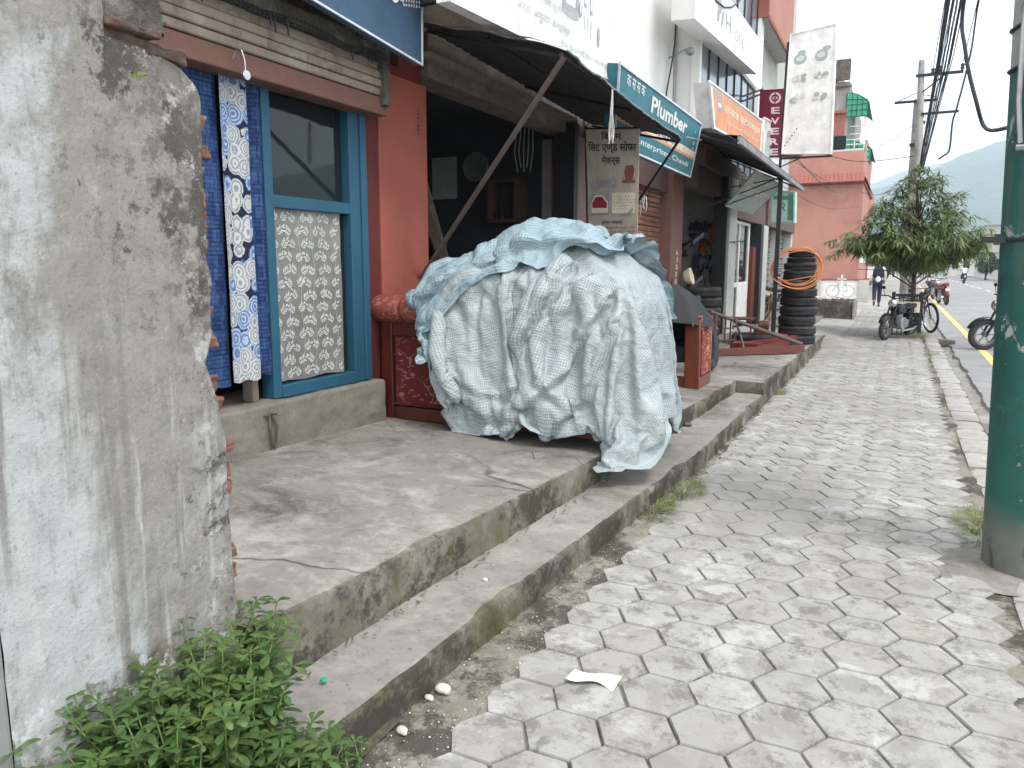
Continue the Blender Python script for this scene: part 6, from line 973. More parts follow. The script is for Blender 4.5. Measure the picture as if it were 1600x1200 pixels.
[2228,-1,3,17,16,0,-12,-9,-6,-4,-2,-4,-5,-5,-6,-6,9,15,16,20,13,-5,-4,-15,-9,-14,-21,-18,-12,-19,-10,11,11,12,13,13,13,17,19,22,5,-15,-2,14,9,-5,-10,2,0,1,-1,-9,-15,-16,-19,-19,-21,-19,-22,-25,-24,-24,-23,-21,-6,7,-7,-3,-11,6,17,10,9,0,-3,-6,-6,0,3,7,3,-17,-13,-8,2,9,-2,9,-1,-3,4,-2,7,3,12,-4,1,1,-1,-3,-1,-3,-2,-14,-8,8,-1,-6,-9,12,11,-14,-7,-6,0,12,2,-1,1,1,7,1,2,3,1,2,2,3,-19,1,10,-1,9,-4,5,-1,6,9,-5,2,4,-1,5,2,-12,-14,-5,8,-15,9,3,18,-4,3,1,2,-6,11,0,-1,-7,-4,1,4,0,-13,-15,-8,0,3,5,-1,9,-3,-2,0,1,11,4,-13,-6,-1,-2,3,4,6,14,4,1,-1,-1,7,-1,-14,2,9,1,10,-12,6,6,-11,14,8,4,2,-6,-6,-10,2,-5,-2,18,-11,7,-4,6,2,-5,-3,4,7,-2,-1,6,-4,-10,-16,-3,0,-11,0,7,7,-3,-6,5,-1,9,12,16,-12,-10,-12,-3,1,5,2,6,14,-8,10,0,-1,2,1,6,-5,-2,-8,-1,4,18,-1,-29,-5,0,-8,4,1,7,-2,8,11,10,-7,-2,8,3,0,1,-4,0,4,-3,-9,0,3,-10,-14,-7,7,-1,4,4,15,16,-4,-10,-4,-14,6,2,-1,-3,2,3,3,1,-2,4,4,-3,-10,13,-5,7,14,18,2,2,10,-13,-13,5,3,-1,-2,1,-7,-2,4,10,-2,-1,15,12,1,-9,-15,0,6,6,2,-4,-3,7,3,-4,-8,-19,0,-1,0,6,1,0,1,13,4,-9,3,19,4,0,-16,-18,-5,-5,1,5,15,-1,8,2,-7,12,-11,-17,10,3,16,6,4,-17,1,-2,10,-2,-5,0,3,-3,5,-3,5,1,14,8,1,1,-11,5,-11,0,5,2,-4,2,4,-7,3,2,-3,11,-15,-10,6,6,2,-3,7,8,-2,-2,9,-1,-4,-5,0,-4,-15,-5,3,-9,7,14,13,-4,6,-15,0,15,-3,6,-1,-2,10,0,3,4,-1,-13,-2,2,-7,10,11,-3,7,4,3,2,-2,-13,3,-5,-2,0,-2,6,-3,4,-2,2,-4,1,1,-4,-2,8,10,3,-1,5,-3,-1,-1,3,-3,-11,-1,3,-5,-10,0,2,-10,3,13,17,-6,-5,-5,-5,8,5,5,6,-9,-4,0,8,-4,-2,4,-18,-2,-2,19,17,-5,-4,7,-3,1,0,-12,0,4,-11,5,-1,0,-2,-1,8,-2,-1,-1,-6,6,8,0,0,6,1,0,-4,-1,3,1,-1,-3,3,-14,-13,4,-1,13,-4,-7,12,2,6,-16,-2,3,18,3,-16,5,10,0,-2,-3,5,-1,-2,-1,2,3,0,0,2,-1,9,1,-2,-2,-9,0,3,3,-1,-5,-2,0,-8,5,3,0,-1,3,-1,-3,5,6,0,4,-2,-5,-1,5,-1,-3,1,-5,-12,-2,10,-11,16,7,-15,10,9,-3,-12,7,8,10,-4,-6,1,-2,-4,10,3,-4,2,6,-3,-3,0,3,5,1,-9,4,10,-3,0,-9,0,-1,2,1,1,-1,-5,2,0,1,-2,0,2,-1,0,7,4,-7,6,0,-1,-5,3,1,2,-2,-7,-8,-6,9,-5,7,12,-12,0,13,2,0,5,-3,8,-1,-5,-1,3,-3,5,1,0,-1,11,6,-2,-12,4,-2,3,-1,-1,4,0,2,-5,-5,1,0,3,1,-3,1,-3,2,2,-2,-1,1,0,-2,5,8,-5,0,3,1,-10,2,4,4,-3,-4,-14,-5,5,14,-8,14,-7,-8,10,8,-2,1,1,3,0,-3,1,0,1,8,-1,0,2,-3,14,-2,8,-14,5,0,-5,-1,4,1,-1,0,-5,5,-9,2,-2,5,1,1,-5,0,4,-3,0,1,2,-3,6,4,-6,2,5,-2,-2,-4,6,-1,-4,-8,-4,-5,19,-6,6,1,-12,1,14,3,0,-9,-7,16,-4,-3,-12,21,6,0,-7,6,2,1,12,1,4,1,-6,-6,-1,2,3,1,-4,-1,0,-4,-2,6,-6,2,4,-3,-1,0,2,0,-1,0,2,-3,6,2,-5,7,1,-3,-7,4,2,-4,-9,0,-4,8,9,-5,10,-12,-7,10,12,0,-5,0,2,-13,-8,4,10,2,15,-2,-3,2,4,0,12,-2,5,1,-2,-6,-1,1,-1,-3,3,-3,0,-5,3,2,3,-6,6,-2,-1,-3,3,-1,0,1,-3,2,8,-5,0,6,-1,-7,-3,8,-1,-3,-5,-8,1,18,-5,4,-3,-10,3,15,3,-1,2,-7,-15,-7,3,3,15,6,-7,1,11,-2,4,0,10,0,1,3,0,-5,-2,1,-5,0,5,-3,-5,-3,1,-3,11,-3,3,0,-2,-2,1,-3,1,2,-2,4,4,-2,1,5,0,-16,10,4,-4,-10,-5,4,4,7,-4,4,-9,-3,10,11,0,0,-10,-12,-6,6,12,11,1,-6,5,6,0,-1,0,3,11,0,0,1,0,0,-6,1,0,2,-2,-5,-3,4,6,-4,0,3,-1,-1,-1,-3,0,-2,1,2,-1,5,3,-3,3,4,-8,-6,10,6,-5,-6,1,-10,11,-1,2,-8,-5,5,16,2,0,-10,-16,-6,7,19,13,0,-2,-1,1,-1,-2,1,-1,4,10,2,-2,3,1,-1,-5,-1,1,0,-3,-4,-1,9,0,-5,-1,-2,4,1,1,-4,-2,2,-6,3,10,-2,-1,-2,8,-2,-11,3,4,-1,-5,-6,-5,11,14,-5,-14,3,-2,11,8,1,-13,-15,-2,12,19,3,-1,1,0,2,0,-3,-2,0,2,4,10,5,4,-1,-2,-4,-3,-4,0,0,-2,-5,6,-3,2,8,-16,4,1,10,-1,0,-8,1,-9,7,11,2,-1,-5,4,-2,-5,3,2,-2,-11,-3,5,13,-1,-12,5,-7,4,13,3,-10,-11,-5,12,16,2,-1,-1,2,2,1,-5,2,3,-9,0,3,10,4,-5,11,1,-4,-6,-6,-1,-1,-3,1,4,1,-8,2,1,4,-1,11,-4,-2,-9,-3,12,7,-4,6,-10,6,1,-10,2,0,2,-8,-5,5,9,2,-15,8,-4,-5,14,8,-3,-16,-7,16,12,0,-3,1,3,0,-1,0,4,-5,0,1,-19,-4,16,-2,6,-7,4,3,-5,-9,-2,1,-5,6,0,-1,4,-6,11,-6,5,6,-3,1,3,-1,0,-2,-5,9,-3,-1,-5,-7,7,0,-9,-6,0,8,9,-14,3,-4,-1,9,14,-5,-22,0,18,7,2,1,3,-1,-4,-5,-2,-5,-6,-4,-12,-5,11,-13,16,1,3,-10,-2,7,5,-12,-3,1,3,1,1,2,3,6,-7,5,2,-1,-1,-8,8,3,-3,-3,0,2,2,-5,-11,12,-7,10,-16,-8,16,0,-9,-1,2,3,-5,17,-4,-18,4,14,5,2,-3,-8,-4,-4,-3,-5,-6,-5,-2,-5,-2,6,-4,0,24,-10,3,6,-3,-9,2,4,0,1,1,2,0,3,1,0,1,-6,2,-6,6,-5,0,4,-4,0,1,1,1,-1,-1,-3,6,-1,3,-1,-5,-4,-6,0,-4,-5,19,-8,-10,12,9,-2,-14,-14,-8,3,-2,-1,-5,0,1,1,-2,1,11,-5,-8,1,24,-8,-10,3,6,7,0,4,-1,-3,-1,-1,0,-1,2,1,3,0,-4,3,-2,-3,-5,4,-3,3,0,1,-1,2,0,0,7,-1,-1,4,-8,-2,-1,-2,-3,2,-4,0,7,-4,-10,-7,3,5,0,-9,-5,-4,-1,-1,0,1,3,6,-3,-3,4,4,25,-1,-4,-1,2,0,3,1,1,0,-3,-3,0,-2,-3,2,2,5,-2,0,1,-1,-8,1,2,1,1,-1,-1,-2,7,3,-1,-3,3,-5,0,2,1,1,2,-2,-1,1,-3,-1,0,4,3,-1,-1,3,1,-1,-1,1,-2,-2,-2,-2,-5,0,6,-2,24,2,-2,1,-2,1,1,1,0,-1,1,0,-3,-1,-3,-5,1,5,1,-1,2,2,-8,2,2,-1,1,-1,-4,3,6,-1,-4,-1,-5,3,5,3,1,1,2,0,-2,-3,-2,-1,4,-1,-2,-1,3,0,-2,0,3,-1,3,-1,1,-1,0,-1,-2,1,25,-1,0,1,1,2,-2,-1,1,1,-1,0,-1,0,-1,-2,-6,-3,7,0,2,0,2,-7,2,-1,2,-3,0,6,3,-7,-4,-3,5,7,2,0,0,1,0,0,-1,-1,0,2,-1,0,-1,0,-2,1,1,0,-2,0,0,2,-2,0,-3,5,-5,3,25,0,0,0,0,0,1,0,-1,1,1,-1,1,-2,0,0,-1,-6,-5,7,1,1,1,-5,3,-3,2,-2,3,4,-4,-6,0,6,5,0,-1,1,0,0,0,1,-1,1,1,-1,0,-1,1,0,0,-1,0,-2,0,-1,-2,-2,-1,3,7,-4,-2,0,24,0,-1,-1,3,0,1,0,0,-1,0,1,-1,1,-1,0,0,0,-3,-8,7,1,1,0,-1,-1,1,0,1,-1,-7,6,4,1,-1,-1,2,-1,1,0,1,0,0,0,0,0,0,0,0,0,0,-1,-1,1,-1,-1,-1,1,1,-5,-4,1,5,-2,20,1,1,0,2,0,0,1,0,0,0,-1,1,0,0,0,1,0,-1,-1,-5,4,0,1,-1,0,1,-1,0,-5,5,2,0,0,0,1,-2,0,0,1,1,0,1,-1,-1,0,1,0,-1,0,0,1,0,-1,0,0,0,0,-2,1,0,0,-1,-1,20,-2,-1,5,0,1,-1,0,0,0,0,0,0,0,0,0,0,0,0,0,-1,-2,2,0,0,1,-1,0,-2,3,0,0,0,0,0,-1,0,1,-1,1,0,0,-1,1,0,0,-1,-1,0,0,1,0,-1,2,-2,2,0,-1,0,-1,0,-3,0,-1,20,-1,1,1,0,1,0,0,1,-1,0,1,-1,0,0,1,-1,-1,1,0,0,0,0,0,1,-1,0,-1,1,0,0,0,0,0,0,-1,0,0,1,0,0,0,0,0,0,0,-1,0,-1,-1,1,1,-1,-1,0,-4,-2,-2,-1,5,2,1,-1,0,21,0,0,0,1,0,0,0,0,1,0,-1,1,-1,0,0,-1,0,0,0,1,0,0,0,0,1,0,-1,-1,1,0,0,0,0,-1,1,0,0,0,0,-1,-1,1,0,-1,1,-2,-2,0,3,-1,0,2,-1,1,0,0,0,0,-6,3,0,-2,1,19,2,1,0,0,0,1,0,0,0,-1,0,-1,0,1,-1,0,0,-1,1,0,1,-1,1,0,0,-1,1,1,-1,0,0,0,0,0,0,0,0,0,-1,0,0,0,-2,1,-1,1,0,2,-1,0,0,0,1,0,0,0,-1,-1,-1,-4,-2,4,2,21,0,1,0,0,0,1,0,0,-1,0,-1,1,0,0,0,0,0,0,-1,0,-1,1,0,1,-1,0,0,0,-1,1,0,1,-1,1,-1,1,0,1,-1,-2,1,-2,1,0,0,1,0,-3,1,0,1,1,-1,0,1,0,1,-1,-1,-5,3,2,0,20,0,2,0,0,0,0,0,0,0,0,1,-1,0,-1,0,1,0,-1,-4,2,1,-2,1,1,1,-1,-1,2,0,-4,2,1,2,-1,0,1,0,-1,0,0,-3,1,2,-1,0,0,2,0,-4,-4,-4,-1,1,2,3,4,0,2,0,-1,-5,4,3,21,1,0,0,0,0,0,0,0,1,0,-1,0,0,0,0,-1,-1,-1,4,-4,-6,6,0,-1,1,-1,2,-6,6,1,-3,0,2,1,1,0,0,-1,1,-1,-1,0,0,1,0,-1,0,1,1,0,-1,-1,0,-1,-2,-2,2,0,-1,1,-3,-6,5,21,1,-1,1,0,0,-1,1,0,-1,1,-1,0,1,0,-3,-1,0,3,-1,-11,7,1,-1,-4,5,-1,0,-1,-1,7,0,-1,0,1,0,0,1,0,-1,1,2,1,-1,-2,-1,-1,-4,2,-1,0,0,-1,-2,-1,-4,0,-1,-1,3,4,2,-5,0,21,1,0,0,0,0,1,-1,0,0,-2,1,1,-3,-3,1,1,4,-5,-13,12,0,2,-6,2,3,-4,1,1,-3,5,3,0,-2,1,2,0,0,2,0,-1,0,-1,0,1,0,-1,1,-5,-2,-1,-1,0,0,0,5,2,0,-1,-4,-6,0,6,-3,20,1,1,0,-1,0,0,2,-1,-1,0,0,-4,-1,3,0,2,-6,-11,10,2,1,-1,-5,2,3,-2,-1,-1,0,2,4,0,0,0,-1,4,1,-1,1,0,-1,1,-1,0,-1,0,1,0,1,0,-1,-1,-1,-3,-3,-3,2,0,2,2,3,-2,-7,22,-2,0,-1,-2,1,2,1,0,-2,-1,-2,3,1,-3,3,-4,-12,8,7,-3,3,-4,-4,4,0,-1,-2,6,-3,-2,2,1,2,-1,2,-2,3,2,0,0,-1,-4,0,0,0,1,-3,3,2,1,1,0,-1,1,-2,-1,-4,3,2,2,1,-2,-1,16,0,1,0,4,-4,-5,2,1,2,1,3,-5,-1,5,-6,-11,11,4,-2,2,-2,-4,1,3,-1,0,-4,5,1,-6,5,0,2,-1,-1,2,-1,2,3,0,0,0,-3,-3,-1,-1,3,-4,-1,2,3,2,2,0,0,-1,1,-3,1,1,-1,2,0,16,4,0,0,-9,-13,2,4,2,2,2,2,1,6,-5,-8,10,2,-1,-2,0,-1,-1,2,3,-5,2,2,0,3,-6,-1,4,-4,2,0,2,0,0,1,1,1,-1,1,1,0,-1,-2,1,-2,-4,-5,0,2,7,2,0,-1,0,1,-2,1,-1,1,21,-1,-7,-15,-13,9,11,-3,-1,4,-2,0,8,0,-7,13,-2,0,3,-3,-3,4,-4,5,-3,0,-2,8,-4,3,0,-6,2,1,-1,2,-2,-3,1,0,-5,5,1,-2,-2,6,5,2,-1,-3,1,0,-3,-4,-3,8,-1,-2,2,-2,2,0,3,-1,18,-15,-10,-5,6,7,3,-2,-2,5,0,7,-2,-13,6,5,4,2,-3,2,1,1,-5,9,-7,1,1,3,-3,2,4,-6,-4,3,-1,-2,-5,2,-6,5,4,-14,12,5,0,-11,-3,8,7,5,0,1,0,0,-5,-4,5,1,-3,-1,-2,0,2,1,-2,-3,-5,8,4,9,-8,-2,2,0,6,-3,-10,-1,11,-8,14,-3,-8,7,4,0,1,-3,3,0,3,-11,3,6,-2,-4,0,0,-4,-1,0,2,-5,1,10,-4,-12,13,4,3,-7,-15,4,0,9,9,4,0,2,-5,-4,2,4,-2,-1,0,-2,4,-10,1,5,7,3,-6,3,-3,2,1,1,-6,-3,8,-7,8,0,-8,5,-2,12,-9,7,-7,11,-1,-8,2,-3,-3,5,-1,3,-3,-5,3,0,1,-2,-3,9,5,-11,-9,16,4,1,1,-15,-5,-5,-1,8,10,6,4,4,-1,-2,2,-1,0,-3,0,-4,-3,4,0,9,-2,0,-3,2,0,-6,-3,3,4,-2,8,-4,-4,4,6,-2,-7,-9,16,4,-4,-4,-1,2,-5,1,6,1,-5,-3,1,0,0,0,0,3,11,-4,-14,-5,16,7,-1,0,-2,-10,-9,-6,0,2,4,5,8,7,4,2,-1,2,-4,-4,1,4,3,-1,3,-5,-1,4,-2,-3,2,0,-5,7,4,-7,0,8,6,-14,0,-1,11,-3,0,0,-2,5,-12,-1,12,-5,0,-2,-6,6,-3,1,2,0,9,5,-7,-17,0,17,7,-3,0,2,-5,-13,-7,-2,-2,-3,-1,0,10,9,12,5,2,-8,7,4,-1,0,1,-3,0,-1,1,2,-6,2,4,4,0,-6,5,4,-2,-11,3,3,4,-2,2,0,4,-12,-1,3,1,3,2,-1,-6,-3,0,5,-1,-1,5,11,-1,-10,-13,0,17,8,-3,-2,2,2,-10,-12,-4,-3,-2,-1,-2,3,1,4,6,-2,1,0,-1,5,-1,-6,7,-2,-1,0,-4,1,1,9,-3,-4,9,-4,-2,-1,-3,8,-3,1,1,-1,-4,3,-5,-2,3,2,4,-1,-4,-1,0,0,-1,1,2,9,2,-1,-13,-8,3,15,8,-4,-1,0,1,-2,-6,-5,-3,0,-13,-4,-1,3,4,-2,1,-2,7,0,-7,2,6,-3,-2,-2,-3,4,5,1,-2,-1,-1,7,-7,0,-6,12,-1,-2,2,0,2,2,-4,-7,-3,3,5,2,-3,-1,-1,-1,0,0,-2,7,8,0,-5,-13,-5,5,14,9,-4,-1,1,0,1,-1,-6,-7,4,-13,-6,-4,0,-3,0,6,2,-5,-3,5,3,-3,-1,-2,2,-1,5,2,-5,-1,4,2,-6,-5,2,7,0,0,0,0,3,4,-2,-10,-4,2,4,4,-1,-6,2,-2,1,-1,1,4,10,0,0,-10,-8,0,2,10,9,-3,-1,1,-2,1,2,-6,-5,-3,-7,-9,-1,-2,1,3,2,-6,1,11,-8,2,-3,1,-2,3,2,0,-4,0,4,0,-10,-1,8,4,-1,0,-6,4,5,5,1,-8,-8,-2,5,4,1,-6,-2,2,0,-4,0,6,7,5,-1,0,-16,-1,2,-1,10,10,-3,2,0,1,0,1,-6,0,-6,-11,-12,-4,5,5,-6,-2,5,3,-6,3,-3,-2,2,4,1,2,-4,2,2,-5,-6,0,7,1,1,-1,-8,6,8,-3,3,0,-8,-1,-1,5,1,-3,-3,0,-1,-1,1,0,7,2,4,0,1,-18,0,-3,5,17,3,-5,1,-2,0,5,2,-2,-3,2,-9,-2,8,-2,-5,-1,4,-3,1,2,-3,-2,6,-1,6,-2,-1,3,4,-13,-3,1,7,0,1,-2,-9,3,5,8,-1,2,-6,-7,0,6,2,0,-5,-2,3,1,-4,1,2,10,-4,2,-3,-8,-4,6,-2,-5,20,2,-4,1,0,1,2,-3,-5,8,4,2,2,-2,-3,-1,3,-2,3,-2,-3,1,5,2,3,-3,-1,5,-4,-9,-1,3,2,3,1,-4,-2,5,1,1,-1,9,-1,-9,2,-2,4,-2,-4,0,-1,5,-4,-2,4,9,3,-4,2,-6,-16,8,-3,-3,8,14,-1,3,0,-3,-3,-4,-2,0,8,3,-2,-5,2,2,-3,1,4,-2,-1,2,0,9,-1,-6,3,2,-10,-6,9,-1,3,-2,1,-2,3,2,2,-4,5,-6,4,-1,-2,-3,4,3,-5,-2,-4,2,5,-4,1,9,5,-1,-5,3,-10,-7,9,-6,-5,14,9,-5,-3,-2,0,0,10,-2,0,2,-1,-2,0,0,1,-1,5,-4,-1,3,7,4,-7,-3,8,-4,-17,3,7,2,0,-1,-1,4,-1,3,-1,4,-3,-2,-3,5,-5,-3,3,4,-1,-2,-6,-5,6,1,3,5,4,3,-1,0,-2,-15,1,-2,-1,3,16,1,-2,-8,0,3,10,2,2,2,-2,-2,2,1,-1,2,1,0,0,2,6,-1,-1,2,-8,-13,-1,1,11,5,-5,-2,-1,5,1,5,-3,0,4,-1,-2,-1,-8,1,5,-3,3,2,-4,-9,-2,3,2,3,12,1,1,-1,0,-12,-3,1,-6,1,6,10,2,1,-2,12,-3,-1,-14,2,-2,-1,-1,3,2,2,-2,-1,2,5,5,-4,2,-6,-14,-2,1,3,5,1,7,2,-3,-8,9,2,-3,-1,4,0,-4,2,-3,2,0,-1,3,0,-3,-8,1,0,-1,3,9,2,1,-3,1,-1,-20,1,7,-2,-5,12,0,11,4,-4,-10,4,6,3,-6,2,5,-2,2,-1,-3,6,1,2,-3,2,-1,-10,-2,0,-2,-1,-2,12,4,2,2,-1,8,-9,-4,0,5,0,-1,-8,1,6,-1,1,0,-2,-1,-5,-1,0,0,0,5,3,2,-3,-6,-1,-7,6,-2,-6,0,2,19,-1,-1,-5,-7,-4,24],
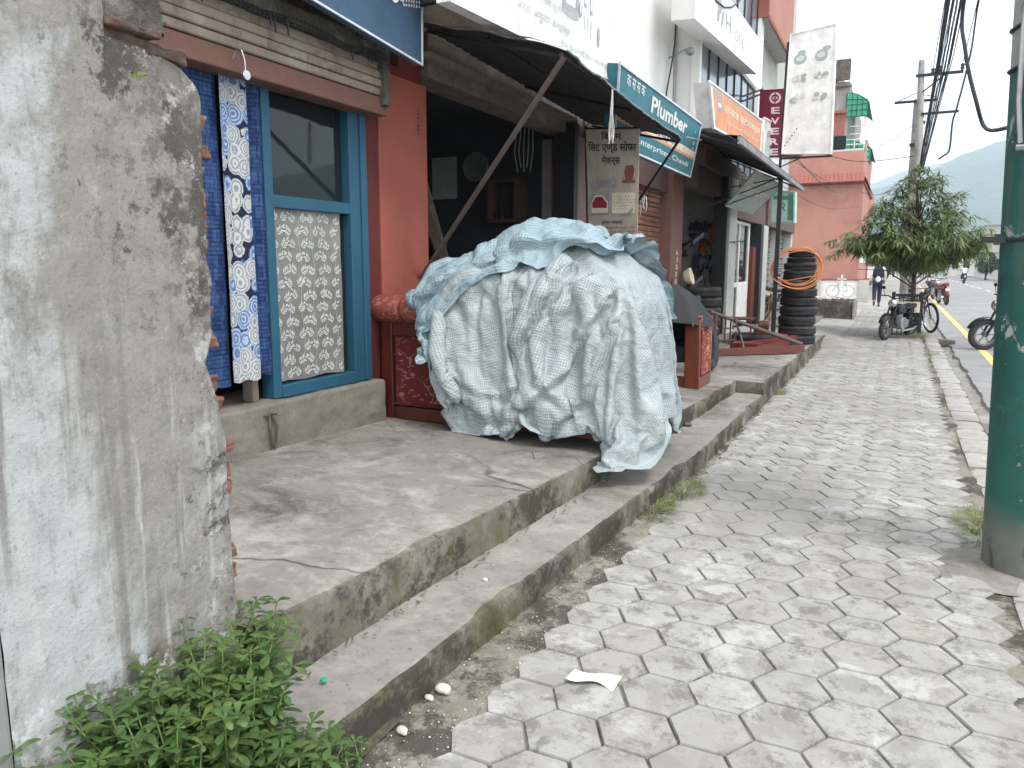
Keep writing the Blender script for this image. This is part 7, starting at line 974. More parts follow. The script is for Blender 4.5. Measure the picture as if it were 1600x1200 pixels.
[230,-6,-3,7,-10,-28,-18,0,0,0,0,0,0,0,0,2,-2,0,0,12,21,1,-15,6,16,23,11,-13,-4,5,-4,-14,-11,-10,-11,-12,-1,0,0,0,0,0,0,0,0,-30,5,2,6,-13,-24,-16,-12,-9,-2,0,0,0,0,0,0,0,0,0,33,-3,-3,1,-13,3,2,-17,-3,0,0,0,0,1,5,7,-9,0,14,8,2,-6,-1,-10,-10,-17,4,27,13,-4,-6,-2,0,-6,-5,-5,0,0,0,0,0,0,0,0,0,21,8,-3,-18,-10,-1,-8,1,10,5,-5,0,0,0,0,0,0,0,0,9,9,8,-23,17,7,1,-4,-12,-8,-2,5,7,7,-2,-13,17,5,-6,-10,5,7,-2,-4,-5,-2,1,2,5,2,-7,-6,-11,-1,-1,7,-1,-1,0,0,0,0,0,0,2,19,-8,-14,-9,3,8,8,0,-9,-4,17,-11,-2,0,0,0,0,0,0,-12,16,9,6,10,-3,-2,5,-1,-2,-1,-8,-4,-4,8,13,3,2,-2,-7,-22,5,3,-2,7,0,-13,-2,5,14,-3,-5,2,9,2,-8,-5,-5,-8,0,0,0,0,3,18,-24,-22,1,13,5,0,8,5,7,-1,-23,18,-8,0,0,0,0,0,0,7,-14,5,17,-5,14,16,9,5,0,5,-5,-1,0,-4,-14,-8,5,-3,-4,-9,-7,2,5,-5,2,3,-3,-14,-1,15,6,12,-4,5,13,5,2,-5,-8,-5,-3,5,-1,-28,-4,0,3,-3,6,0,1,9,0,-2,-4,-4,-3,-4,-2,0,0,0,0,-13,-6,-1,21,-2,5,19,6,2,-5,-1,6,2,-2,-4,-1,-9,-3,6,7,-2,-3,5,2,2,0,-5,-19,-4,-10,10,17,4,0,4,1,-1,0,1,-5,4,-2,-23,-11,11,13,-2,-5,5,-6,7,-1,-1,0,-12,28,-18,9,-1,-7,-9,-3,0,0,11,2,-3,-14,16,12,-9,4,-2,12,0,2,1,1,-5,-5,1,1,2,-3,9,-1,-2,4,-2,-1,0,0,1,-2,-5,-1,0,7,1,-3,0,-5,-4,8,-10,-3,1,-1,-8,-3,11,7,-8,4,-2,-2,-2,-8,10,-9,20,-4,-14,4,5,-14,-2,0,15,7,2,-6,7,4,2,-13,4,2,5,-4,-13,-4,1,12,11,-1,-1,3,-1,-3,3,1,0,0,-3,2,1,-1,-3,1,0,-4,-6,2,-5,-1,-1,-9,-1,8,9,3,-5,8,-1,-7,5,-1,0,0,-7,1,11,-5,-18,12,-5,-16,1,8,-6,0,25,2,-2,1,-5,6,-16,7,-12,11,5,-3,5,0,-1,6,3,-2,-1,3,0,-2,4,-1,-1,-2,2,1,-1,1,-2,0,-1,-5,-2,-3,1,2,2,-1,2,-10,2,3,6,-3,-2,5,-3,3,0,-2,-2,0,0,-5,-9,-7,12,-1,-19,9,-1,-2,28,1,0,0,-1,-21,14,-8,15,1,-5,-2,2,2,7,0,-1,0,0,0,-1,1,0,1,1,0,0,2,-1,-2,-1,-3,-2,-1,2,3,1,-2,-1,3,-1,0,-2,0,1,-3,0,-3,5,-1,-4,1,-8,11,-9,-15,1,-2,11,-1,-1,-20,12,-4,28,-4,2,3,-2,1,-10,3,10,-2,-8,7,0,4,0,1,0,0,0,-1,0,0,2,-1,0,0,-1,1,0,-3,-4,5,-2,0,1,1,-2,-1,2,1,1,1,0,-2,-1,-2,-3,4,0,-3,0,-5,0,-2,-15,3,5,3,-6,4,0,-3,-13,3,27,-9,4,4,0,4,-6,5,1,-1,0,-2,4,1,1,-1,0,0,-1,1,0,2,0,0,-1,-1,1,0,-1,-5,2,1,-2,-1,3,-1,1,-2,1,1,0,2,0,-4,1,-4,1,4,-2,-3,0,-1,1,-13,2,2,0,-5,5,-3,-1,0,-6,-1,26,-2,-2,2,2,1,4,-1,-1,0,0,2,2,-1,1,0,1,-2,1,0,1,0,-2,2,-1,1,-1,2,-4,-4,5,-3,-1,0,0,3,-2,1,0,1,0,-1,-2,2,-3,-2,5,-1,-4,-1,0,1,-2,-4,-1,1,5,-8,-8,2,1,3,-3,1,26,-1,-4,1,3,4,1,-1,-2,-1,5,1,0,1,-1,0,0,1,-3,-3,1,2,0,-2,0,-1,0,1,-2,2,2,-2,-1,1,4,-1,0,2,2,-3,1,-2,-1,1,-6,3,1,-2,-3,0,-1,-2,0,1,3,2,-6,-2,-8,0,2,1,-2,1,25,-2,-1,-1,2,4,3,-2,1,1,0,1,-1,-1,-1,-2,-2,1,0,0,0,2,0,-1,1,0,0,-1,-2,2,-1,-1,3,5,0,-2,0,0,2,2,-1,-2,-1,-4,0,4,-1,-6,0,-1,-1,2,2,1,0,-3,-1,-2,-2,-1,-1,-2,3,0,25,-1,-2,0,0,1,2,2,0,-1,-3,2,1,1,1,-1,-2,0,-1,0,1,1,0,1,-1,-1,2,-2,-1,0,1,-2,-1,5,-1,-1,1,0,0,1,2,-1,-1,-1,2,1,-3,-2,-3,0,3,1,1,0,-2,-3,0,-1,-2,-1,1,3,0,2,26,-3,-1,0,-2,-1,4,0,0,0,0,2,0,0,-2,2,0,-1,1,0,0,0,0,1,0,-1,1,-2,0,1,-2,-1,3,2,-3,-4,0,3,2,2,-1,0,0,1,2,-2,-4,-1,0,3,0,0,1,-5,-5,0,-1,3,1,1,1,1,2,-2,24,1,-3,-3,-1,1,3,3,-2,-2,3,1,0,-2,0,1,1,-1,0,0,1,1,0,-1,1,0,-6,5,-1,2,-2,-1,3,0,-2,1,0,0,0,0,-2,1,3,2,1,-4,-3,0,3,-1,1,-2,-5,-2,1,0,3,-1,0,0,0,1,5,-7,22,0,-4,-1,0,2,2,3,0,0,1,0,-1,1,0,-3,2,1,-1,0,0,-2,5,-1,-1,-2,1,0,0,2,-2,2,-1,0,0,1,0,-1,1,-3,2,2,-2,2,-1,-2,0,1,0,1,-3,-3,-2,1,2,1,-2,-2,-1,3,1,0,0,-3,19,1,1,-8,0,3,4,4,1,0,0,-1,1,-1,1,1,0,0,-2,-5,5,0,2,0,-6,-1,6,-2,4,-4,1,2,-1,0,1,-1,0,2,-2,-1,2,1,1,-1,-4,-3,2,2,1,-3,-3,0,1,1,0,-2,-3,-1,3,-4,1,-5,-5,-4,17,0,-3,6,-1,-3,2,5,1,0,1,0,0,0,-1,1,-4,1,-2,-2,3,-3,-8,6,2,2,3,-6,2,3,3,-1,-1,-1,2,2,0,-1,-2,3,-1,-1,3,-2,-6,1,2,1,-2,-2,0,0,-1,-3,-3,-2,-1,-2,-4,-2,-6,1,-4,-6,14,1,-2,5,2,-2,-3,7,3,0,-2,-1,-1,0,0,-7,5,-4,-2,0,3,6,-7,-1,5,1,-1,-2,-3,6,4,-5,5,-6,2,4,-3,3,1,1,-2,2,-1,-7,2,2,-1,-3,-2,0,-4,-4,-2,-1,-2,-2,-2,-2,-1,-1,0,0,-2,-1,-2,19,0,-4,1,4,1,0,0,-2,-1,-1,-2,-4,-3,1,-1,9,-3,6,-4,6,1,-6,5,-1,0,-1,-1,0,1,3,-6,0,-1,5,3,-2,5,-1,2,-1,-7,2,2,-3,-6,-5,-3,-4,-1,-1,-1,-2,0,-1,0,0,-1,-1,3,2,-2,-2,-1,12,10,-10,1,-1,-1,-4,2,4,4,0,0,0,-3,0,-4,-2,8,-3,2,4,6,-4,2,-2,-1,-1,0,-2,3,-2,-9,2,5,-6,7,2,0,3,2,-5,0,-2,-7,-6,-2,-1,-1,0,1,1,-2,-1,-1,0,-2,0,0,1,-3,-2,3,1,5,-3,5,-9,-1,-1,4,1,1,-1,5,9,0,4,2,-2,-3,-8,5,1,-1,1,10,1,-2,-4,-1,0,2,2,-8,-7,5,5,-4,4,-1,0,-2,-2,-1,1,-4,-7,-2,1,1,0,0,0,0,0,2,1,0,1,0,0,0,1,-2,-5,2,-2,6,-3,-2,1,-9,2,4,3,-3,3,-3,0,10,3,5,4,1,-4,-4,1,-1,0,9,-4,-2,1,0,-1,4,-3,-8,1,7,0,4,-1,-6,-6,-1,-3,-3,0,1,1,1,0,-1,-1,-1,1,-1,0,-1,1,1,0,2,1,1,0,1,2,-3,2,5,-2,-9,9,-2,0,0,-2,1,-2,2,-3,0,7,5,4,7,2,-6,1,-4,-1,-2,9,-2,2,-3,4,0,-6,-7,11,4,1,-5,-10,-5,3,-4,1,-2,-1,-2,0,1,2,0,0,0,0,1,0,1,1,0,1,0,1,0,0,3,1,-1,0,0,-2,5,-1,-6,5,0,-2,2,0,-1,0,-2,-1,3,6,3,8,5,-7,0,0,-5,7,-2,4,-2,2,-1,-8,7,5,-2,-7,-10,-2,7,-4,-1,1,-4,-2,2,3,-2,-2,1,0,1,-1,1,1,0,0,0,0,0,0,1,1,-1,-1,1,1,-5,-2,0,-4,10,1,0,1,1,-2,-1,3,-2,-2,-2,2,3,4,6,10,-6,-2,0,-1,3,1,-2,1,-4,3,7,-6,-9,-7,4,6,-7,7,-1,-7,1,-2,0,-1,1,0,0,0,0,0,-1,0,1,-1,1,-1,1,-1,0,0,0,-1,-1,-1,-11,0,0,3,9,-1,0,1,3,-4,-1,-1,2,-2,0,0,2,1,3,2,8,-4,2,-3,1,2,-2,-1,0,6,-9,-7,1,6,2,-7,5,1,-6,3,-4,-1,-2,1,1,2,-1,0,0,0,0,-1,0,0,0,1,-1,1,-1,0,0,0,0,1,-8,-3,-1,14,-2,0,0,0,1,-1,-1,1,0,2,-2,-1,-5,-2,3,6,1,5,-3,2,-2,0,1,2,0,-8,1,4,1,0,-3,3,3,-10,8,-4,-4,1,2,-2,2,-2,1,1,-1,0,0,-1,0,1,-1,0,1,-1,0,0,-1,2,0,-1,-9,0,4,5,3,-3,0,1,-2,1,1,-1,-3,1,3,-1,1,0,-4,1,6,0,-1,-1,1,-2,2,0,-1,2,0,0,-1,-4,5,2,-2,0,-1,-5,2,0,0,2,-2,1,-1,-1,1,0,-2,1,-1,0,1,0,0,0,1,1,-1,-1,1,-1,-8,2,3,-1,1,3,0,0,-2,3,0,-4,-3,4,-2,2,4,3,1,-5,-6,1,2,2,-1,0,0,-1,0,-1,2,1,1,4,-2,1,-1,1,-3,0,0,-2,-1,-1,0,1,2,0,-1,-2,0,0,1,0,1,-2,0,2,1,1,-1,1,0,1,-7,4,2,0,0,2,1,0,-6,3,-1,-2,9,-5,-1,-3,-3,-1,1,2,1,0,0,-1,0,1,0,0,0,1,-2,0,2,2,0,0,1,1,-3,1,2,1,1,0,-2,-2,-1,1,1,0,1,0,0,-1,-2,0,0,0,2,-1,3,1,-1,1,-6,2,3,2,0,0,-1,0,3,-3,-2,8,-6,-3,-1,0,1,3,0,0,-4,-4,3,-3,2,-2,1,1,-1,2,7,-2,-4,-3,2,1,-1,0,0,3,3,-4,-1,0,3,0,0,0,0,1,1,-1,-1,1,-1,0,-1,0,0,2,3,-2,0,0,-5,1,4,-1,2,-2,1,0,1,-2,4,-7,2,0,-2,5,2,-5,-5,-7,1,6,-6,3,0,2,-2,-2,5,-2,-4,10,6,-2,-5,-4,0,-1,5,2,-1,5,0,-1,-2,-2,-1,0,0,4,0,1,0,0,0,0,-1,0,-1,-1,-2,1,1,-1,-4,2,0,2,0,0,-2,1,-2,3,-2,2,1,-3,6,-3,-7,-5,-3,5,3,-10,4,1,-2,1,-2,3,-4,7,-1,-6,2,7,1,0,-2,1,0,1,0,-1,-1,2,1,2,1,0,0,-2,1,0,1,-1,0,1,2,-1,-3,-2,0,-1,0,3,-4,2,2,1,-2,0,0,-1,1,-3,1,8,-8,7,-4,-10,-4,0,8,1,-13,3,2,-1,-3,4,-2,0,-1,1,8,-2,-3,3,5,-1,-1,2,0,-1,2,0,1,-1,0,0,-1,0,1,-1,0,0,0,1,1,1,-1,0,0,-1,-1,-1,1,-1,-4,4,0,-1,1,0,0,1,-2,0,5,-10,5,-7,-7,2,1,8,-6,-12,5,2,1,-5,1,2,-1,0,0,-2,4,5,0,-3,3,9,0,-5,4,-2,3,0,-2,-1,1,0,0,-1,-1,1,-1,1,0,0,1,0,0,0,1,0,0,1,-2,-1,-3,1,1,1,1,-2,1,-1,0,4,-8,-2,-5,-2,4,-1,5,-5,-8,2,3,0,0,-4,1,2,-2,-2,1,0,1,4,2,-1,-2,0,7,4,-2,4,-1,-1,2,0,-4,0,0,2,-1,0,0,1,0,0,-1,0,1,0,0,0,0,0,0,0,-1,1,2,-1,-1,-2,-5,1,-1,-4,-2,0,4,-1,-3,4,-2,-7,0,7,-4,3,-5,-5,5,0,-1,-2,7,-6,1,3,1,1,0,0,-1,7,3,2,0,0,-3,-1,2,-1,0,0,1,0,0,-1,0,1,0,0,0,0,0,0,0,0,0,0,1,1,-1,-1,-2,-1,-5,-9,1,2,1,1,-2,0,2,-1,-4,2,3,-2,2,-1,-5,0,2,-1,1,-3,4,1,-6,5,0,4,-3,-2,3,-1,4,5,0,0,0,0,-1,0,1,-1,0,0,1,1,0,-1,1,0,0,0,0,1,-1,0,0,-1,2,-2,-2,-3,-5,-7,-4,-1,0,1,2,1,0,5,0,-1,1,1,-3,-1,4,-5,-1,1,3,-3,2,2,-2,4,-6,0,3,-4,3,0,2,1,-1,1,1,4,2,1,0,0,-1,0,0,0,0,-1,1,0,0,0,0,0,0,1,2,-1,-1,0,-3,0,-7,-4,-3,-2,-2,0,-1,1,0,0,2,1,3,3,-3,-2,6,0,-8,4,-4,4,0,-3,0,8,-6,4,-1,-4,2,0,0,2,-3,-1,0,-1,1,2,4,4,2,0,0,0,0,0,0,1,-1,0,-1,1,0,0,0,-1,0,1,0,-1,-5,-8,-2,-2,-3,-1,0,-1,1,1,-1,2,1,-3,1,0,3,1,1,-5,2,1,-2,9,-8,1,0,3,-2,-1,7,-9,-2,2,1,-1,-1,-1,0,1,1,2,2,1,5,2,1,0,1,0,0,-1,1,-1,1,-1,1,-1,0,0,0,0,1,3,-14,-1,-1,-4,-2,1,-1,1,-1,0,2,0,-2,2,-1,-1,4,0,-4,2,3,-2,1,2,-2,-1,4,-4,3,1,-4,-1,-1,0,-1,0,-2,1,0,1,4,0,0,2,1,3,4,1,1,0,0,0,0,0,1,0,-1,0,0,0,-1,0,1,0,-17,1,-1,-4,-1,-1,2,-1,1,0,0,-1,1,0,1,-1,-1,-1,1,1,3,-2,4,-5,5,-2,-2,-2,0,0,1,1,-1,0,0,-2,1,-2,1,0,3,2,1,0,1,2,0,3,2,2,0,0,0,1,0,1,-1,1,-1,1,0,0,0,0,-15,-2,-4,0,0,-1,0,1,0,0,0,0,0,0,0,1,-2,0,1,2,-1,-2,2,-1,1,-2,1,-1,0,0,1,0,1,-2,0,1,-1,1,-1,1,1,2,1,0,-1,2,2,1,0,2,3,0,0,1,0,-1,1,1,2,0,0,0,-1,-1,-15,-4,-3,1,1,0,-1,0,0,-1,0,1,0,1,-1,0,0,0,0,3,-3,-1,0,2,-3,0,1,0,1,-2,2,2,-3,1,-1,0,1,-1,1,-1,0,4,0,1,0,0,2,1,1,0,1,2,2,0,0,1,1,0,0,0,1,1,0,1,-19,-2,1,0,-1,0,0,-1,0,0,0,0,1,0,1,-1,-2,1,3,-1,-2,0,1,1,-2,1,-1,3,0,-2,-1,-1,1,1,0,-1,0,1,-1,0,-1,0,4,1,1,-1,0,3,1,0,0,1,1,3,2,0,0,1,0,0,-1,0,1,-1,-22,0,1,0,0,0,-1,1,-1,0,1,-2,2,-1,0,1,0,2,-1,-1,-1,0,1,0,-1,0,1,2,0,-3,-1,0,2,0,0,0,0,0,-1,-1,1,0,3,1,1,0,-1,0,2,3,0,1,-1,0,1,3,1,-1,1,1,1,-1,1,0,-21,0,0,0,0,0,0,0,0,0,-1,0,-2,2,0,0,0,0,1,-1,0,1,0,-1,0,0,1,0,2,-2,-1,1,-1,1,-1,0,0,0,1,-1,-1,0,3,2,1,0,-1,0,1,2,2,0,0,0,0,1,2,2,-1,0,2,1,-1,1,-21,0,0,0,0,0,0,0,0,0,0,0,0,-1,1,-1,0,1,0,0,0,0,-1,1,0,0,-1,1,2,0,-3,0,0,0,2,-1,-1,0,0,1,-2,2,0,2,1,1,0,-1,1,0,2,1,1,0,1,-1,0,2,2,1,1,1,0,0,-22,0,1,0,0,0,0,0,-1,1,0,0,0,1,-1,-1,0,0,2,-2,1,-1,0,0,0,0,3,-1,1,1,-3,0,0,-1,0,1,0,-1,1,0,0,-1,1,2,2,3,-1,-2,-1,1,0,3,1,0,0,0,1,0,1,0,0,2,3,0,-21,0,0,0,0,-1,1,-1,1,-1,0,1,0,0,0,0,0,1,-1,0,0,-1,1,-1,1,0,6,-3,-2,1,-1,-2,0,1,0,0,0,0,-1,0,1,-1,0,2,0,1,4,1,-3,1,0,0,3,0,-1,1,0,-1,1,2,0,1,-1,3,-21,1,-1,0,0,0,-1,0,1,0,0,0,0,0,1,-1,1,1,-2,-1,0,1,-1,1,-1,1,-1,5,-1,-2,2,-3,0,-1,1,0,-1,0,0,2,-1,-1,1,0,1,-2,1,5,2,-2,2,-1,0,2,1,-1,-1,1,-1,0,2,5,-2,-2,-21,0,0,0,-1,1,0,0,0,0,0,1,0,0,-1,0,1,-1,-1,1,-1,1,1,-2,1,-1,1,1,0,1,1,-1,-3,2,-2,1,0,0,0,-1,2,-1,-1,1,1,-2,-1,1,5,0,0,1,-1,3,1,1,2,-1,-1,-1,5,2,1,-1,-21,-1,1,0,0,-1,0,1,-1,1,0,-1,2,0,-1,1,0,-1,1,0,-2,1,-1,0,0,0,0,3,0,-1,0,0,-1,0,0,-1,1,-1,-2,1,1,1,-1,1,1,-1,1,-1,2,2,-1,2,0,-1,4,-1,0,2,1,1,1,2,3,1,-22,1,-1,1,0,0,0,0,0,-1,0,1,1,-1,1,2,-1,2,-1,-4,0,0,-1,0,2,0,0,1,1,0,-1,0,0,-2,0,0,0,-1,0,-1,-1,2,1,1,2,1,-1,0,1,1,-1,3,0,-1,1,3,-2,0,3,0,1,-3,9,4,-21,0,0,-1,1,0,0,-1,0,0,0,1,1,1,0,-2,3,0,0,-4,1,2,-2,0,0,-2,3,-2,1,1,0,0,0,-2,0,2,-3,1,1,-1,-1,-1,0,1,3,5,-1,5,-6,-1,1,1,0,1,-1,2,1,-2,1,5,7,8,-5,-1,-21,0,0,0,0,0,0,-1,0,0,0,1,0,1,-1,2,1,-2,-1,0,2,-1,8,-1,-8,1,0,-1,-1,2,0,0,0,-1,0,0,0,1,0,0,-2,0,0,-1,4,2,9,-6,2,-3,3,-2,2,-1,-1,-2,2,4,-2,0,-3,4,2,11,-21,-1,1,1,-1,0,-1,1,0,-1,1,0,0,0,1,0,-1,1,0,0,-1,0,0,5,4,0,-8,-2,1,0,1,0,0,-1,1,-1,0,0,0,0,0,-1,0,1,0,3,-3,11,9,10,-2,-8,-9,-3,-3,0,1,-1,3,1,-5,1,7,7],
))
TARP_TOP = (36, 54, (
[-1409,-4,-10,-15,-23,15,6,3,-10,5,-13,-17,-17,-2,13,26,22,20,19,21,22,21,20,18,17,17,17,18,20,20,21,17,11,16,12,23,27,21,15,18,19,14,15,22,19,19,20,19,13,16,17,19,20,17,-9,0,-15,4,11,6,1,6,-5,-3,6,1,5,-5,2,-3,-1,0,2,1,-1,-4,-2,-1,2,2,-2,0,-2,-2,-2,0,5,1,8,-2,-5,-2,0,0,-4,5,6,-1,0,-1,-2,-3,5,1,2,-2,-4,-7,-2,-16,28,11,1,-16,-10,-11,12,-14,7,0,0,16,1,-4,0,0,2,0,-1,3,-5,-1,0,0,6,4,-2,-12,-4,1,5,2,-2,-2,-3,0,3,0,2,2,-2,-1,0,1,-2,1,-1,1,0,1,-1,-5,-3,-1,9,6,2,-12,1,-1,-4,-5,-4,7,1,8,3,-4,0,1,-1,0,3,2,5,-8,1,5,0,-3,-14,0,2,6,2,-4,1,0,-3,-1,1,2,2,-1,1,-1,0,-3,-2,3,1,-1,-2,-1,-2,3,-26,21,12,-12,-15,8,-6,-2,8,19,-17,5,13,2,-3,-2,-1,2,-5,-3,-2,-2,1,10,0,-3,-3,-3,12,-5,4,1,-9,1,1,-1,-1,1,2,0,1,-1,-3,-2,0,2,4,-4,0,-3,1,-5,2,13,-12,15,-12,-18,19,-6,-1,9,1,-11,9,0,10,0,-3,5,1,-5,-1,-5,-2,3,2,0,-2,-3,1,1,2,13,-3,-6,-1,1,-1,-2,5,3,-2,0,-6,-3,2,3,0,-2,-2,1,-1,3,-2,3,5,-5,3,2,-21,0,3,5,-1,-2,-2,0,13,9,4,-10,1,0,-2,1,-3,2,1,0,-1,-4,-3,-1,-2,1,2,4,1,0,2,-1,0,3,1,-3,-1,-4,2,2,2,1,1,-2,-1,-3,-1,0,1,3,-1,4,-3,-12,2,13,-2,4,4,-5,-14,2,3,9,-1,-4,4,2,1,-4,3,5,0,-3,-4,-1,3,-1,-2,-1,-2,-1,-1,0,4,3,0,1,-1,-3,2,3,2,1,1,0,-1,2,-2,-2,-4,2,2,1,0,-5,-19,5,10,11,-4,-6,-3,-11,-1,14,-5,0,-2,11,-2,-1,-1,3,3,0,1,0,-5,2,0,2,-3,-1,-3,-1,1,1,2,2,0,-1,0,3,-1,1,1,2,-1,-1,-2,-2,-4,1,7,1,-1,-1,-4,3,-9,-6,7,6,3,-15,-8,-2,27,-3,3,-5,3,-3,-1,0,1,3,2,-1,-1,-1,5,-3,0,0,1,-8,2,1,3,5,-3,-1,-2,0,-1,1,0,0,1,-1,-2,-1,1,-4,4,7,2,-3,-2,-1,4,-1,-6,6,-5,-4,-7,-5,-4,18,-4,10,11,0,-14,-1,3,1,2,1,1,-1,-1,-1,3,3,-5,0,-4,6,0,5,4,-10,3,-1,-1,-1,0,0,1,-2,-2,-3,0,0,-1,3,4,0,-4,1,3,2,4,4,-1,-8,-2,-15,-5,6,7,15,1,5,-2,7,-6,-1,2,2,1,0,-4,1,0,1,-3,2,1,-6,7,1,5,2,-12,3,-2,0,-3,4,4,2,-1,-6,-1,0,-2,-1,1,4,0,-2,2,1,1,5,0,-2,-2,-14,-26,-8,10,9,26,1,5,-2,5,0,4,-1,1,1,-2,-2,2,0,-3,-3,0,1,3,4,0,2,-2,-6,3,-3,-1,-3,8,1,1,-1,-3,-2,-2,2,1,-2,-2,1,2,1,0,1,1,-3,-3,-7,-35,-10,3,8,6,16,11,4,6,0,-13,-2,15,1,-2,-3,-2,0,-1,-3,0,1,-1,-3,0,2,4,-1,-1,1,1,2,-1,3,0,-1,-2,-3,-3,6,6,0,-7,4,2,-2,-5,-1,0,-2,-1,-2,-2,5,-28,4,1,9,9,12,2,-4,0,2,0,-5,-6,8,-1,-2,1,-1,-1,0,0,-6,0,4,4,3,-3,-4,2,-2,-3,3,3,1,-2,-2,-2,1,5,4,-1,-4,8,-1,0,-3,2,0,-2,-1,-10,-3,0,2,-14,-4,14,10,4,4,-5,1,2,-11,8,-3,0,-1,-8,2,0,1,0,-1,0,6,3,1,-1,-5,2,2,-6,-1,1,2,2,-3,-2,-1,0,0,2,-1,-1,4,0,1,0,-1,0,-3,2,1,6,-6,-4,1,-12,7,13,2,3,-7,2,0,-3,7,-11,0,9,-17,7,1,1,0,-3,1,3,3,1,-2,-4,3,0,-4,2,1,7,0,1,-4,-4,-1,0,0,-1,1,-2,0,1,-1,-4,4,2,0,-2,1,3,9,7,-3,-9,30,-6,-10,-5,0,-4,-1,-1,-2,5,11,-14,7,3,1,0,-2,7,3,-2,-6,-4,1,2,-2,-3,7,3,3,-3,-1,-3,-3,0,2,0,3,1,-4,0,-3,-2,1,5,1,-2,2,2,2,4,-1,-1,-1,21,-7,-16,-5,-2,2,3,0,-2,-1,10,0,3,1,1,-1,-3,5,-2,-4,-2,-1,3,-2,1,2,2,1,-1,-1,-2,-1,-2,4,5,0,1,-1,-2,-4,-5,2,2,-1,-1,2,3,3,0,-2,-4,2,0,-8,24,-28,-6,1,3,2,5,0,-3,1,-4,-1,8,5,-2,-3,3,-3,-6,2,-1,6,-2,0,1,1,1,1,0,-1,-3,-2,1,5,1,0,-1,-1,0,-5,7,2,-1,-3,2,-1,-3,-4,1,0,1,-1,-6,10,-5,-2,4,5,6,6,-4,1,13,-4,-6,-18,2,5,-4,0,-1,-1,4,-1,3,-3,2,2,1,2,3,4,2,-13,-4,2,-1,2,1,-3,-1,-1,2,10,-2,1,-6,1,0,0,2,1,-9,-2,-2,1,5,-2,4,4,4,4,6,-7,-5,7,-15,-7,3,6,3,-12,0,2,0,2,2,3,2,4,0,-1,0,1,1,-3,-2,2,0,-3,4,1,-3,-1,-3,-5,1,2,3,-4,1,1,-1,-1,1,-5,6,-3,0,0,2,4,18,2,2,0,-5,-10,3,-7,1,-1,-5,12,-16,3,2,2,3,1,-2,0,1,0,1,2,-3,-3,-2,0,2,11,6,-2,-6,-3,0,1,-3,1,-2,-2,-3,0,3,0,-1,-1,-2,6,-6,3,1,2,4,-1,1,18,-3,-1,-11,2,-7,-5,4,0,9,-11,4,3,4,1,2,-3,1,-1,-3,-2,3,-2,1,0,-4,-1,0,2,2,6,-5,-2,2,-2,-2,8,-2,3,-3,-4,-4,0,1,3,2,-5,5,1,2,2,-1,-1,-4,10,0,-7,-7,2,2,-1,-2,9,-2,7,6,1,-3,0,-5,1,-3,-2,0,8,1,-4,0,-1,1,-2,0,-2,0,-2,6,0,-1,-1,4,-1,-2,-3,6,-6,0,2,-5,-4,-1,6,2,1,0,-4,-4,-2,3,-7,4,-10,2,0,6,7,-6,-1,1,0,2,5,3,-3,0,0,1,2,8,-3,-7,0,0,-1,-1,2,1,-2,-1,-3,1,2,0,4,-1,-6,0,4,1,-1,3,1,1,-3,-9,1,2,-4,-4,-2,-2,1,12,-13,-11,7,11,7,-1,-15,2,-5,3,4,4,2,-1,0,0,1,5,3,-3,-7,-3,4,0,-1,3,3,0,-2,-1,-3,-1,-1,-3,1,5,0,3,-2,-5,3,1,-1,0,-4,3,4,2,3,-10,-7,-4,2,2,-10,9,14,6,-6,-21,9,-13,7,5,6,5,1,0,-1,0,-1,-2,-3,-6,1,5,3,-1,3,1,-2,-5,-2,0,4,4,-1,-4,-9,-1,4,1,0,1,0,-1,-1,0,0,11,1,-4,-4,7,-7,-1,-3,3,8,11,-5,-10,-15,13,-15,15,8,4,5,0,-5,-5,-1,-3,-1,-1,0,3,2,1,-1,0,0,-3,-6,-2,7,6,8,-16,-3,6,-3,-5,-1,1,-2,1,7,-3,-1,1,5,-1,-7,-1,1,-4,13,1,1,18,10,-17,-3,-10,8,-11,15,7,3,2,-7,-9,-2,3,-1,3,3,0,0,-1,-2,-1,-1,1,-3,0,4,6,1,2,-20,0,4,1,2,-3,2,1,0,-6,0,3,0,0,4,-7,-1,3,0,1,-1,6,2,19,-5,6,-2,-8,-4,11,3,-1,-3,-8,-5,1,3,0,4,6,-5,-4,-1,1,-4,1,1,0,3,1,1,1,1,-15,-4,7,1,0,0,6,-2,-3,2,2,-5,-3,2,1,-4,3,2,-1,4,1,-1,-3,-2,7,13,10,-6,2,4,-7,-9,-1,-6,0,3,1,0,2,1,-3,-5,2,-3,1,3,-2,3,1,-1,0,-1,-2,-4,-2,4,1,1,-3,9,-8,3,-6,-2,3,-6,5,3,2,-1,-5,-2,-2,-1,2,2,-1,3,-17,1,11,8,-2,3,7,4,2,-1,-5,-1,0,0,-2,-3,-5,5,1,5,-7,3,4,-3,-1,0,-2,-3,3,1,4,1,0,-3,2,-4,0,-10,6,1,-10,9,5,-2,0,2,-2,-3,3,-5,-2,-2,2,-1,-6,-9,0,3,18,2,7,7,-10,-5,-1,2,1,2,-3,-2,0,1,0,-1,5,0,-6,-1,0,-2,0,8,0,-1,5,-3,-3,-1,-3,-9,9,-1,-5,-3,6,8,-6,-2,0,-1,1,7,3,5,-2,-9,-6,0,10,8,-10,6,2,-13,4,-3,-9,6,11,1,-2,-9,2,2,-1,-2,0,-1,0,-2,3,1,0,1,6,-1,-2,1,-1,0,0,-4,-2,-8,-4,7,3,-2,8,-6,0,0,0,3,5,2,-4,0,6,-1,-6,-1,41,-7,2,-13,-17,-4,-6,3,16,6,-2,-15,-7,-3,1,0,3,4,2,1,-4,2,1,0,2,3,-6,-2,0,1,5,0,-1,1,-4,-3,-10,1,3,6,-2,2,0,0,0,1,2,0,1,1,2,3,0,0],
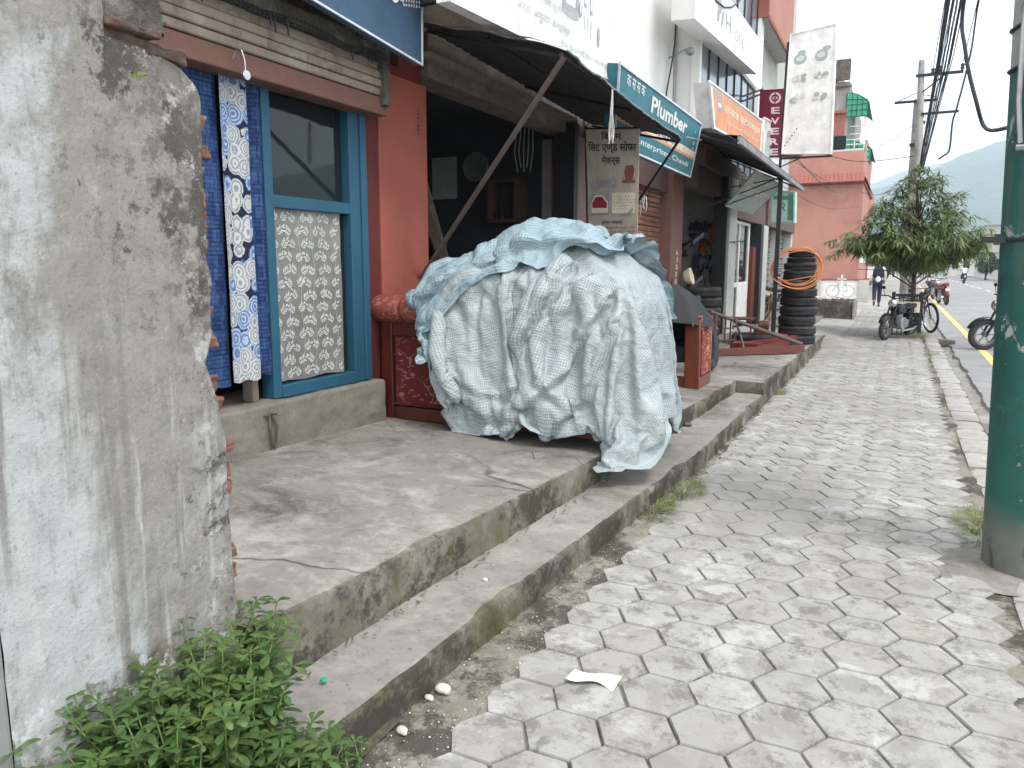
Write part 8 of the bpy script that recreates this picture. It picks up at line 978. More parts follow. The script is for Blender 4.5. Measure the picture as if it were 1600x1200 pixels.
[2213,10,-1,-4,20,17,-18,5,19,-5,8,-6,2,-1,-7,-6,-4,-2,4,9,13,11,7,6,5,5,6,4,2,0,-1,9,16,8,-7,-2,-3,3,4,9,12,16,10,-6,1,6,7,8,9,4,0,-4,1,10,-13,-4,-1,23,4,-11,3,-7,3,8,-6,17,-4,-1,-8,9,0,6,4,2,-3,-10,-7,-7,-4,6,-1,2,2,2,4,1,-5,-2,10,1,2,1,5,1,-6,-18,-17,3,3,4,9,8,4,5,4,7,2,-10,-5,-9,26,3,-16,2,8,4,-11,11,-4,-3,5,-10,10,5,1,3,1,-3,-9,1,-2,-3,10,1,8,0,-1,-3,-4,-5,-4,-2,4,8,6,-1,0,-9,-10,1,4,4,3,2,4,2,-6,-4,1,3,1,-7,-10,15,5,-15,2,-2,2,8,2,2,2,-4,-3,1,18,-11,5,-5,-3,-1,6,0,6,5,1,-2,-8,2,-6,-2,2,5,-1,-9,-2,1,6,6,-6,0,4,1,3,3,2,-1,-3,-15,-7,2,6,4,0,1,8,11,2,-20,18,-8,13,-12,-12,-6,20,-1,-13,14,-9,2,-5,4,3,2,-2,6,4,5,-9,-5,3,-3,6,3,4,0,-12,0,-3,1,1,3,-1,1,-1,5,9,3,-2,-5,-13,1,4,2,0,-3,3,11,17,8,-30,26,-16,16,-1,-2,-1,3,-11,-11,5,-1,-8,14,4,6,-6,0,5,-1,-1,-2,1,-2,-4,2,8,6,-3,-9,0,3,5,3,0,-6,-3,-1,5,0,-3,-1,-2,3,4,2,3,-1,-1,-2,-2,-9,41,-14,-15,3,-2,-9,-6,14,13,-12,-7,2,5,-2,8,-8,2,-9,10,3,-5,2,1,-2,9,4,-1,-4,-7,-2,1,3,6,4,1,-2,-7,-6,1,-2,3,5,2,-2,-2,4,0,1,-2,-3,-6,-3,-4,4,29,-25,11,-11,-2,6,-1,4,-7,-16,9,15,4,0,-2,-6,3,3,-1,-6,11,5,-6,-6,-7,5,9,-2,-1,1,2,0,4,1,-3,-8,-4,6,5,4,2,0,-3,-2,-1,-6,-2,1,3,0,-3,-3,0,7,17,2,-4,-3,5,3,6,-13,-20,11,-14,3,9,5,4,8,1,2,-2,7,-4,-6,-4,2,1,-2,4,4,0,-2,-4,-3,-1,2,1,4,4,0,2,2,-5,-9,-2,1,3,-1,2,3,4,1,3,0,-4,-12,13,3,8,5,-10,-5,-11,-17,18,7,8,-5,3,6,8,3,0,-2,-4,-6,-5,-3,8,7,2,-3,-5,-5,-2,-3,0,4,1,4,3,1,-3,-2,-4,-2,-3,2,0,2,4,3,3,0,-6,-2,-1,-5,-1,2,6,6,5,-1,-8,-11,2,3,7,8,4,3,-2,-3,-4,-4,1,3,4,2,3,3,3,0,-6,-2,-10,4,1,4,6,-4,0,-3,-6,-1,2,3,2,3,3,1,1,1,-1,-2,-2,-6,-4,0,-4,2,8,7,12,-7,5,-6,8,1,-3,10,7,3,-3,-2,-2,-3,-3,3,0,4,2,2,-1,-2,-3,-3,0,-1,4,3,3,1,-7,0,-4,-3,2,3,6,5,3,-2,-1,-2,-2,-3,-5,-4,-4,0,4,0,-1,9,-2,-1,15,8,-24,2,15,0,8,10,-6,-6,0,-1,2,4,1,1,4,-5,-4,-5,-4,5,3,5,2,0,-1,-4,-4,-4,-2,2,5,4,4,0,-2,-5,-2,3,-6,-4,0,2,1,-1,-3,-2,-1,2,5,-3,1,0,16,-13,5,2,-6,16,3,2,-2,3,5,3,-1,1,-3,-3,-6,-2,-1,3,6,3,1,-4,-4,-2,-3,0,3,2,4,2,2,-2,-5,-4,-4,-7,1,-6,6,10,4,0,-5,-4,0,-2,-1,0,1,3,4,7,12,-4,5,8,4,-2,4,3,3,2,-2,-3,-2,-5,-1,0,3,3,3,1,-1,-10,-5,-2,2,5,6,0,3,0,2,-5,-5,-3,-1,-4,-3,4,2,3,4,2,-7,-8,-2,1,1,6,1,-1,7,3,-2,-5,15,5,11,1,-1,-2,3,1,-8,2,-6,1,0,3,4,4,0,-2,-5,-4,-4,1,1,4,5,1,-5,-2,-6,-3,1,2,2,4,4,3,0,-5,-7,-4,0,-4,2,2,3,2,4,-3,-2,-3,-4,-1,6,-2,24,13,-2,-2,-4,-4,-4,-2,4,-4,7,3,3,-1,0,-5,-6,0,2,3,2,1,1,0,-5,-8,0,1,-1,7,0,4,0,0,0,-3,-4,-2,-3,1,-7,-5,3,5,4,5,-2,-1,-3,0,0,1,1,10,23,-4,5,2,1,1,0,-1,3,2,-1,-4,-3,-1,-2,-1,7,4,-1,-6,-1,0,-2,-2,0,4,3,3,2,-4,-3,-4,-1,-3,0,-2,0,4,3,1,6,-4,-3,-2,-3,-6,-3,0,5,7,6,6,-1,-15,16,8,6,3,0,1,-1,-2,-3,-3,-2,0,0,3,1,4,-2,-8,-3,0,-1,5,6,4,1,-3,-4,-3,-2,-3,-1,-1,2,4,-4,2,2,2,1,-8,-3,-1,1,4,2,3,-2,0,1,2,1,-4,-7,-8,24,13,0,-2,-2,-4,-4,-1,1,2,3,2,-1,-2,-3,-5,-3,1,1,6,6,3,-1,-4,-6,-5,-1,2,3,4,-2,3,-3,-5,-1,-2,0,-4,2,1,-4,5,10,6,2,-3,-3,-5,-6,-7,-10,-6,6,14,38,-5,-3,-3,-3,-3,6,3,-7,2,-1,0,-1,-2,3,4,1,2,3,-3,-3,-6,-4,-5,-3,9,7,-4,-9,8,8,-10,-2,-1,0,-1,-1,4,-1,4,0,5,2,-4,-4,-3,-2,-2,-3,6,2,-3,-10,-5,29,-2,0,0,-2,5,0,-6,4,-6,-1,2,3,2,1,-2,0,-3,-3,-1,-5,-5,0,5,9,-1,-10,-3,6,-5,-1,7,4,5,4,-1,-4,-9,-3,3,1,-3,-4,0,2,-2,2,-7,7,-5,-4,6,4,-1,30,0,0,-1,0,-1,-6,3,-1,3,3,0,-3,-1,-3,-2,-2,4,6,1,-2,-1,-5,-2,-2,-6,-1,2,2,1,0,-3,11,4,-4,-5,-5,-1,-2,3,7,0,-9,-2,2,-3,-3,6,-1,-3,5,3,-4,0,33,-2,-3,-2,0,-1,2,1,6,-1,-3,-6,-1,-1,0,0,8,2,-1,-7,-8,0,1,2,-2,0,7,1,-1,-4,-9,3,0,-2,-2,-2,-3,6,-2,-4,2,7,9,-8,-7,4,1,2,3,2,2,-8,2,-2,26,0,1,0,3,4,1,-2,-4,-3,-3,-1,1,4,1,5,-9,-2,-12,-1,9,-1,3,11,1,-4,-12,-8,1,0,0,-3,-8,2,5,3,4,3,4,-1,-14,6,5,3,-1,-3,2,5,-3,2,-7,-2,1,5,30,1,-1,1,1,-3,-4,-2,2,3,4,3,1,-5,-3,-8,-5,-7,9,6,-5,2,10,-5,-4,-5,-5,-2,2,7,-1,4,-6,-11,2,4,0,0,-1,-1,11,6,1,1,-3,-5,-10,-4,2,5,6,6,0,4,33,-1,-5,0,-6,-4,4,8,3,2,-1,-3,-8,-4,-1,1,5,4,-7,-10,4,9,-5,-7,-5,-5,3,11,2,-1,5,-12,6,0,-10,2,9,-8,4,4,11,-2,-4,-4,-5,-4,-2,5,-5,-8,7,10,8,-3,31,-6,1,-2,-4,8,6,0,-5,-3,-6,-11,2,6,3,-5,-7,-3,-1,8,5,-5,-4,-4,-5,3,13,3,-9,-1,4,-1,-3,11,3,-5,-4,5,-5,4,-7,-3,-1,0,-1,-2,9,-6,4,-11,-3,4,8,9,24,4,-2,3,7,-3,-6,-7,1,-11,-9,9,7,7,0,-2,-8,-7,4,3,-5,-7,-4,3,1,11,1,-1,-3,-10,4,13,12,1,-3,-5,-6,-8,-2,2,-2,-7,3,2,1,3,1,-5,-10,16,7,0,2,3,35,-5,-8,1,-1,-5,2,-2,-13,-1,11,9,5,-5,-9,-9,1,5,-8,-11,3,9,-1,-2,7,-2,2,1,4,-4,-1,17,1,-6,-4,-5,-7,-2,6,-10,6,1,-3,3,2,4,-5,4,10,4,3,-1,-8,-15,16,-11,6,-7,13,5,-6,-6,1,5,4,0,-5,-7,-8,2,9,-12,-7,13,-7,1,3,6,4,0,-8,-2,5,4,7,-1,-5,-2,-3,-3,2,-3,9,-2,-14,6,5,1,4,0,10,5,0,-6,-8,-3,-4,-5,-8,23,14,2,-3,-17,0,9,-3,-6,-3,-8,-4,1,8,4,-5,-7,5,-2,1,5,9,-3,7,1,-2,-7,-8,7,-2,-2,0,1,-5,4,-1,3,-11,1,9,6,0,5,3,0,-13,-8,3,3,-2,-5,-1,3,31,2,-4,4,-24,5,7,3,-1,-7,-11,1,-1,0,1,0,-4,9,2,-4,13,-6,-2,4,-2,-3,-6,-9,8,1,-3,1,0,-1,4,0,2,-2,-3,8,10,-1,-3,-1,-1,-2,-5,-9,-9,4,2,2,-3,8,30,-12,1,-11,10,9,4,-6,-4,0,-4,-3,-2,-2,9,2,3,4,1,-4,-18,-5,5,-1,-8,-6,-4,15,6,1,-6,0,0,0,5,1,9,5,-2,2,-3,-13,3,-3,-3,-4,-3,3,-2,-14,1,6,11,1,30,-20,0,13,1,10,-7,-11,-2,0,5,-1,-3,3,-1,-1,-2,-4,-4,-5,0,3,-8,-5,-4,-2,15,10,0,-4,-1,1,2,6,-1,0,-1,7,3,-4,-19,3,-4,-1,-1,0,2,10,-4,-5,-7,4,8,6,0,23,-18,-1,9,2,2,2,4,3,0,-4,-2,-20,-12,3,3,3,4,3,-5,-6,-6,-1,4,13,14,-3,-4,-1,2,3,3,0,-3,-1,-9,-4,0,-6,2,-6,-2,1,4,2,6,2,6,3,-6,2,2,3],
[350,30,46,31,9,-8,-17,-5,41,-3,-7,9,21,14,-2,5,6,13,18,25,27,25,19,14,11,12,11,10,7,3,3,2,5,13,15,-7,-8,-9,4,5,17,19,17,11,7,2,-1,1,-1,-9,-8,-4,-2,2,47,6,-32,-31,-6,15,7,-11,-6,13,-1,6,-6,5,17,3,7,4,2,-1,-3,-5,-1,-5,-7,-6,6,4,4,5,1,-2,-2,-8,-16,4,6,7,-2,7,3,-3,-3,-1,-2,-2,-2,-8,1,2,2,-3,-5,15,22,-11,-26,5,8,-2,16,8,-15,10,4,3,4,1,8,5,2,-2,-4,-9,-8,-5,0,1,1,3,-10,-9,-3,7,10,5,-3,0,4,2,1,5,0,-2,-5,-6,-4,-3,-4,-4,-3,-2,-11,-2,1,8,15,0,-2,-15,-11,24,10,12,2,4,-6,4,-9,5,20,6,-9,2,-5,-4,-6,-5,-7,-4,-3,11,-2,-4,3,-5,1,3,0,-2,8,10,3,1,-4,-8,-2,-6,-12,-7,-6,-4,0,-1,2,-4,1,4,9,12,13,3,-17,13,33,-10,7,-7,-6,8,-3,-22,45,19,-15,-12,-6,-5,-1,-1,4,2,3,-1,-4,-12,5,-2,-7,4,-1,5,-3,0,10,-2,-3,-5,-5,0,8,0,-1,-3,-9,-7,-3,3,-3,0,11,3,9,8,2,-13,24,-22,34,-13,-17,26,21,-12,2,8,-6,-14,-6,-11,1,1,9,1,3,-4,-4,-4,-4,-1,0,6,5,4,-1,-11,-3,3,-3,-3,-3,-3,6,11,2,-3,-8,-4,1,1,1,-3,-3,6,-5,8,2,-2,-13,-11,21,19,-6,-1,3,-18,-3,25,-14,-2,-4,-11,-9,10,8,9,-5,3,-14,-1,3,0,2,6,-5,-3,1,2,1,-5,-1,-2,-3,1,-1,4,6,-1,-8,-8,0,3,5,9,4,-3,0,-5,-5,-1,-5,-10,-6,2,51,-3,-8,12,-7,-13,-17,-1,5,-7,-2,-4,7,9,0,-5,-3,-5,5,3,-4,-2,10,2,-2,-8,-8,3,5,4,1,2,-6,-6,1,4,0,-6,-4,9,5,1,6,0,-2,-2,-5,-5,-9,-8,-10,-5,1,10,33,-22,2,6,3,-9,-2,-3,-2,11,3,2,0,-4,0,-2,2,2,0,-6,-5,5,0,-3,-3,8,3,0,1,-2,-2,-1,-2,-3,0,2,-1,3,1,1,5,5,-4,-6,-8,-5,-7,-3,8,2,-7,2,8,-2,27,-3,-11,-4,4,5,-3,-13,11,2,-7,8,1,-2,-5,-4,-4,-3,1,5,6,-1,-8,3,7,5,3,0,-7,-2,3,0,6,-1,-3,-4,1,-4,0,-4,-4,-3,-4,-4,0,-3,4,12,5,-4,-2,4,0,6,6,13,-3,3,-2,-5,-3,13,-7,-6,4,1,6,5,-1,-2,-6,-6,-8,2,1,2,-2,-1,10,-3,5,-9,2,5,-2,11,-1,-1,-5,-5,-2,-2,4,-3,-6,-10,-3,2,0,2,5,3,-2,0,16,5,-3,-12,22,-4,5,-10,-2,11,8,-2,-7,-5,2,-5,-2,-1,-6,-4,-7,2,11,-3,-1,-1,3,-4,-1,7,-2,6,0,-4,9,-1,-3,-7,-8,9,6,1,-10,13,2,-3,-7,-7,-2,7,4,-3,3,9,6,-9,-3,-7,9,30,-32,-2,-6,9,13,-25,11,8,-7,-6,-2,-3,-6,-4,11,3,-5,-2,5,4,-1,-1,-4,-4,2,2,1,4,-4,-3,-1,-3,9,6,-10,2,0,-5,13,1,-2,-4,-1,1,6,4,3,1,-10,-1,-4,-5,33,-43,1,3,15,0,-23,14,-2,-1,3,0,-8,-1,3,9,1,-2,2,2,-2,-1,3,3,0,-3,-6,-1,0,-8,-4,-4,4,7,10,-7,2,3,6,4,-14,1,-3,10,3,-2,-12,-3,1,-3,-2,-2,-1,9,-15,-5,16,6,-2,-13,7,15,-5,-6,-2,2,5,-6,6,2,-5,1,1,1,3,6,1,-7,-7,-3,7,-2,-4,5,-2,-4,-5,7,1,3,5,1,3,-15,-3,2,16,1,-2,-7,-1,-7,-12,-4,6,7,2,1,-22,10,11,-2,-5,-1,16,-5,-2,1,-5,5,0,0,10,-8,1,-4,1,3,0,-6,-7,0,4,10,-8,1,1,-9,6,-1,1,6,-8,-7,-4,-7,-2,4,7,8,2,-1,-3,-4,-2,-5,0,-2,2,7,12,0,-23,17,-1,1,2,14,-7,-12,2,4,10,-3,-2,14,-7,0,-9,3,5,0,-6,-5,-1,3,6,-11,1,6,-7,9,-9,4,-4,-2,11,3,-5,-4,-5,2,-9,-1,-2,-3,-1,4,3,6,2,4,2,-5,-4,15,-13,5,4,0,2,-4,3,11,-1,0,-1,-5,9,-6,-7,-9,12,9,-15,-11,3,8,7,-4,-7,6,4,-10,4,-3,4,-2,5,-6,1,-3,-4,0,3,-6,8,-8,-1,6,11,7,2,3,5,3,-3,-11,-12,-11,-7,10,-5,-1,-1,-5,-4,2,10,6,-6,1,-5,-3,-5,13,5,-17,1,12,1,2,-5,6,-9,-7,-3,3,4,2,-5,-2,-1,-2,-6,-2,2,5,6,-7,5,1,1,5,-5,7,10,8,3,-5,-11,-1,-3,-13,13,-11,-5,0,1,0,-4,5,2,-2,2,-5,-5,-1,9,2,-8,9,12,-8,2,-6,4,-1,2,-8,-4,0,-1,-7,-7,-1,-1,0,2,3,5,5,1,-2,-7,-1,7,6,1,-4,-7,-6,2,2,1,-2,-5,3,2,-6,1,0,-3,-4,13,-2,-13,1,2,13,-2,-1,4,-3,3,0,-7,4,-1,2,-4,-9,-7,8,3,-13,-12,6,13,-4,7,2,0,-6,-2,-2,-6,8,-6,10,7,-2,6,0,-1,-6,-9,-4,-1,0,3,-2,0,-3,-1,0,-5,12,-1,-11,9,1,-2,1,6,10,1,1,-7,-8,-3,-4,-9,-7,-3,2,11,2,-12,1,8,-2,2,12,-3,-6,2,-1,-5,-10,1,8,6,-2,-4,-4,-3,-5,-4,-1,2,1,4,8,7,4,-3,-1,-1,-1,6,8,-3,-2,-1,-1,6,-1,9,-1,-3,-9,-8,1,3,-5,-3,-1,-1,2,4,-4,3,2,-1,2,0,-8,-1,9,1,3,-3,-2,-9,2,4,-2,-14,-5,1,-1,2,8,8,0,3,-1,-8,-4,-12,6,1,2,5,-6,4,10,-7,5,-2,3,-4,-8,-9,-8,7,5,-3,-4,-4,9,2,3,-12,1,10,7,1,-6,-12,0,4,3,-5,-5,-5,1,0,-6,2,12,10,-8,-4,9,7,-5,1,-4,2,-9,6,2,-14,7,6,2,-2,-6,-3,4,11,-3,-2,-7,-9,-2,-5,12,3,-2,-4,3,18,-13,-7,8,1,-3,-9,-9,5,5,1,-2,-6,-6,-3,-1,4,6,8,10,-6,0,3,-1,-7,-6,1,10,-4,9,-5,1,-2,-1,0,1,2,-4,0,1,-4,-5,7,1,-4,-2,-2,-7,6,0,-2,-1,10,7,-19,-3,13,-2,7,-3,-6,-2,-5,1,-4,1,-5,-5,1,8,4,9,-2,-8,2,3,-2,5,4,-1,-9,-1,3,-2,0,1,-5,1,0,2,-7,1,-5,-4,2,13,-3,0,-2,-5,-5,-1,2,2,5,1,-12,-9,5,14,1,-8,-4,-5,-1,5,-1,0,7,-8,9,3,-9,1,9,-12,1,-3,10,-1,0,3,1,-5,-4,-3,-5,-1,-2,8,9,4,1,-10,2,-2,-6,8,12,-6,1,-2,-5,-9,-4,1,-1,-5,-4,2,5,7,8,-5,-8,-6,-5,0,11,4,0,3,2,-1,-3,9,-3,-11,-4,6,-2,9,1,-3,-2,-3,-5,-4,4,-2,3,2,6,0,4,5,1,-5,-1,-2,7,4,-9,0,-5,-9,-7,0,2,3,8,3,-3,-3,0,0,-6,-4,-5,0,2,14,4,7,-8,-6,-3,4,7,-2,5,-1,-4,-2,1,-3,-5,-4,-4,0,1,6,6,5,-2,0,2,-6,-2,1,10,-10,-11,-2,7,-7,0,-6,-7,-3,4,8,8,3,-9,-4,0,-2,-2,-3,-2,0,2,4,7,0,2,-6,6,-10,-1,14,0,-3,3,1,-6,-6,-1,-5,-1,0,2,4,6,8,-2,-4,-1,-2,-3,2,-4,-2,-6,-4,-3,6,-15,4,-5,-2,1,4,6,3,-2,-6,-3,-2,4,-4,-2,1,3,2,4,0,-1,-5,-6,-1,1,7,8,4,-3,-1,-3,-1,-3,-4,1,2,-1,3,5,0,-1,-3,8,4,-3,-7,-3,1,3,0,-25,11,16,-7,1,-7,-1,2,1,-11,-2,-2,-2,0,2,4,-1,1,3,1,0,2,-2,-7,0,1,0,1,1,7,2,-5,-3,0,-2,4,-2,5,-3,3,2,4,-7,-3,0,-1,-5,0,5,6,0,-2,-4,-4,-14,6,-5,3,5,-9,6,6,-13,-8,-10,1,4,5,4,1,-2,1,0,0,5,-4,-5,4,2,2,1,-3,-1,-3,-3,-2,2,3,8,1,4,-4,3,-5,5,-7,-5,1,4,5,1,-4,-1,-6,-6,-1,1,1,0,8,-5,-4,0,5,-6,-10,-8,-1,-2,4,3,1,3,-1,1,3,3,-2,-10,-3,2,3,-1,-1,-2,-5,-2,-1,2,3,4,6,1,-1,7,-1,-10,4,-1,-6,4,1,1,-2,-5,-3,-3,6,1,-3,3,5,-3,-10,0,0,2,10,-4,-15,0,4,9,1,2,2,-17,-2,1,2,-2,0,2,1,-1,-2,-2,-2,-5,1,3,3,4,5,4,1,-7,-1,-1,6,3,-4,-4,1,-1,-2,-4,-2,-2,3,0,3,10,2,-6,1,-9,10,5,0,-5,-19,-1,5,9,4,6,5,-7,-24,4,-1,0,-1,-1,0,-2,0,0,-1,-1,0,9,5,1,1,-2,2,0,-4,-5,1,2,0,1,0,-4,-2,-3,-2,-1,2,4,4,5,4,-10,-2,0,-2],
))
def decode_grid(t):
    ny, nx, channels = t; ch = []
    for src in channels:
        a = list(src)
        for j in range(1, ny):
            for i in range(nx): a[j*nx+i] += a[(j-1)*nx+i]
        for j in range(ny):
            for i in range(1, nx): a[j*nx+i] += a[j*nx+i-1]
        ch.append(a)
    return ny, nx, [Vector((ch[0][k]/500, ch[1][k]/500, ch[2][k]/500)) for k in range(ny*nx)]
def cr(a, b, c, d, t): return .5*((2*b)+(c-a)*t+(2*a-5*b+4*c-d)*t*t+(3*b-a-3*c+d)*t*t*t)
def upsample(G, k):
    def row(r): 
        n = len(r); o = []
        for i in range(n-1):
            for s in range(k): o.append(cr(r[max(i-1, 0)], r[i], r[i+1], r[min(i+2, n-1)], s/k))
        o.append(r[-1]); return o
    G = [row(r) for r in G]; T = [row([G[j][i] for j in range(len(G))]) for i in range(len(G[0]))]
    return [[T[i][j] for i in range(len(T))] for j in range(len(T[0]))]
def m_tarp(name, ca, cb):
    m = Mat(name, ca, .5, 0, .4)
    u = m.n('UVMap'); s = m.n('SeparateXYZ'); m.L(u.outputs[0], s.inputs[0])
    def stripe(x): return m.mr(m.math('SINE', m.math('MULTIPLY', x, 2*math.pi/.0150)), -.25, .45)
    a, b = stripe(s.outputs[0]), stripe(s.outputs[1])
    k = m.math('MULTIPLY', m.math('ADD', a, b), .5); m.mix(k, cb)
    m.mix(m.math('MULTIPLY', m.math('MULTIPLY', a, b), .6), tuple(c*.7 for c in cb))
    m.lay((.30,.33,.32), 2.6, .56, .72, .5, dist=1).lay((.52,.56,.565), 2.1, .55, .75, .5, loc=(4,4,1))
    def w(sc, st, rot, stg, dist):
        q = m.n('TexNoise'); q.inputs['Scale'].default_value = sc; q.inputs['Detail'].default_value = 5; q.inputs['Distortion'].default_value = .9
        try: q.noise_type = 'RIDGED_MULTIFRACTAL'
        except Exception: pass
        m.L(m.mapped(st, rot), q.inputs['Vector']); m.bump(m.math('MINIMUM', q.outputs[0], 1.6), stg, dist)
    m.bump(m.vor(7, 'F1', 0, st=(1,1,1.7), warp=.30), .35, .016); m.bump(m.vor(15, 'F1', 0, st=(1,1,1.9), warp=.25), .55, .009); m.bump(m.vor(34, 'F1', 0, st=(1,1,1.5), warp=.2), .25, .004)
    w(3.6, (1, 1, 2.4), (.15, .2, .3), .5, .012); w(7, (1, 1, 2.0), (.5, .1, .6), .5, .006)
    m.nbump(60, .25, .002)
    p = m.done(); return p
M_TARP = m_tarp('checked tarpaulin', (.40,.435,.445), (.235,.31,.335))
M_TARP2 = m_tarp('bluer checked tarpaulin', (.335,.43,.465), (.185,.29,.34))
def folds(curves):
    def f(u, v):
        p = Vector((u+.03*nz3(u*3, v*3, 7), v+.03*nz3(u*3, v*3, 17)))
        h = 0
        for c in curves:
            dm, sg = 9, 1
            for a, b in zip(c[0], c[0][1:]):
                a = Vector(a); b = Vector(b); ab = b-a; t = max(0, min(1, (p-a).dot(ab)/ab.length_squared)); q = p-(a+ab*t); d = q.length
                if d < dm: dm = d; sg = 1 if ab.x*q.y-ab.y*q.x > 0 else -1
            w = c[2]*(.45 if sg*c[3] > 0 else 1.3)
            if dm < 3*w: h += c[1]*(math.exp(-(dm/w)**2)-(.45*math.exp(-((dm-c[2]*.9)/(c[2]*.35))**2) if sg*c[3] > 0 else 0))
        return h
    return f
def cloth_mesh(t, du, dv, crumple, seed, big=lambda u, v: 0):
    ny, nx, P = decode_grid(t); mb = MB(); mb.uv = []
    # upsample along both directions, then press fine crumples into the real surface
    for i_, p in enumerate(P):      # settle the sheet: narrower to the right, corner resting on the platform lip
        x, y, z = p; x2 = -2.9+(x+2.9)*.94 if x > -2.9 else x
        k = min(1, max(0, (x+2.0)/.35)); lo_ = .25; z2 = lerp(z, lo_+(z-.15)*(1.4-lo_)/1.25, k) if z < 1.4 else z
        y2 = 4.60-(4.60-y)*.62 if y < 4.60 else y; P[i_] = Vector((x2, y2, z2))
    G = upsample([P[j*nx:(j+1)*nx] for j in range(ny)], 4); ny2, nx2 = len(G), len(G[0]); du, dv = du/2, dv/2
    # smooth pass
    H = [[None]*nx2 for _ in range(ny2)]
    for j in range(ny2):
        for i in range(nx2):
            if 0 < j < ny2-1 and 0 < i < nx2-1: H[j][i] = G[j][i]*.5+(G[j-1][i]+G[j+1][i]+G[j][i-1]+G[j][i+1])*.125
            else: H[j][i] = G[j][i]
    for j in range(ny2):
        for i in range(nx2):
            p = H[j][i]; a = H[j][min(i+1, nx2-1)]-H[j][max(i-1, 0)]; b = H[min(j+1, ny2-1)][i]-H[max(j-1, 0)][i]
            n = a.cross(b); n = n.normalized() if n.length > 1e-9 else Vector((0,0,1))
            uu, vv = i*du/2, j*dv/2
            w1 = nz3(uu*1.1, vv*1.1, seed)*2.2
            r1 = 1-abs(nz3(uu*3.0+w1*.6, vv*8.5+w1, seed))*5.5; r2 = 1-abs(nz3(uu*8+w1, vv*19+w1*2, seed+5))*4.0
            r3 = 1-abs(nz3(uu*5-vv*4+w1, vv*3+uu*2.5, seed+9))*6.5; lo = nz3(uu*2.2, vv*2.6, seed+20); vo = noise.voronoi(Vector((uu*5.5+w1*.25, vv*8+w1*.25, seed)))[0][0]; vo2 = noise.voronoi(Vector((uu*12, vv*17, seed+3)))[0][0]
            p = p+n*(crumple*(.010*max(0, r1)**1.6+.006*max(0, r2)**1.5+.011*max(0, r3)**1.6+.008*lo+.020*(.45-vo)+.005*(.45-vo2))-.004*crumple+big(uu, vv))+Vector((0, -.06, 0))
            mb.v.append(p); mb.uv.append((uu, vv))
    for j in range(ny2-1):
        for i in range(nx2-1):
            q = j*nx2+i; mb.f.append([q, q+1, q+nx2+1, q+nx2]); mb.m.append(0)
    return mb
tp = thing('tarpaulin', 'big crumpled pale blue checked tarpaulin thrown over the sofas on the platform edge', 'tarpaulin', (-2.2, 5.0, .3))
MAINF = folds([([(1.45,1.15),(1.28,.65),(1.05,.30),(.72,.02)], .055, .075, 1), ([(1.66,1.1),(1.36,.62),(1.50,.42),(1.78,.30)], .045, .06, -1), ([(.80,1.2),(.35,.95),(.16,.60),(.14,.10)], .050, .08, -1), ([(.62,.95),(.52,.50),(.60,.10)], .022, .06, 1),
    ([(1.85,1.0),(1.72,.55),(1.30,.14),(.95,.0)], .045, .06, 1), ([(.30,.42),(.62,.30),(.98,.34)], .022, .05, -1), ([(.40,.24),(.72,.15),(1.05,.17)], .018, .04, -1), ([(2.0,.9),(1.95,.45),(1.6,.12)], .04, .06, 1), ([(1.15,1.1),(1.0,.75),(1.02,.45)], .020, .05, -1)])
TOPF = folds([([(.05,.22),(.7,.30),(1.4,.22),(2.5,.30)], .050, .085, -1), ([(.0,.55),(.6,.60),(1.3,.50),(2.4,.62)], .045, .09, 1), ([(.1,.05),(.5,.10),(1.0,.06)], .03, .05, -1), ([(.9,.9),(1.4,.75),(1.9,.95)], .05, .08, 1)])
cloth_mesh(TARP_MAIN, 2.9/63, 3.1/61, .36, 3, MAINF).build('main_sheet', M_TARP, tp, smooth='all')
cloth_mesh(TARP_TOP, 2.6/53, 2.0/35, .5, 11, TOPF).build('folded_top', M_TARP2, tp, smooth='all')
# ---------------------------------------------------------------- sofas
def m_floral(name, base, petal, sc):
    m = Mat(name, base, .75, 0, .25)
    m.lay(tuple(c*.6 for c in base), 3, .45, .65, .7)
    u = m.mapped((1,1,1)); acc = None
    for k, (rot, off) in enumerate([((0,0,0),(0,0,0)), ((.5,.7,1.2),(.1,.2,.3)), ((1.1,.2,.4),(.3,.1,.2))]):
        d = m.vor(sc, 'F1', 0, st=(1,1,1), warp=.10*(k+1)); 
        mp = m.n('Mapping'); mp.inputs['Rotation'].default_value = rot; mp.inputs['Location'].default_value = off; mp.inputs['Scale'].default_value = (1,1,2.6 if k else 1.6)
        m.L(m.coord(), mp.inputs[0]); q = m.n('TexVoronoi'); q.inputs['Scale'].default_value = sc*(.8+.3*k); q.inputs['Randomness'].default_value = .8; m.L(mp.outputs[0], q.inputs['Vector'])
        f = m.mr(q.outputs['Distance'], .17, .22, 1, 0); g = m.mr(q.outputs['Distance'], .05, .09, 0, 1); f = m.math('MULTIPLY', f, g); acc = f if acc is None else m.math('MAXIMUM', acc, f)
    e = m.vor(sc*.55, 'DISTANCE_TO_EDGE', 0, warp=.25); acc = m.math('MAXIMUM', acc, m.mr(e, .012, .02, .8, 0))
    m.mix(m.math('MULTIPLY', acc, m.mr(m.noise(9), .35, .6, .3, .9)), petal).nbump(220, .35, .002); return m.done()
M_FLORAL = m_floral('maroon flowered cloth', (.11,.016,.016), (.33,.15,.12), 9)
M_FLORALP = m_floral('dusty red flowered cloth', (.20,.055,.04), (.36,.18,.13), 9)
M_FLORALR = m_floral('red dotted cloth', (.20,.04,.028), (.70,.38,.28), 9)
def m_wood(name, col, dk):
    m = Mat(name, col, .32, 0, .5); m.lay(dk, 2.2, .42, .66, .85, (9,9,.7), dist=.8).lay(tuple(c*1.35 for c in col), 5, .5, .75, .5, (7,7,.6), loc=(3,3,3)).nbump(6, .15, .004, (12,12,1)); return m.done()
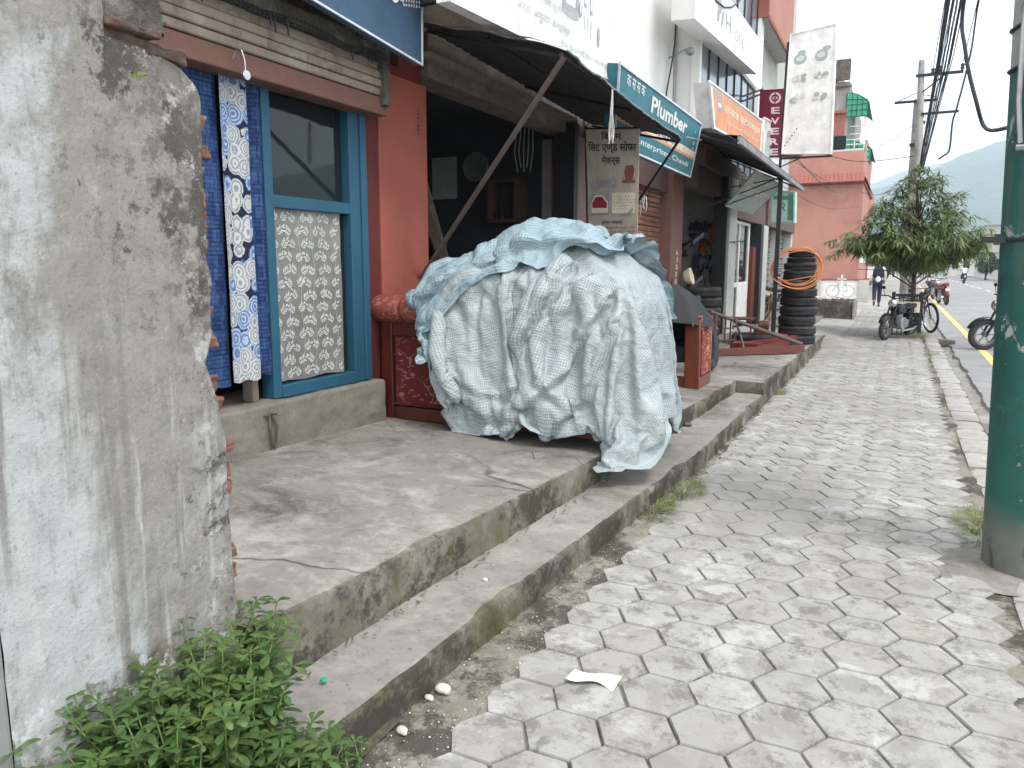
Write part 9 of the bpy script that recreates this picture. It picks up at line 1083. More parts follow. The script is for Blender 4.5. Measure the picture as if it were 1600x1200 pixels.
M_WOODRED = m_wood('red varnished wood', (.085,.017,.010), (.035,.008,.006)); M_WOODOR = m_wood('orange varnished wood', (.15,.038,.015), (.07,.018,.008))
s1 = thing('sofa', 'dark red wooden sofa with flowered back panel and rolled top, half under the tarpaulin', 'sofa', (-2.45, 5.1, .33))
Z0 = .345
mb = MB(); mb.box(-3.385, -3.29, 4.625, 4.70, Z0, 1.075); mb.box(-1.66, -1.56, 4.625, 4.70, Z0, 1.075); mb.box(-3.29, -1.66, 4.635, 4.69, .975, 1.065); mb.box(-3.29, -1.66, 4.635, 4.69, Z0+.005, .45); mb.box(-3.295, -1.655, 4.63, 4.695, .46, .475); mb.box(-2.52, -2.44, 4.635, 4.69, .45, .975)
mb.build('back_frame', M_WOODRED, s1, bevel=.010, segs=3)
mb = MB(); mb.box(-3.285, -2.53, 4.655, 4.68, .452, .973); mb.box(-2.43, -1.665, 4.655, 4.68, .452, .973); mb.build('back_panel', M_FLORAL, s1, bevel=.008)
mb = MB()
segs_ = [(-3.44,-3.19),(-3.188,-2.93),(-2.928,-2.72)]
for a_, b_ in segs_:
    L_ = b_-a_; pr_ = [(0,0),(.082,0),(.096,.010),(.102,.03),(.104,L_*.35),(.104,L_*.65),(.102,L_-.03),(.097,L_-.010),(.086,L_),(0,L_)]
    mb.lathe(pr_, 28, Matrix.Translation((a_, 4.665, 1.168)) @ Matrix.Rotation(R(90), 4, 'Y') @ Matrix.Diagonal((1, 1.12, 1, 1)))
mb.build('rolled_top', M_FLORALP, s1, smooth=True)
mb = MB(); mb.box(-3.36, -1.64, 4.72, 5.40, .40, .68); mb.box(-3.36, -1.66, 4.72, 4.86, .68, 1.05); mb.build('seat', M_FLORAL, s1, bevel=.04, segs=4)
for x in (-3.38, -1.76):
    mb = MB(); mb.box(x, x+.16, 4.71, 5.45, .36, .90); mb.build('armrest', M_WOODRED, s1, bevel=.03, segs=3)
s2 = thing('sofa', 'orange brown wooden sofa arm with red dotted side panel, standing past the tarpaulin', 'sofa', (-2.3, 7.8, .27))
zb = zp(7.7)
arm = [(-.0,0),(.50,0),(.50,.66),(.46,.70),(.30,.705),(.08,.70),(.0,.66)]
for k, x in enumerate((-1.83, -2.95)):
    mb = MB(); M_ = Matrix(((0,0,1,x),(1,0,0,7.48),(0,1,0,zb),(0,0,0,1)))
    mb.prism([(0,.0),(.52,0),(.52,.12),(.04,.12),(.045,.35),(.02,.5),(.035,.6),(.09,.66),(.09,.70),(.0,.69),(-.03,.62),(-.035,.5),(-.01,.3)], .15, M_)
    mb.prism([(.045,.13),(.48,.13),(.48,.66),(.09,.66),(.05,.6),(.035,.5),(.06,.35)], .135, M_ @ Matrix.Translation((0,0,.004)))
    mb.box(x, x+.15, 7.96, 8.02, zb, zb+.70); a_ = mb.build('armrest', M_WOODOR, s2, bevel=.012, segs=3)
    mb = MB(); mb.box(x+.142, x+.158, 7.53, 7.955, zb+.135, zb+.645); mb.box(x+.01, x+.14, 7.5, 7.95, zb+.70, zb+.725); mb.build('side_panel', M_FLORALR, a_, bevel=.02, segs=3)
mb = MB(); mb.box(-2.80, -1.83, 7.50, 7.56, zb, zb+.12); mb.build('front_rail', M_WOODOR, s2, bevel=.006)
mb = MB(); mb.box(-2.80, -1.83, 7.57, 8.1, zb+.25, zb+.42); mb.box(-2.80, -1.83, 8.0, 8.14, zb+.42, zb+.9); mb.build('seat', M_BLACKCLOTH, s2, bevel=.03, segs=3)
# black umbrella resting open on the second sofa
um = thing('umbrella', 'open black umbrella resting on the red dotted sofa arm', 'umbrella', (-2.10, 7.72, .95)); Cx = Vector((-2.04, 7.72, 1.30))
def umf(u, v):
    q = 2*math.pi*u; k = 8; ph = (u*k) % 1; sag = 1-.10*math.sin(math.pi*ph)*v; r = .52*v*sag; d = .335*(v**1.9)+.02*math.sin(math.pi*ph)*v*v
    M_ = Matrix.Rotation(R(9), 3, 'Y') @ Matrix.Rotation(R(-3), 3, 'X'); return tuple(Cx+M_ @ Vector((r*math.cos(q), r*math.sin(q), -d)))
mb = MB(); mb.grid(umf, 96, 14); mb.build('canopy', M_BLACKCLOTH, um, smooth=True, weld=True)
for k in range(8):
    mb = MB(); mb.tube([tuple(Vector(umf(k/8, v))+Vector((0,0,-.006))) for v in (0,.25,.5,.75,1.0,1.03)], .003, 5); mb.build('rib', M_GREY, um)
mb = MB(); mb.tube([tuple(Cx+Vector((0,0,.05))), tuple(Cx+Vector((-.08,.02,-.55)))], .006, 6); mb.build('shaft', M_DSTEEL, um)
# ================================================================ tyres
def tyre_mesh(Ro, W_, n=48):
    Ri = Ro*.60; pr_ = []
    w = W_/2
    for (r, z) in [(Ri,-w*.62),(Ri*1.02,-w*.8),(lerp(Ri,Ro,.25),-w*.97),(lerp(Ri,Ro,.55),-w*1.0),(lerp(Ri,Ro,.8),-w*.93),(Ro*.975,-w*.74),(Ro*.993,-w*.6)]: pr_.append((r, z))
    for k in range(4):
        z0 = lerp(-w*.55, w*.55, k/4); z1 = lerp(-w*.55, w*.55, (k+1)/4); g = .012
        pr_ += [(Ro, z0+.006), (Ro, z1-.006), (Ro-g, z1-.003), (Ro-g, z1+.003)] if k < 3 else [(Ro, z0+.006), (Ro, z1)]
    for (r, z) in [(Ro*.993,w*.6),(Ro*.975,w*.74),(lerp(Ri,Ro,.8),w*.93),(lerp(Ri,Ro,.55),w*1.0),(lerp(Ri,Ro,.25),w*.97),(Ri*1.02,w*.8),(Ri,w*.62),(Ri-.004,0)]: pr_.append((r, z))
    return pr_
def tyre(x, y, z, Ro, W_, label, group, tilt=(0,0)):
    mb = MB(); M_ = Matrix.Translation((x, y, z+W_/2)) @ Euler((tilt[0], tilt[1], 0)).to_matrix().to_4x4(); mb.lathe(tyre_mesh(Ro, W_), 44, M_, closed=True)
    return tag(mb.build('tyre', M_TYRE, smooth=True), label, 'tyre', group)
hs_ = [.155,.15,.165,.155,.15,.145,.135,.15,.12,.09,.115]; rs_ = [.305,.30,.295,.30,.295,.285,.28,.27,.26,.23,.21]
ords = ['bottom', 'second from bottom', 'third from bottom', 'fourth from bottom', 'fifth from bottom', 'middle', 'fifth from top', 'fourth from top', 'third from top', 'thin second from top', 'small topmost']
z = .20; rq = random.Random(3)
for k in range(11):
    tyre(-1.455+.03*(rq.random()-.5), 13.55+.03*(rq.random()-.5), z, rs_[k], hs_[k]-.004, ords[k]+' tyre in the tall stack wearing the orange hose', 'tyres in the tall stack', (.02*(rq.random()-.5), .03*(rq.random()-.5))); z += hs_[k]
ztop = z
z = .21
for k in range(6):
    tyre(-2.78+.03*(rq.random()-.5), 12.3+.03*(rq.random()-.5), z, .31, .152, ['lowest', 'second lowest', 'third lowest', 'third highest', 'second highest', 'highest'][k]+' grey dusty tyre in the short stack behind the umbrella', 'tyres in the short stack'); z += .157
tyre(-2.05, 12.9, .22, .34, .17, 'dark tyre lying flat on the platform under the small table', 'loose tyres')
mb = MB(); mb.lathe(tyre_mesh(.31, .17), 44, Matrix.Translation((-1.98, 9.0, .26+.31)) @ Matrix.Rotation(R(78), 4, 'Y') @ Matrix.Rotation(R(6), 4, 'X'), closed=True); tag(mb.build('tyre', M_TYRE, smooth=True), 'upright tyre standing right behind the red dotted sofa arm', 'tyre', 'loose tyres')
# orange air hose looped over the tall stack
mb = MB(); pts = []
for k in range(5*30):
    q = 2*math.pi*k/30; L_ = k/30
    rx = .325+.015*L_+.03*nz3(L_, 3); rz = .30+.05*nz3(L_*1.3, 8)
    pts.append((-1.50+rx*math.cos(q)+.02*L_*.5, 13.20-.02*L_+.10*math.sin(q), 1.50+rz*math.sin(q)-.018*L_+.02*math.sin(q*2)))
pts += [(-1.82,13.1,1.2), (-1.86,13.1,.9), (-1.84,13.1,.6), (-1.85,13.15,.35)]
mb.tube(pts, .0085, 7); tag(mb.build('air_hose', M_ORANGECORD, smooth=True), 'orange air hose coiled over the tall tyre stack', 'hose')
# ================================================================ workshop gear on the platform
lf = thing('lifting_stand', 'maroon steel work frame with upright post lying across the platform', 'frame', (-2.2, 10.8, .23))
mb = MB(); mb.box(-2.28, -2.19, 10.68, 10.75, .23, .80); mb.build('upright', M_RUSTRED, lf, bevel=.004)
mb = MB(); M_ = frame((-2.27, 10.72, .235), (1.09, 1.1, 0), (0,0,1)); mb.box(0, 1.56, 0, .10, -.04, .04, 0, M_); M_ = frame((-2.27,10.8,.235), (.9,2.3,0), (0,0,1)); mb.box(0, 2.2, 0, .06, -.03, .03, 0, M_); mb.build('base_beam', M_RUSTRED, lf, bevel=.004)
mb = MB(); mb.tube([(-2.34,10.95,.84),(-1.22,12.05,.33)], [.026,.034], 10); tag(mb.build('steel_bar', M_STEEL, smooth=True), 'long round steel bar leaning from the maroon frame to the platform edge', 'bar')
mb = MB(); mb.box(-2.15, -1.75, 11.5, 11.85, .24, .36); tag(mb.build('red_crate', M_JACKRED, bevel=.01), 'low red metal tray on the floor behind the maroon frame', 'tray')
tb = thing('side_table', 'small low rusty steel table standing behind the maroon frame', 'table', (-2.3, 13.1, .21))
mb = MB(); mb.box(-2.52, -2.08, 12.9, 13.4, .60, .625); mb.build('tabletop', M_RUSTRED, tb, bevel=.004)
for (x, y) in [(-2.5,12.92),(-2.1,12.92),(-2.5,13.38),(-2.1,13.38)]:
    mb = MB(); mb.tube([(x,y,.60),(x+.01*(1 if x > -2.3 else -1),y,.21)], .014, 5); mb.build('leg', M_RUSTRED, tb)
jk = thing('trolley_jack', 'red trolley jack with small wheels at the foot of the tall tyre stack', 'jack', (-1.7, 12.55, .2))
mb = MB(); mb.add([(-2.05,12.35,.24),(-1.35,12.72,.24),(-1.35,12.72,.40),(-2.05,12.35,.30),(-2.12,12.48,.24),(-1.42,12.85,.24),(-1.42,12.85,.40),(-2.12,12.48,.30)], [(0,1,2,3),(7,6,5,4),(0,4,5,1),(1,5,6,2),(2,6,7,3),(3,7,4,0)]); mb.build('chassis', M_JACKRED, jk, bevel=.008)
mb = MB(); mb.tube([(-1.5,12.72,.38),(-1.9,12.5,.46)], .03, 8); mb.cyl((-1.92,12.5,.45), (-1.92,12.5,.49), .06); mb.build('lift_arm', M_JACKRED, jk)
for (x, y, r_) in [(-2.05,12.33,.045),(-1.4,12.70,.055),(-1.46,12.88,.055),(-2.12,12.5,.045)]:
    mb = MB(); d = Vector((.5,-.86,0))*.02; c = Vector((x, y, .195+r_)); mb.cyl(c-d, c+d, r_, n=14); mb.build('wheel', M_DSTEEL, jk, smooth=True)
st = thing('axle_stand', 'dark thin steel tripod stand with a hose near the umbrella', 'stand', (-2.0, 11.25, .22))
mb = MB(); mb.tube([(-2.05,11.2,.74),(-1.98,11.35,.5),(-1.88,11.2,.24)], .018, 6); mb.tube([(-2.05,11.2,.60),(-2.16,11.05,.6)], .012, 6); mb.tube([(-2.02,11.22,.55),(-2.1,11.3,.23)], .014, 6); mb.ball((-1.88,11.2,.255), .04); mb.tube([(-2.2,11.1,.42),(-2.0,11.15,.44)], .01, 6); mb.build('leg_frame', M_STEEL, st, smooth=True)
gr = thing('bench_grinder', 'small dark machine with a round head beside the awning post', 'machine', (-1.9, 13.0, .2)); mb = MB(); mb.cyl((-1.98,12.95,.52), (-1.82,12.95,.52), .075, n=16); mb.box(-1.99, -1.80, 12.88, 13.03, .21, .44); mb.build('housing', M_RUSTRED, gr, smooth=True, bevel=.01)
# tools hanging on the pale wall
rq = random.Random(12)
M_PURP = plain('purple plastic', (.10,.05,.18)); M_ORG = plain('orange plastic', (.65,.13,.03)); M_BLU = plain('blue plastic', (.02,.05,.28)); M_GRN = plain('dark green plastic', (.03,.10,.09)); M_TOOLS = [M_PURP, M_ORG, M_BLU, M_BLACK, M_GRN, M_RUSTRED, M_BLU, M_BLACK]
tw = [('power_drill', 'purple hand tool hanging on the pale tool wall', 0, -3.72, 2.05), ('power_drill', 'orange hand tool hanging high on the pale tool wall', 1, -3.34, 2.12), ('power_drill', 'blue hand tool hanging low left on the pale tool wall', 2, -3.60, 1.62), ('power_drill', 'second blue hand tool hanging low right on the tool wall', 6, -3.38, 1.60), ('power_drill', 'green black hand tool between the purple and orange tools', 4, -3.52, 2.12), ('power_drill', 'orange hand tool at the middle of the tool wall', 1, -3.50, 1.82), ('power_drill', 'small dark red hand tool on the tool wall left edge', 5, -3.85, 1.85)]
for (nm, lb, mi, x, z_) in tw:
    mb = MB(); y = 15.66; mb.cyl((x-.10,y,z_+.04), (x+.07,y,z_+.06), .05, .04, 10); mb.tube([(x-.02,y,z_+.02),(x-.05,y,z_-.13)], .03, 8); mb.box(x-.10, x+.01, y-.03, y+.03, z_-.19, z_-.13); mb.cyl((x+.07,y,z_+.06), (x+.14,y,z_+.065), .015, n=6)
    tag(mb.build(nm, M_TOOLS[mi], smooth=True), lb, 'tool', 'tools on the pale wall')
for k, (x0, x1, zt, dn) in enumerate([(-3.78,-3.36,1.95,1.15),(-3.72,-3.24,2.0,.95)]):
    mb = MB(); mb.tube([(lerp(x0, x1, t/14), 15.60, dn+(zt-dn)*math.sin(math.pi*(t/14))**.6-(.25 if t == 0 else 0)) for t in range(15)], .016, 6); tag(mb.build('rubber_hose', [M_WOODLT, M_STEEL][k], smooth=True), ['tan hose arched over the hanging tools', 'brown hose arched lower right over the hanging tools'][k], 'hose')
mb = MB()
for k in range(16):
    x = -3.72+.40*rq.random(); z_ = 1.2+.5*rq.random(); mb.tube([(x,15.64,z_),(x+.05*(rq.random()-.5),15.62,z_-.12-.1*rq.random())], .008+.01*rq.random(), 5)
tag(mb.build('hanging_spanners', M_DSTEEL), 'cluster of dark spanners and chains hanging low on the tool wall', 'tools')
mb = MB(); mb.box(-3.85, -3.15, 15.66, 15.745, 2.18, 2.23); 
for k in range(7): mb.box(-3.8+.09*k, -3.74+.09*k, 15.6, 15.66, 2.24, 2.30+.06*rq.random())
tag(mb.build('tool_rack', M_DSTEEL), 'dark narrow rack along the top of the hanging tools', 'rack')
for k, (x, y, z_) in enumerate([(-3.18,12.95,1.85),(-3.2,13.05,1.12)]):
    mb = MB(); mb.tube([(-3.26,12.99,z_-.1),(x+.02,y+.12,z_+.0)], .03, 8); mb.tube([(x+.02,y+.12,z_),(x+.10,y+.55,z_+.16)], .055, 8); tag(mb.build('pneumatic_gun', M_BLACK, smooth=True), ['black pneumatic gun hooked high on the pink pillar', 'black pneumatic gun hooked low on the pink pillar'][k], 'tool')
mb = MB(); mb.lathe([(0,0),(.10,.01),(.13,.06),(.14,.12)], 16, Matrix.Translation((-3.2,12.9,1.28)) @ Matrix.Rotation(R(75), 4, 'Y')); tag(mb.build('hanging_cap', MK_CREAM, smooth=True, solid=.006), 'cream coloured bowl shaped cap hanging on the pink pillar', 'cap')  # pale cap hung on the pink pillar
# ================================================================ two-wheelers
M_BIKERED = plain('dark red bike paint', (.16,.015,.015), .3); M_BIKEBLK = plain('black bike paint', (.015,.015,.018), .3); M_RIM = plain('alloy rim', (.25,.25,.26), .4, .7); M_TAIL = plain('red lens', (.3,.01,.01), .3); M_BIKEWH = plain('white bike paint', (.6,.6,.6), .35)
def wheel_mb(c, r, w, spokes, ax='Y'):
    tyre_, rim = MB(), MB(); M_ = Matrix.Translation(c) @ Matrix.Rotation(R(90), 4, 'X')
    tyre_.lathe([(r-w, -w*.45), (r-w*.35, -w*.5), (r, -w*.2), (r, w*.2), (r-w*.35, w*.5), (r-w, w*.45)], 36, M_, closed=True)
    rim.lathe([(r-w*1.35, -w*.32), (r-w, -w*.36), (r-w, w*.36), (r-w*1.35, w*.32)], 36, M_, closed=True)
    rim.cyl(Vector(c)+Vector((0, -w*.7, 0)), Vector(c)+Vector((0, w*.7, 0)), r*.14 if spokes < 12 else r*.06, n=12)
    for k in range(spokes):
        q = 2*math.pi*k/spokes; d = Vector((math.cos(q), 0, math.sin(q))); rim.tube([Vector(c)+d*r*.05, Vector(c)+d*(r-w*1.2)], .012 if spokes < 12 else .0018, 4)
    return tyre_, rim
def add_wheel(t, c, r, w, spokes):
    a, b = wheel_mb(c, r, w, spokes); o = a.build('wheel', M_TYRE, t, smooth=True); b.build('rim', M_RIM, o, smooth=True); return o
def motorcycle(label, paint, group=None):
    t = thing('motorcycle', label, 'motorcycle', (0,0,0), group)
    add_wheel(t, (-.62,0,.30), .30, .11, 6); add_wheel(t, (.66,0,.30), .30, .09, 6)
    mb = MB(); prof = [(-.05,.62),(.10,.80),(.30,.86),(.42,.80),(.40,.66),(.20,.60)]
    for s in (1,):
        mb.prism(prof, .24, Matrix(((1,0,0,0),(0,0,-1,.12),(0,1,0,0),(0,0,0,1))))
    mb.build('fuel_tank', paint, t, bevel=.045, segs=4)
    mb = MB(); mb.prism([(-.85,.80),(-.45,.74),(-.02,.70),(.0,.77),(-.35,.82),(-.84,.90)], .22, Matrix(((1,0,0,0),(0,0,-1,.11),(0,1,0,0),(0,0,0,1)))); mb.build('saddle', M_BLACK, t, bevel=.03, segs=3)
    mb = MB(); mb.prism([(-.98,.86),(-.86,.92),(-.55,.78),(-.2,.66),(-.25,.56),(-.7,.66)], .16, Matrix(((1,0,0,0),(0,0,-1,.08),(0,1,0,0),(0,0,0,1)))); mb.build('tail_fairing', paint, t, bevel=.02)
    mb = MB(); mb.box(-1.02, -.96, -.07, .07, .80, .88); mb.build('tail_light', M_TAIL, t, bevel=.01)
    mb = MB(); mb.tube([(-.55,0,.68),(-.05,0,.62),(.40,0,.78)], .03, 6); mb.tube([(.40,0,.78),(.28,0,.42),(.05,0,.26),(-.2,0,.28),(-.62,0,.30)], .025, 6); mb.tube([(-.05,0,.62),(-.2,0,.28)], .025, 6)
    for s in (-1, 1): mb.tube([(-.5,.10*s,.68),(-.62,.10*s,.30)], .022, 6)
    mb.build('frame', M_DSTEEL, t)
    mb = MB(); mb.cyl((.02,-.11,.38), (.02,.11,.38), .15, n=16); mb.tube([(.05,0,.42),(.18,0,.62)], .09, 10); mb.box(-.25, .0, -.10, .10, .28, .46); mb.build('engine', M_GREY, t, smooth=True, bevel=.01)
    mb = MB(); mb.tube([(.15,.10,.36),(.10,.14,.22),(-.35,.15,.24),(-.80,.17,.36)], [.02,.022,.03,.045], 8); mb.build('exhaust', M_CHROME, t, smooth=True)
    mb = MB()
    for s in (-1, 1): mb.tube([(.66,.07*s,.30),(.46,.08*s,.86)], .022, 6)
    mb.tube([(.42,-.36,1.0),(.46,-.18,1.02),(.50,0,.96),(.46,.18,1.02),(.42,.36,1.0)], .014, 6); mb.build('handlebar', M_DSTEEL, t)
    mb = MB(); mb.ball((.56,0,.86), .10, (.7,1,1)); mb.build('headlight', M_CHROME, t, smooth=True)
    for s in (-1, 1):
        mb = MB(); mb.tube([(.44,.26*s,1.0),(.46,.30*s,1.16)], .006, 5); mb.ball((.46,.31*s,1.19), .055, (.25,1,.7)); mb.build('mirror', M_BLACK, t, smooth=True)
    for cx_, a0, a1 in ((.66, 20, 150), (-.62, 40, 170)):
        mb = MB(); mb.grid(lambda u, v: (cx_+.335*math.cos(R(lerp(a0, a1, u))), (v-.5)*.13, .30+.335*math.sin(R(lerp(a0, a1, u)))), 14, 3); mb.build('mudguard', paint, t, smooth='all', solid=.006)
    mb = MB(); mb.box(-1.0, -.98, -.08, .08, .58, .70); mb.tube([(-.95,0,.80),(-1.0,0,.66)], .015, 5); mb.build('number_plate', M_BIKEWH, t); return t
mc = motorcycle('black motorcycle leaning at the road edge, half behind the green pole', M_BIKEBLK, 'motorcycles parked along the road')
def place(o, x, y, z, rz, lean=0): o.location = (x, y, z); o.rotation_euler = (lean, 0, rz)
for (x, y, rz, ln, lb, pt) in [(2.12,17.2,R(203),-.16,None,None), (1.72,36.5,R(100),-.14,'dark red motorcycle parked beyond the tree on the road edge line',1), (1.35,41,R(75),.12,'dark motorcycle parked just behind the dark red one',0), (1.62,46,R(96),-.1,'white motorcycle farthest in the row beyond the tree',2), (-2.75,21.0,R(60),.12,'white motorcycle parked in front of the corner shop beside the tyre stack',2), (-1.98,18.4,R(100),-.12,'red and white motorcycle mostly hidden behind the tall tyre stack',1)]:
    if lb is None: place(mc, x, y, ZR+.0, rz, ln); continue
    r = dup(mc, (x, y, ZR if x > 1 else .10), rz, lb); r.rotation_euler = (ln, 0, rz)
    if x < 0: r['group'] = 'motorcycles parked by the shops'
    for c in r.children:
        if c.name.split('.')[0] in ('fuel_tank', 'tail_fairing', 'mudguard'):
            c.data = c.data.copy(); c.data.materials[0] = [M_BIKEBLK, M_BIKERED, M_BIKEWH][pt]
# ---------------------------------------------------------------- bicycle by the tree
bc_ = thing('bicycle', 'black bicycle leaning on the tree guard with its front wheel turned', 'bicycle', (0,0,0))
add_wheel(bc_, (-.52,0,.33), .335, .045, 28)
w_ = add_wheel(bc_, (0,0,0), .335, .045, 28); w_.location = (.56, 0, .33); w_.rotation_euler = (0, 0, R(48))
mb = MB(); mb.tube([(-.52,0,.33),(-.08,0,.30),(-.16,0,.80)], .014, 6); mb.tube([(-.08,0,.30),(.38,0,.78)], .016, 6); mb.tube([(-.14,0,.72),(.36,0,.84)], .016, 6); mb.tube([(-.14,0,.72),(-.52,0,.33)], .010, 6); mb.tube([(.36,0,.90),(.40,0,.72),(.50,.0,.50),(.56,0,.33)], .014, 6); mb.build('frame', M_BIKEBLK, bc_)
mb = MB(); mb.tube([(.22,.24,.98),(.34,.12,1.0),(.37,0,.96),(.42,-.14,1.0),(.34,-.30,.98)], .012, 6); mb.build('handlebar', M_GREY, bc_)
mb = MB(); mb.ball((-.18,0,.84), .1, (1.3,.8,.3)); mb.build('saddle', M_BLACK, bc_, smooth=True)
mb = MB(); mb.cyl((-.08,-.02,.30), (-.08,.02,.30), .09, n=20); mb.tube([(-.08,.05,.30),(.02,.06,.18)], .01, 5); mb.box(-.02, .06, .05, .13, .17, .19); mb.tube([(-.08,-.05,.30),(-.18,-.06,.42)], .01, 5); mb.box(-.22, -.14, -.13, -.05, .41, .43); mb.build('crank', M_GREY, bc_)
mb = MB()
for cx_ in (-.52,): mb.grid(lambda u, v: (cx_+.36*math.cos(R(lerp(10, 190, u))), (v-.5)*.05, .33+.36*math.sin(R(lerp(10, 190, u)))), 16, 2)
mb.build('mudguard', M_BIKEBLK, bc_, smooth='all', solid=.004); mb = MB(); mb.box(-.72, -.34, -.06, .06, .74, .76); mb.tube([(-.7,0,.75),(-.52,0,.36)], .007, 5); mb.build('carrier', M_DSTEEL, bc_)
bc_.location = (.52, 18.95, .0); bc_.rotation_euler = (R(-5), 0, R(68))
r = dup(mc, (.06, 17.6, .0), R(246), 'black motorcycle parked on the pavement against the tree guard', 'motorcycles by the tree', .86); r.rotation_euler = (-.10, 0, R(246))
# ================================================================ tree in its guard
def in_crown(rq):
    while True:
        x, y, z = rq.uniform(-1, 1), rq.uniform(-1, 1), rq.uniform(-.75, 1)
        rr_ = x*x+y*y
        lim = 1.0 if z < 0 else max(0, 1-z)**.72
        lim = lim*(1+.40*nz3(x*2.4, y*2.4, z*2.4+3))
        if nz3(x*3.1+5, y*3.1, z*3.1) < -.16: continue
        if z < -.2: lim *= 1+(z+.2)*1.1
        if rr_ < lim*lim and rr_+z*z*.6 > .09*rq.random(): return x, y, z
def leaf_blade(mb, p, d, up_, L, W, droop=.3):
    d = d.normalized(); s = d.cross(up_); s = s.normalized() if s.length > 1e-5 else Vector((1,0,0)); dn = Vector((0,0,-1))*droop*L
    k = len(mb.v); pts = [(0,.15),(.3,.9),(.65,.75),(1,.0)]
    for (t, w) in pts:
        c = p+d*L*t+dn*t*t
        if w < .05: mb.v.append(c)
        else: mb.v += [c-s*W*.5*w, c+s*W*.5*w]
    mb.f += [[k,k+1,k+3,k+2],[k+2,k+3,k+5,k+4],[k+4,k+5,k+6]]; mb.m += [0,0,0]
tr = thing('street_tree', 'bushy green street tree with long drooping leaves beside the concrete poles', 'tree', (.30, 18.35, 0))
rq = random.Random(17); tc_ = Vector((.22, 18.35, 2.05)); mb = MB(); br = MB(); ends = []
for k in range(30):
    q = 2*math.pi*k/30*3.3; zz = 1.35+1.6*rq.random()**1.2; lenr = rq.uniform(.45, 1.15)*(1.22 if zz < 2.1 else .65)
    a = Vector((.30, 18.35, lerp(1.0, 2.4, (zz-1.35)/1.6))); b = Vector((tc_.x+math.cos(q)*lenr, tc_.y+math.sin(q)*lenr, zz+.12*rq.random())); m__ = (a+b)/2+Vector((0,0,.18)); br.tube([a, m__, b], [.018,.011,.005], 5); ends += [m__, b, (m__+b)/2]
br.tube([(.30,18.35,0),(.31,18.36,.8),(.28,18.33,1.6),(.25,18.35,2.6),(.22,18.36,3.2)], [.055,.048,.04,.025,.01], 8)
br.build('trunk', M_BARK, tr, smooth=True)
for k in range(1050):
    x, y, z = in_crown(rq); p = tc_+Vector((x*1.28, y*1.25, z*(1.55 if z > 0 else .74)-.02))
    if z < -.1: p.z += .12*abs(nz3(x*3, y*3, 1))
    out = Vector((x, y, .35+.9*z)).normalized(); n = rq.randint(9, 14)
    for j in range(n):
        q = 2*math.pi*rq.random(); d = out*.55+Vector((math.cos(q), math.sin(q), rq.uniform(-.7, .45)))*.9
        leaf_blade(mb, p+d.normalized()*.02, d, Vector((0,0,1)), rq.uniform(.16, .29), rq.uniform(.026, .042), rq.uniform(.15, .75))
for k in range(24):            # trailing outer sprays
    q = 2*math.pi*k/24+.2*rq.random(); r0 = rq.uniform(1.1, 1.42)*(1+.16*math.cos(q-2.9)); base = tc_+Vector((math.cos(q)*r0, math.sin(q)*r0*.9, rq.uniform(-.30, .25)))
    for j in range(26):
        t = j/26; p = base+Vector((math.cos(q), math.sin(q), -.25))*t*.24
        q2 = 2*math.pi*rq.random(); leaf_blade(mb, p, Vector((math.cos(q)*.6+math.cos(q2)*.8, math.sin(q)*.6+math.sin(q2)*.8, -.2)), Vector((0,0,1)), rq.uniform(.12,.22), .026, .6)
mb.build('crown', M_TREELEAF, tr)
tg = thing('tree_guard', 'dark steel guard frame with a pale board around the street tree', 'tree guard', (.2, 18.1, 0))
mb = MB()
for (x, y) in [(-.06,17.98),(.46,17.98),(-.06,18.6),(.46,18.6)]: mb.box(x-.035, x+.035, y-.035, y+.035, 0, .92)
for z_ in (.30,.86):
    mb.box(-.02, .42, 17.96, 18.0, z_-.02, z_+.02); mb.box(-.02, .42, 18.58, 18.62, z_-.02, z_+.02); mb.box(-.08, -.04, 18.02, 18.56, z_-.02, z_+.02); mb.box(.44, .48, 18.02, 18.56, z_-.02, z_+.02)
for k in range(5): mb.box(.04+.08*k, .055+.08*k, 17.975, 17.985, .05, .84)
mb.build('bars', M_DSTEEL, tg, bevel=.004)
mb = MB(); mb.box(-.04, .44, 17.925, 17.94, .52, .74); pn = mb.build('board', MK_CREAM, tg, bevel=.003)
Qb = [Vector(c) for c in [(-.04,17.923,.52),(.44,17.923,.52),(.44,17.923,.74),(-.04,17.923,.74)]]; qshape(Qb, [(0, rect(.08,.62,.92,.70)), (0, rect(.12,.42,.88,.50)), (0, rect(.1,.2,.8,.28))], [MK_PALEINK], pn, 'lettering')
mb = MB(); mb.box(-.25, .56, 17.8, 18.8, -.02, .05); struct_(mb.build('tree_pit', M_STEP, bevel=.02))
# ================================================================ person walking away
def skin_fig(name, nodes, edges, mat, parent, sub=2):
    me = bpy.data.meshes.new(name); me.from_pydata([n[0] for n in nodes], edges, []); o = bpy.data.objects.new(name, me); C.objects.link(o); me.materials.append(mat)
    o.modifiers.new('skin', 'SKIN'); sv = me.skin_vertices[0].data
    for i, n in enumerate(nodes):
        r_ = n[1]; sv[i].radius = r_ if isinstance(r_, tuple) else (r_, r_); sv[i].use_root = (i == 0)
    s_ = o.modifiers.new('sub', 'SUBSURF'); s_.levels = s_.render_levels = sub; o.modifiers['skin'].use_smooth_shade = True
    if parent is not None: o.parent = parent
    ORG[o.name] = Vector(); return o
M_SKIN = plain('skin', (.20,.10,.065), .6, 0, .1, 20, .05); M_HAIR = plain('dark hair', (.02,.016,.014), .7); M_VEST = plain('dark navy vest', (.022,.022,.04), .8); M_SHIRT = plain('white shirt', (.68,.68,.66), .85, 0, .1); M_TROUS = plain('dark blue trousers', (.018,.022,.055), .85); M_SHOE = plain('brown shoe', (.09,.07,.05), .6); M_HELMET = plain('white helmet', (.6,.6,.6), .3)
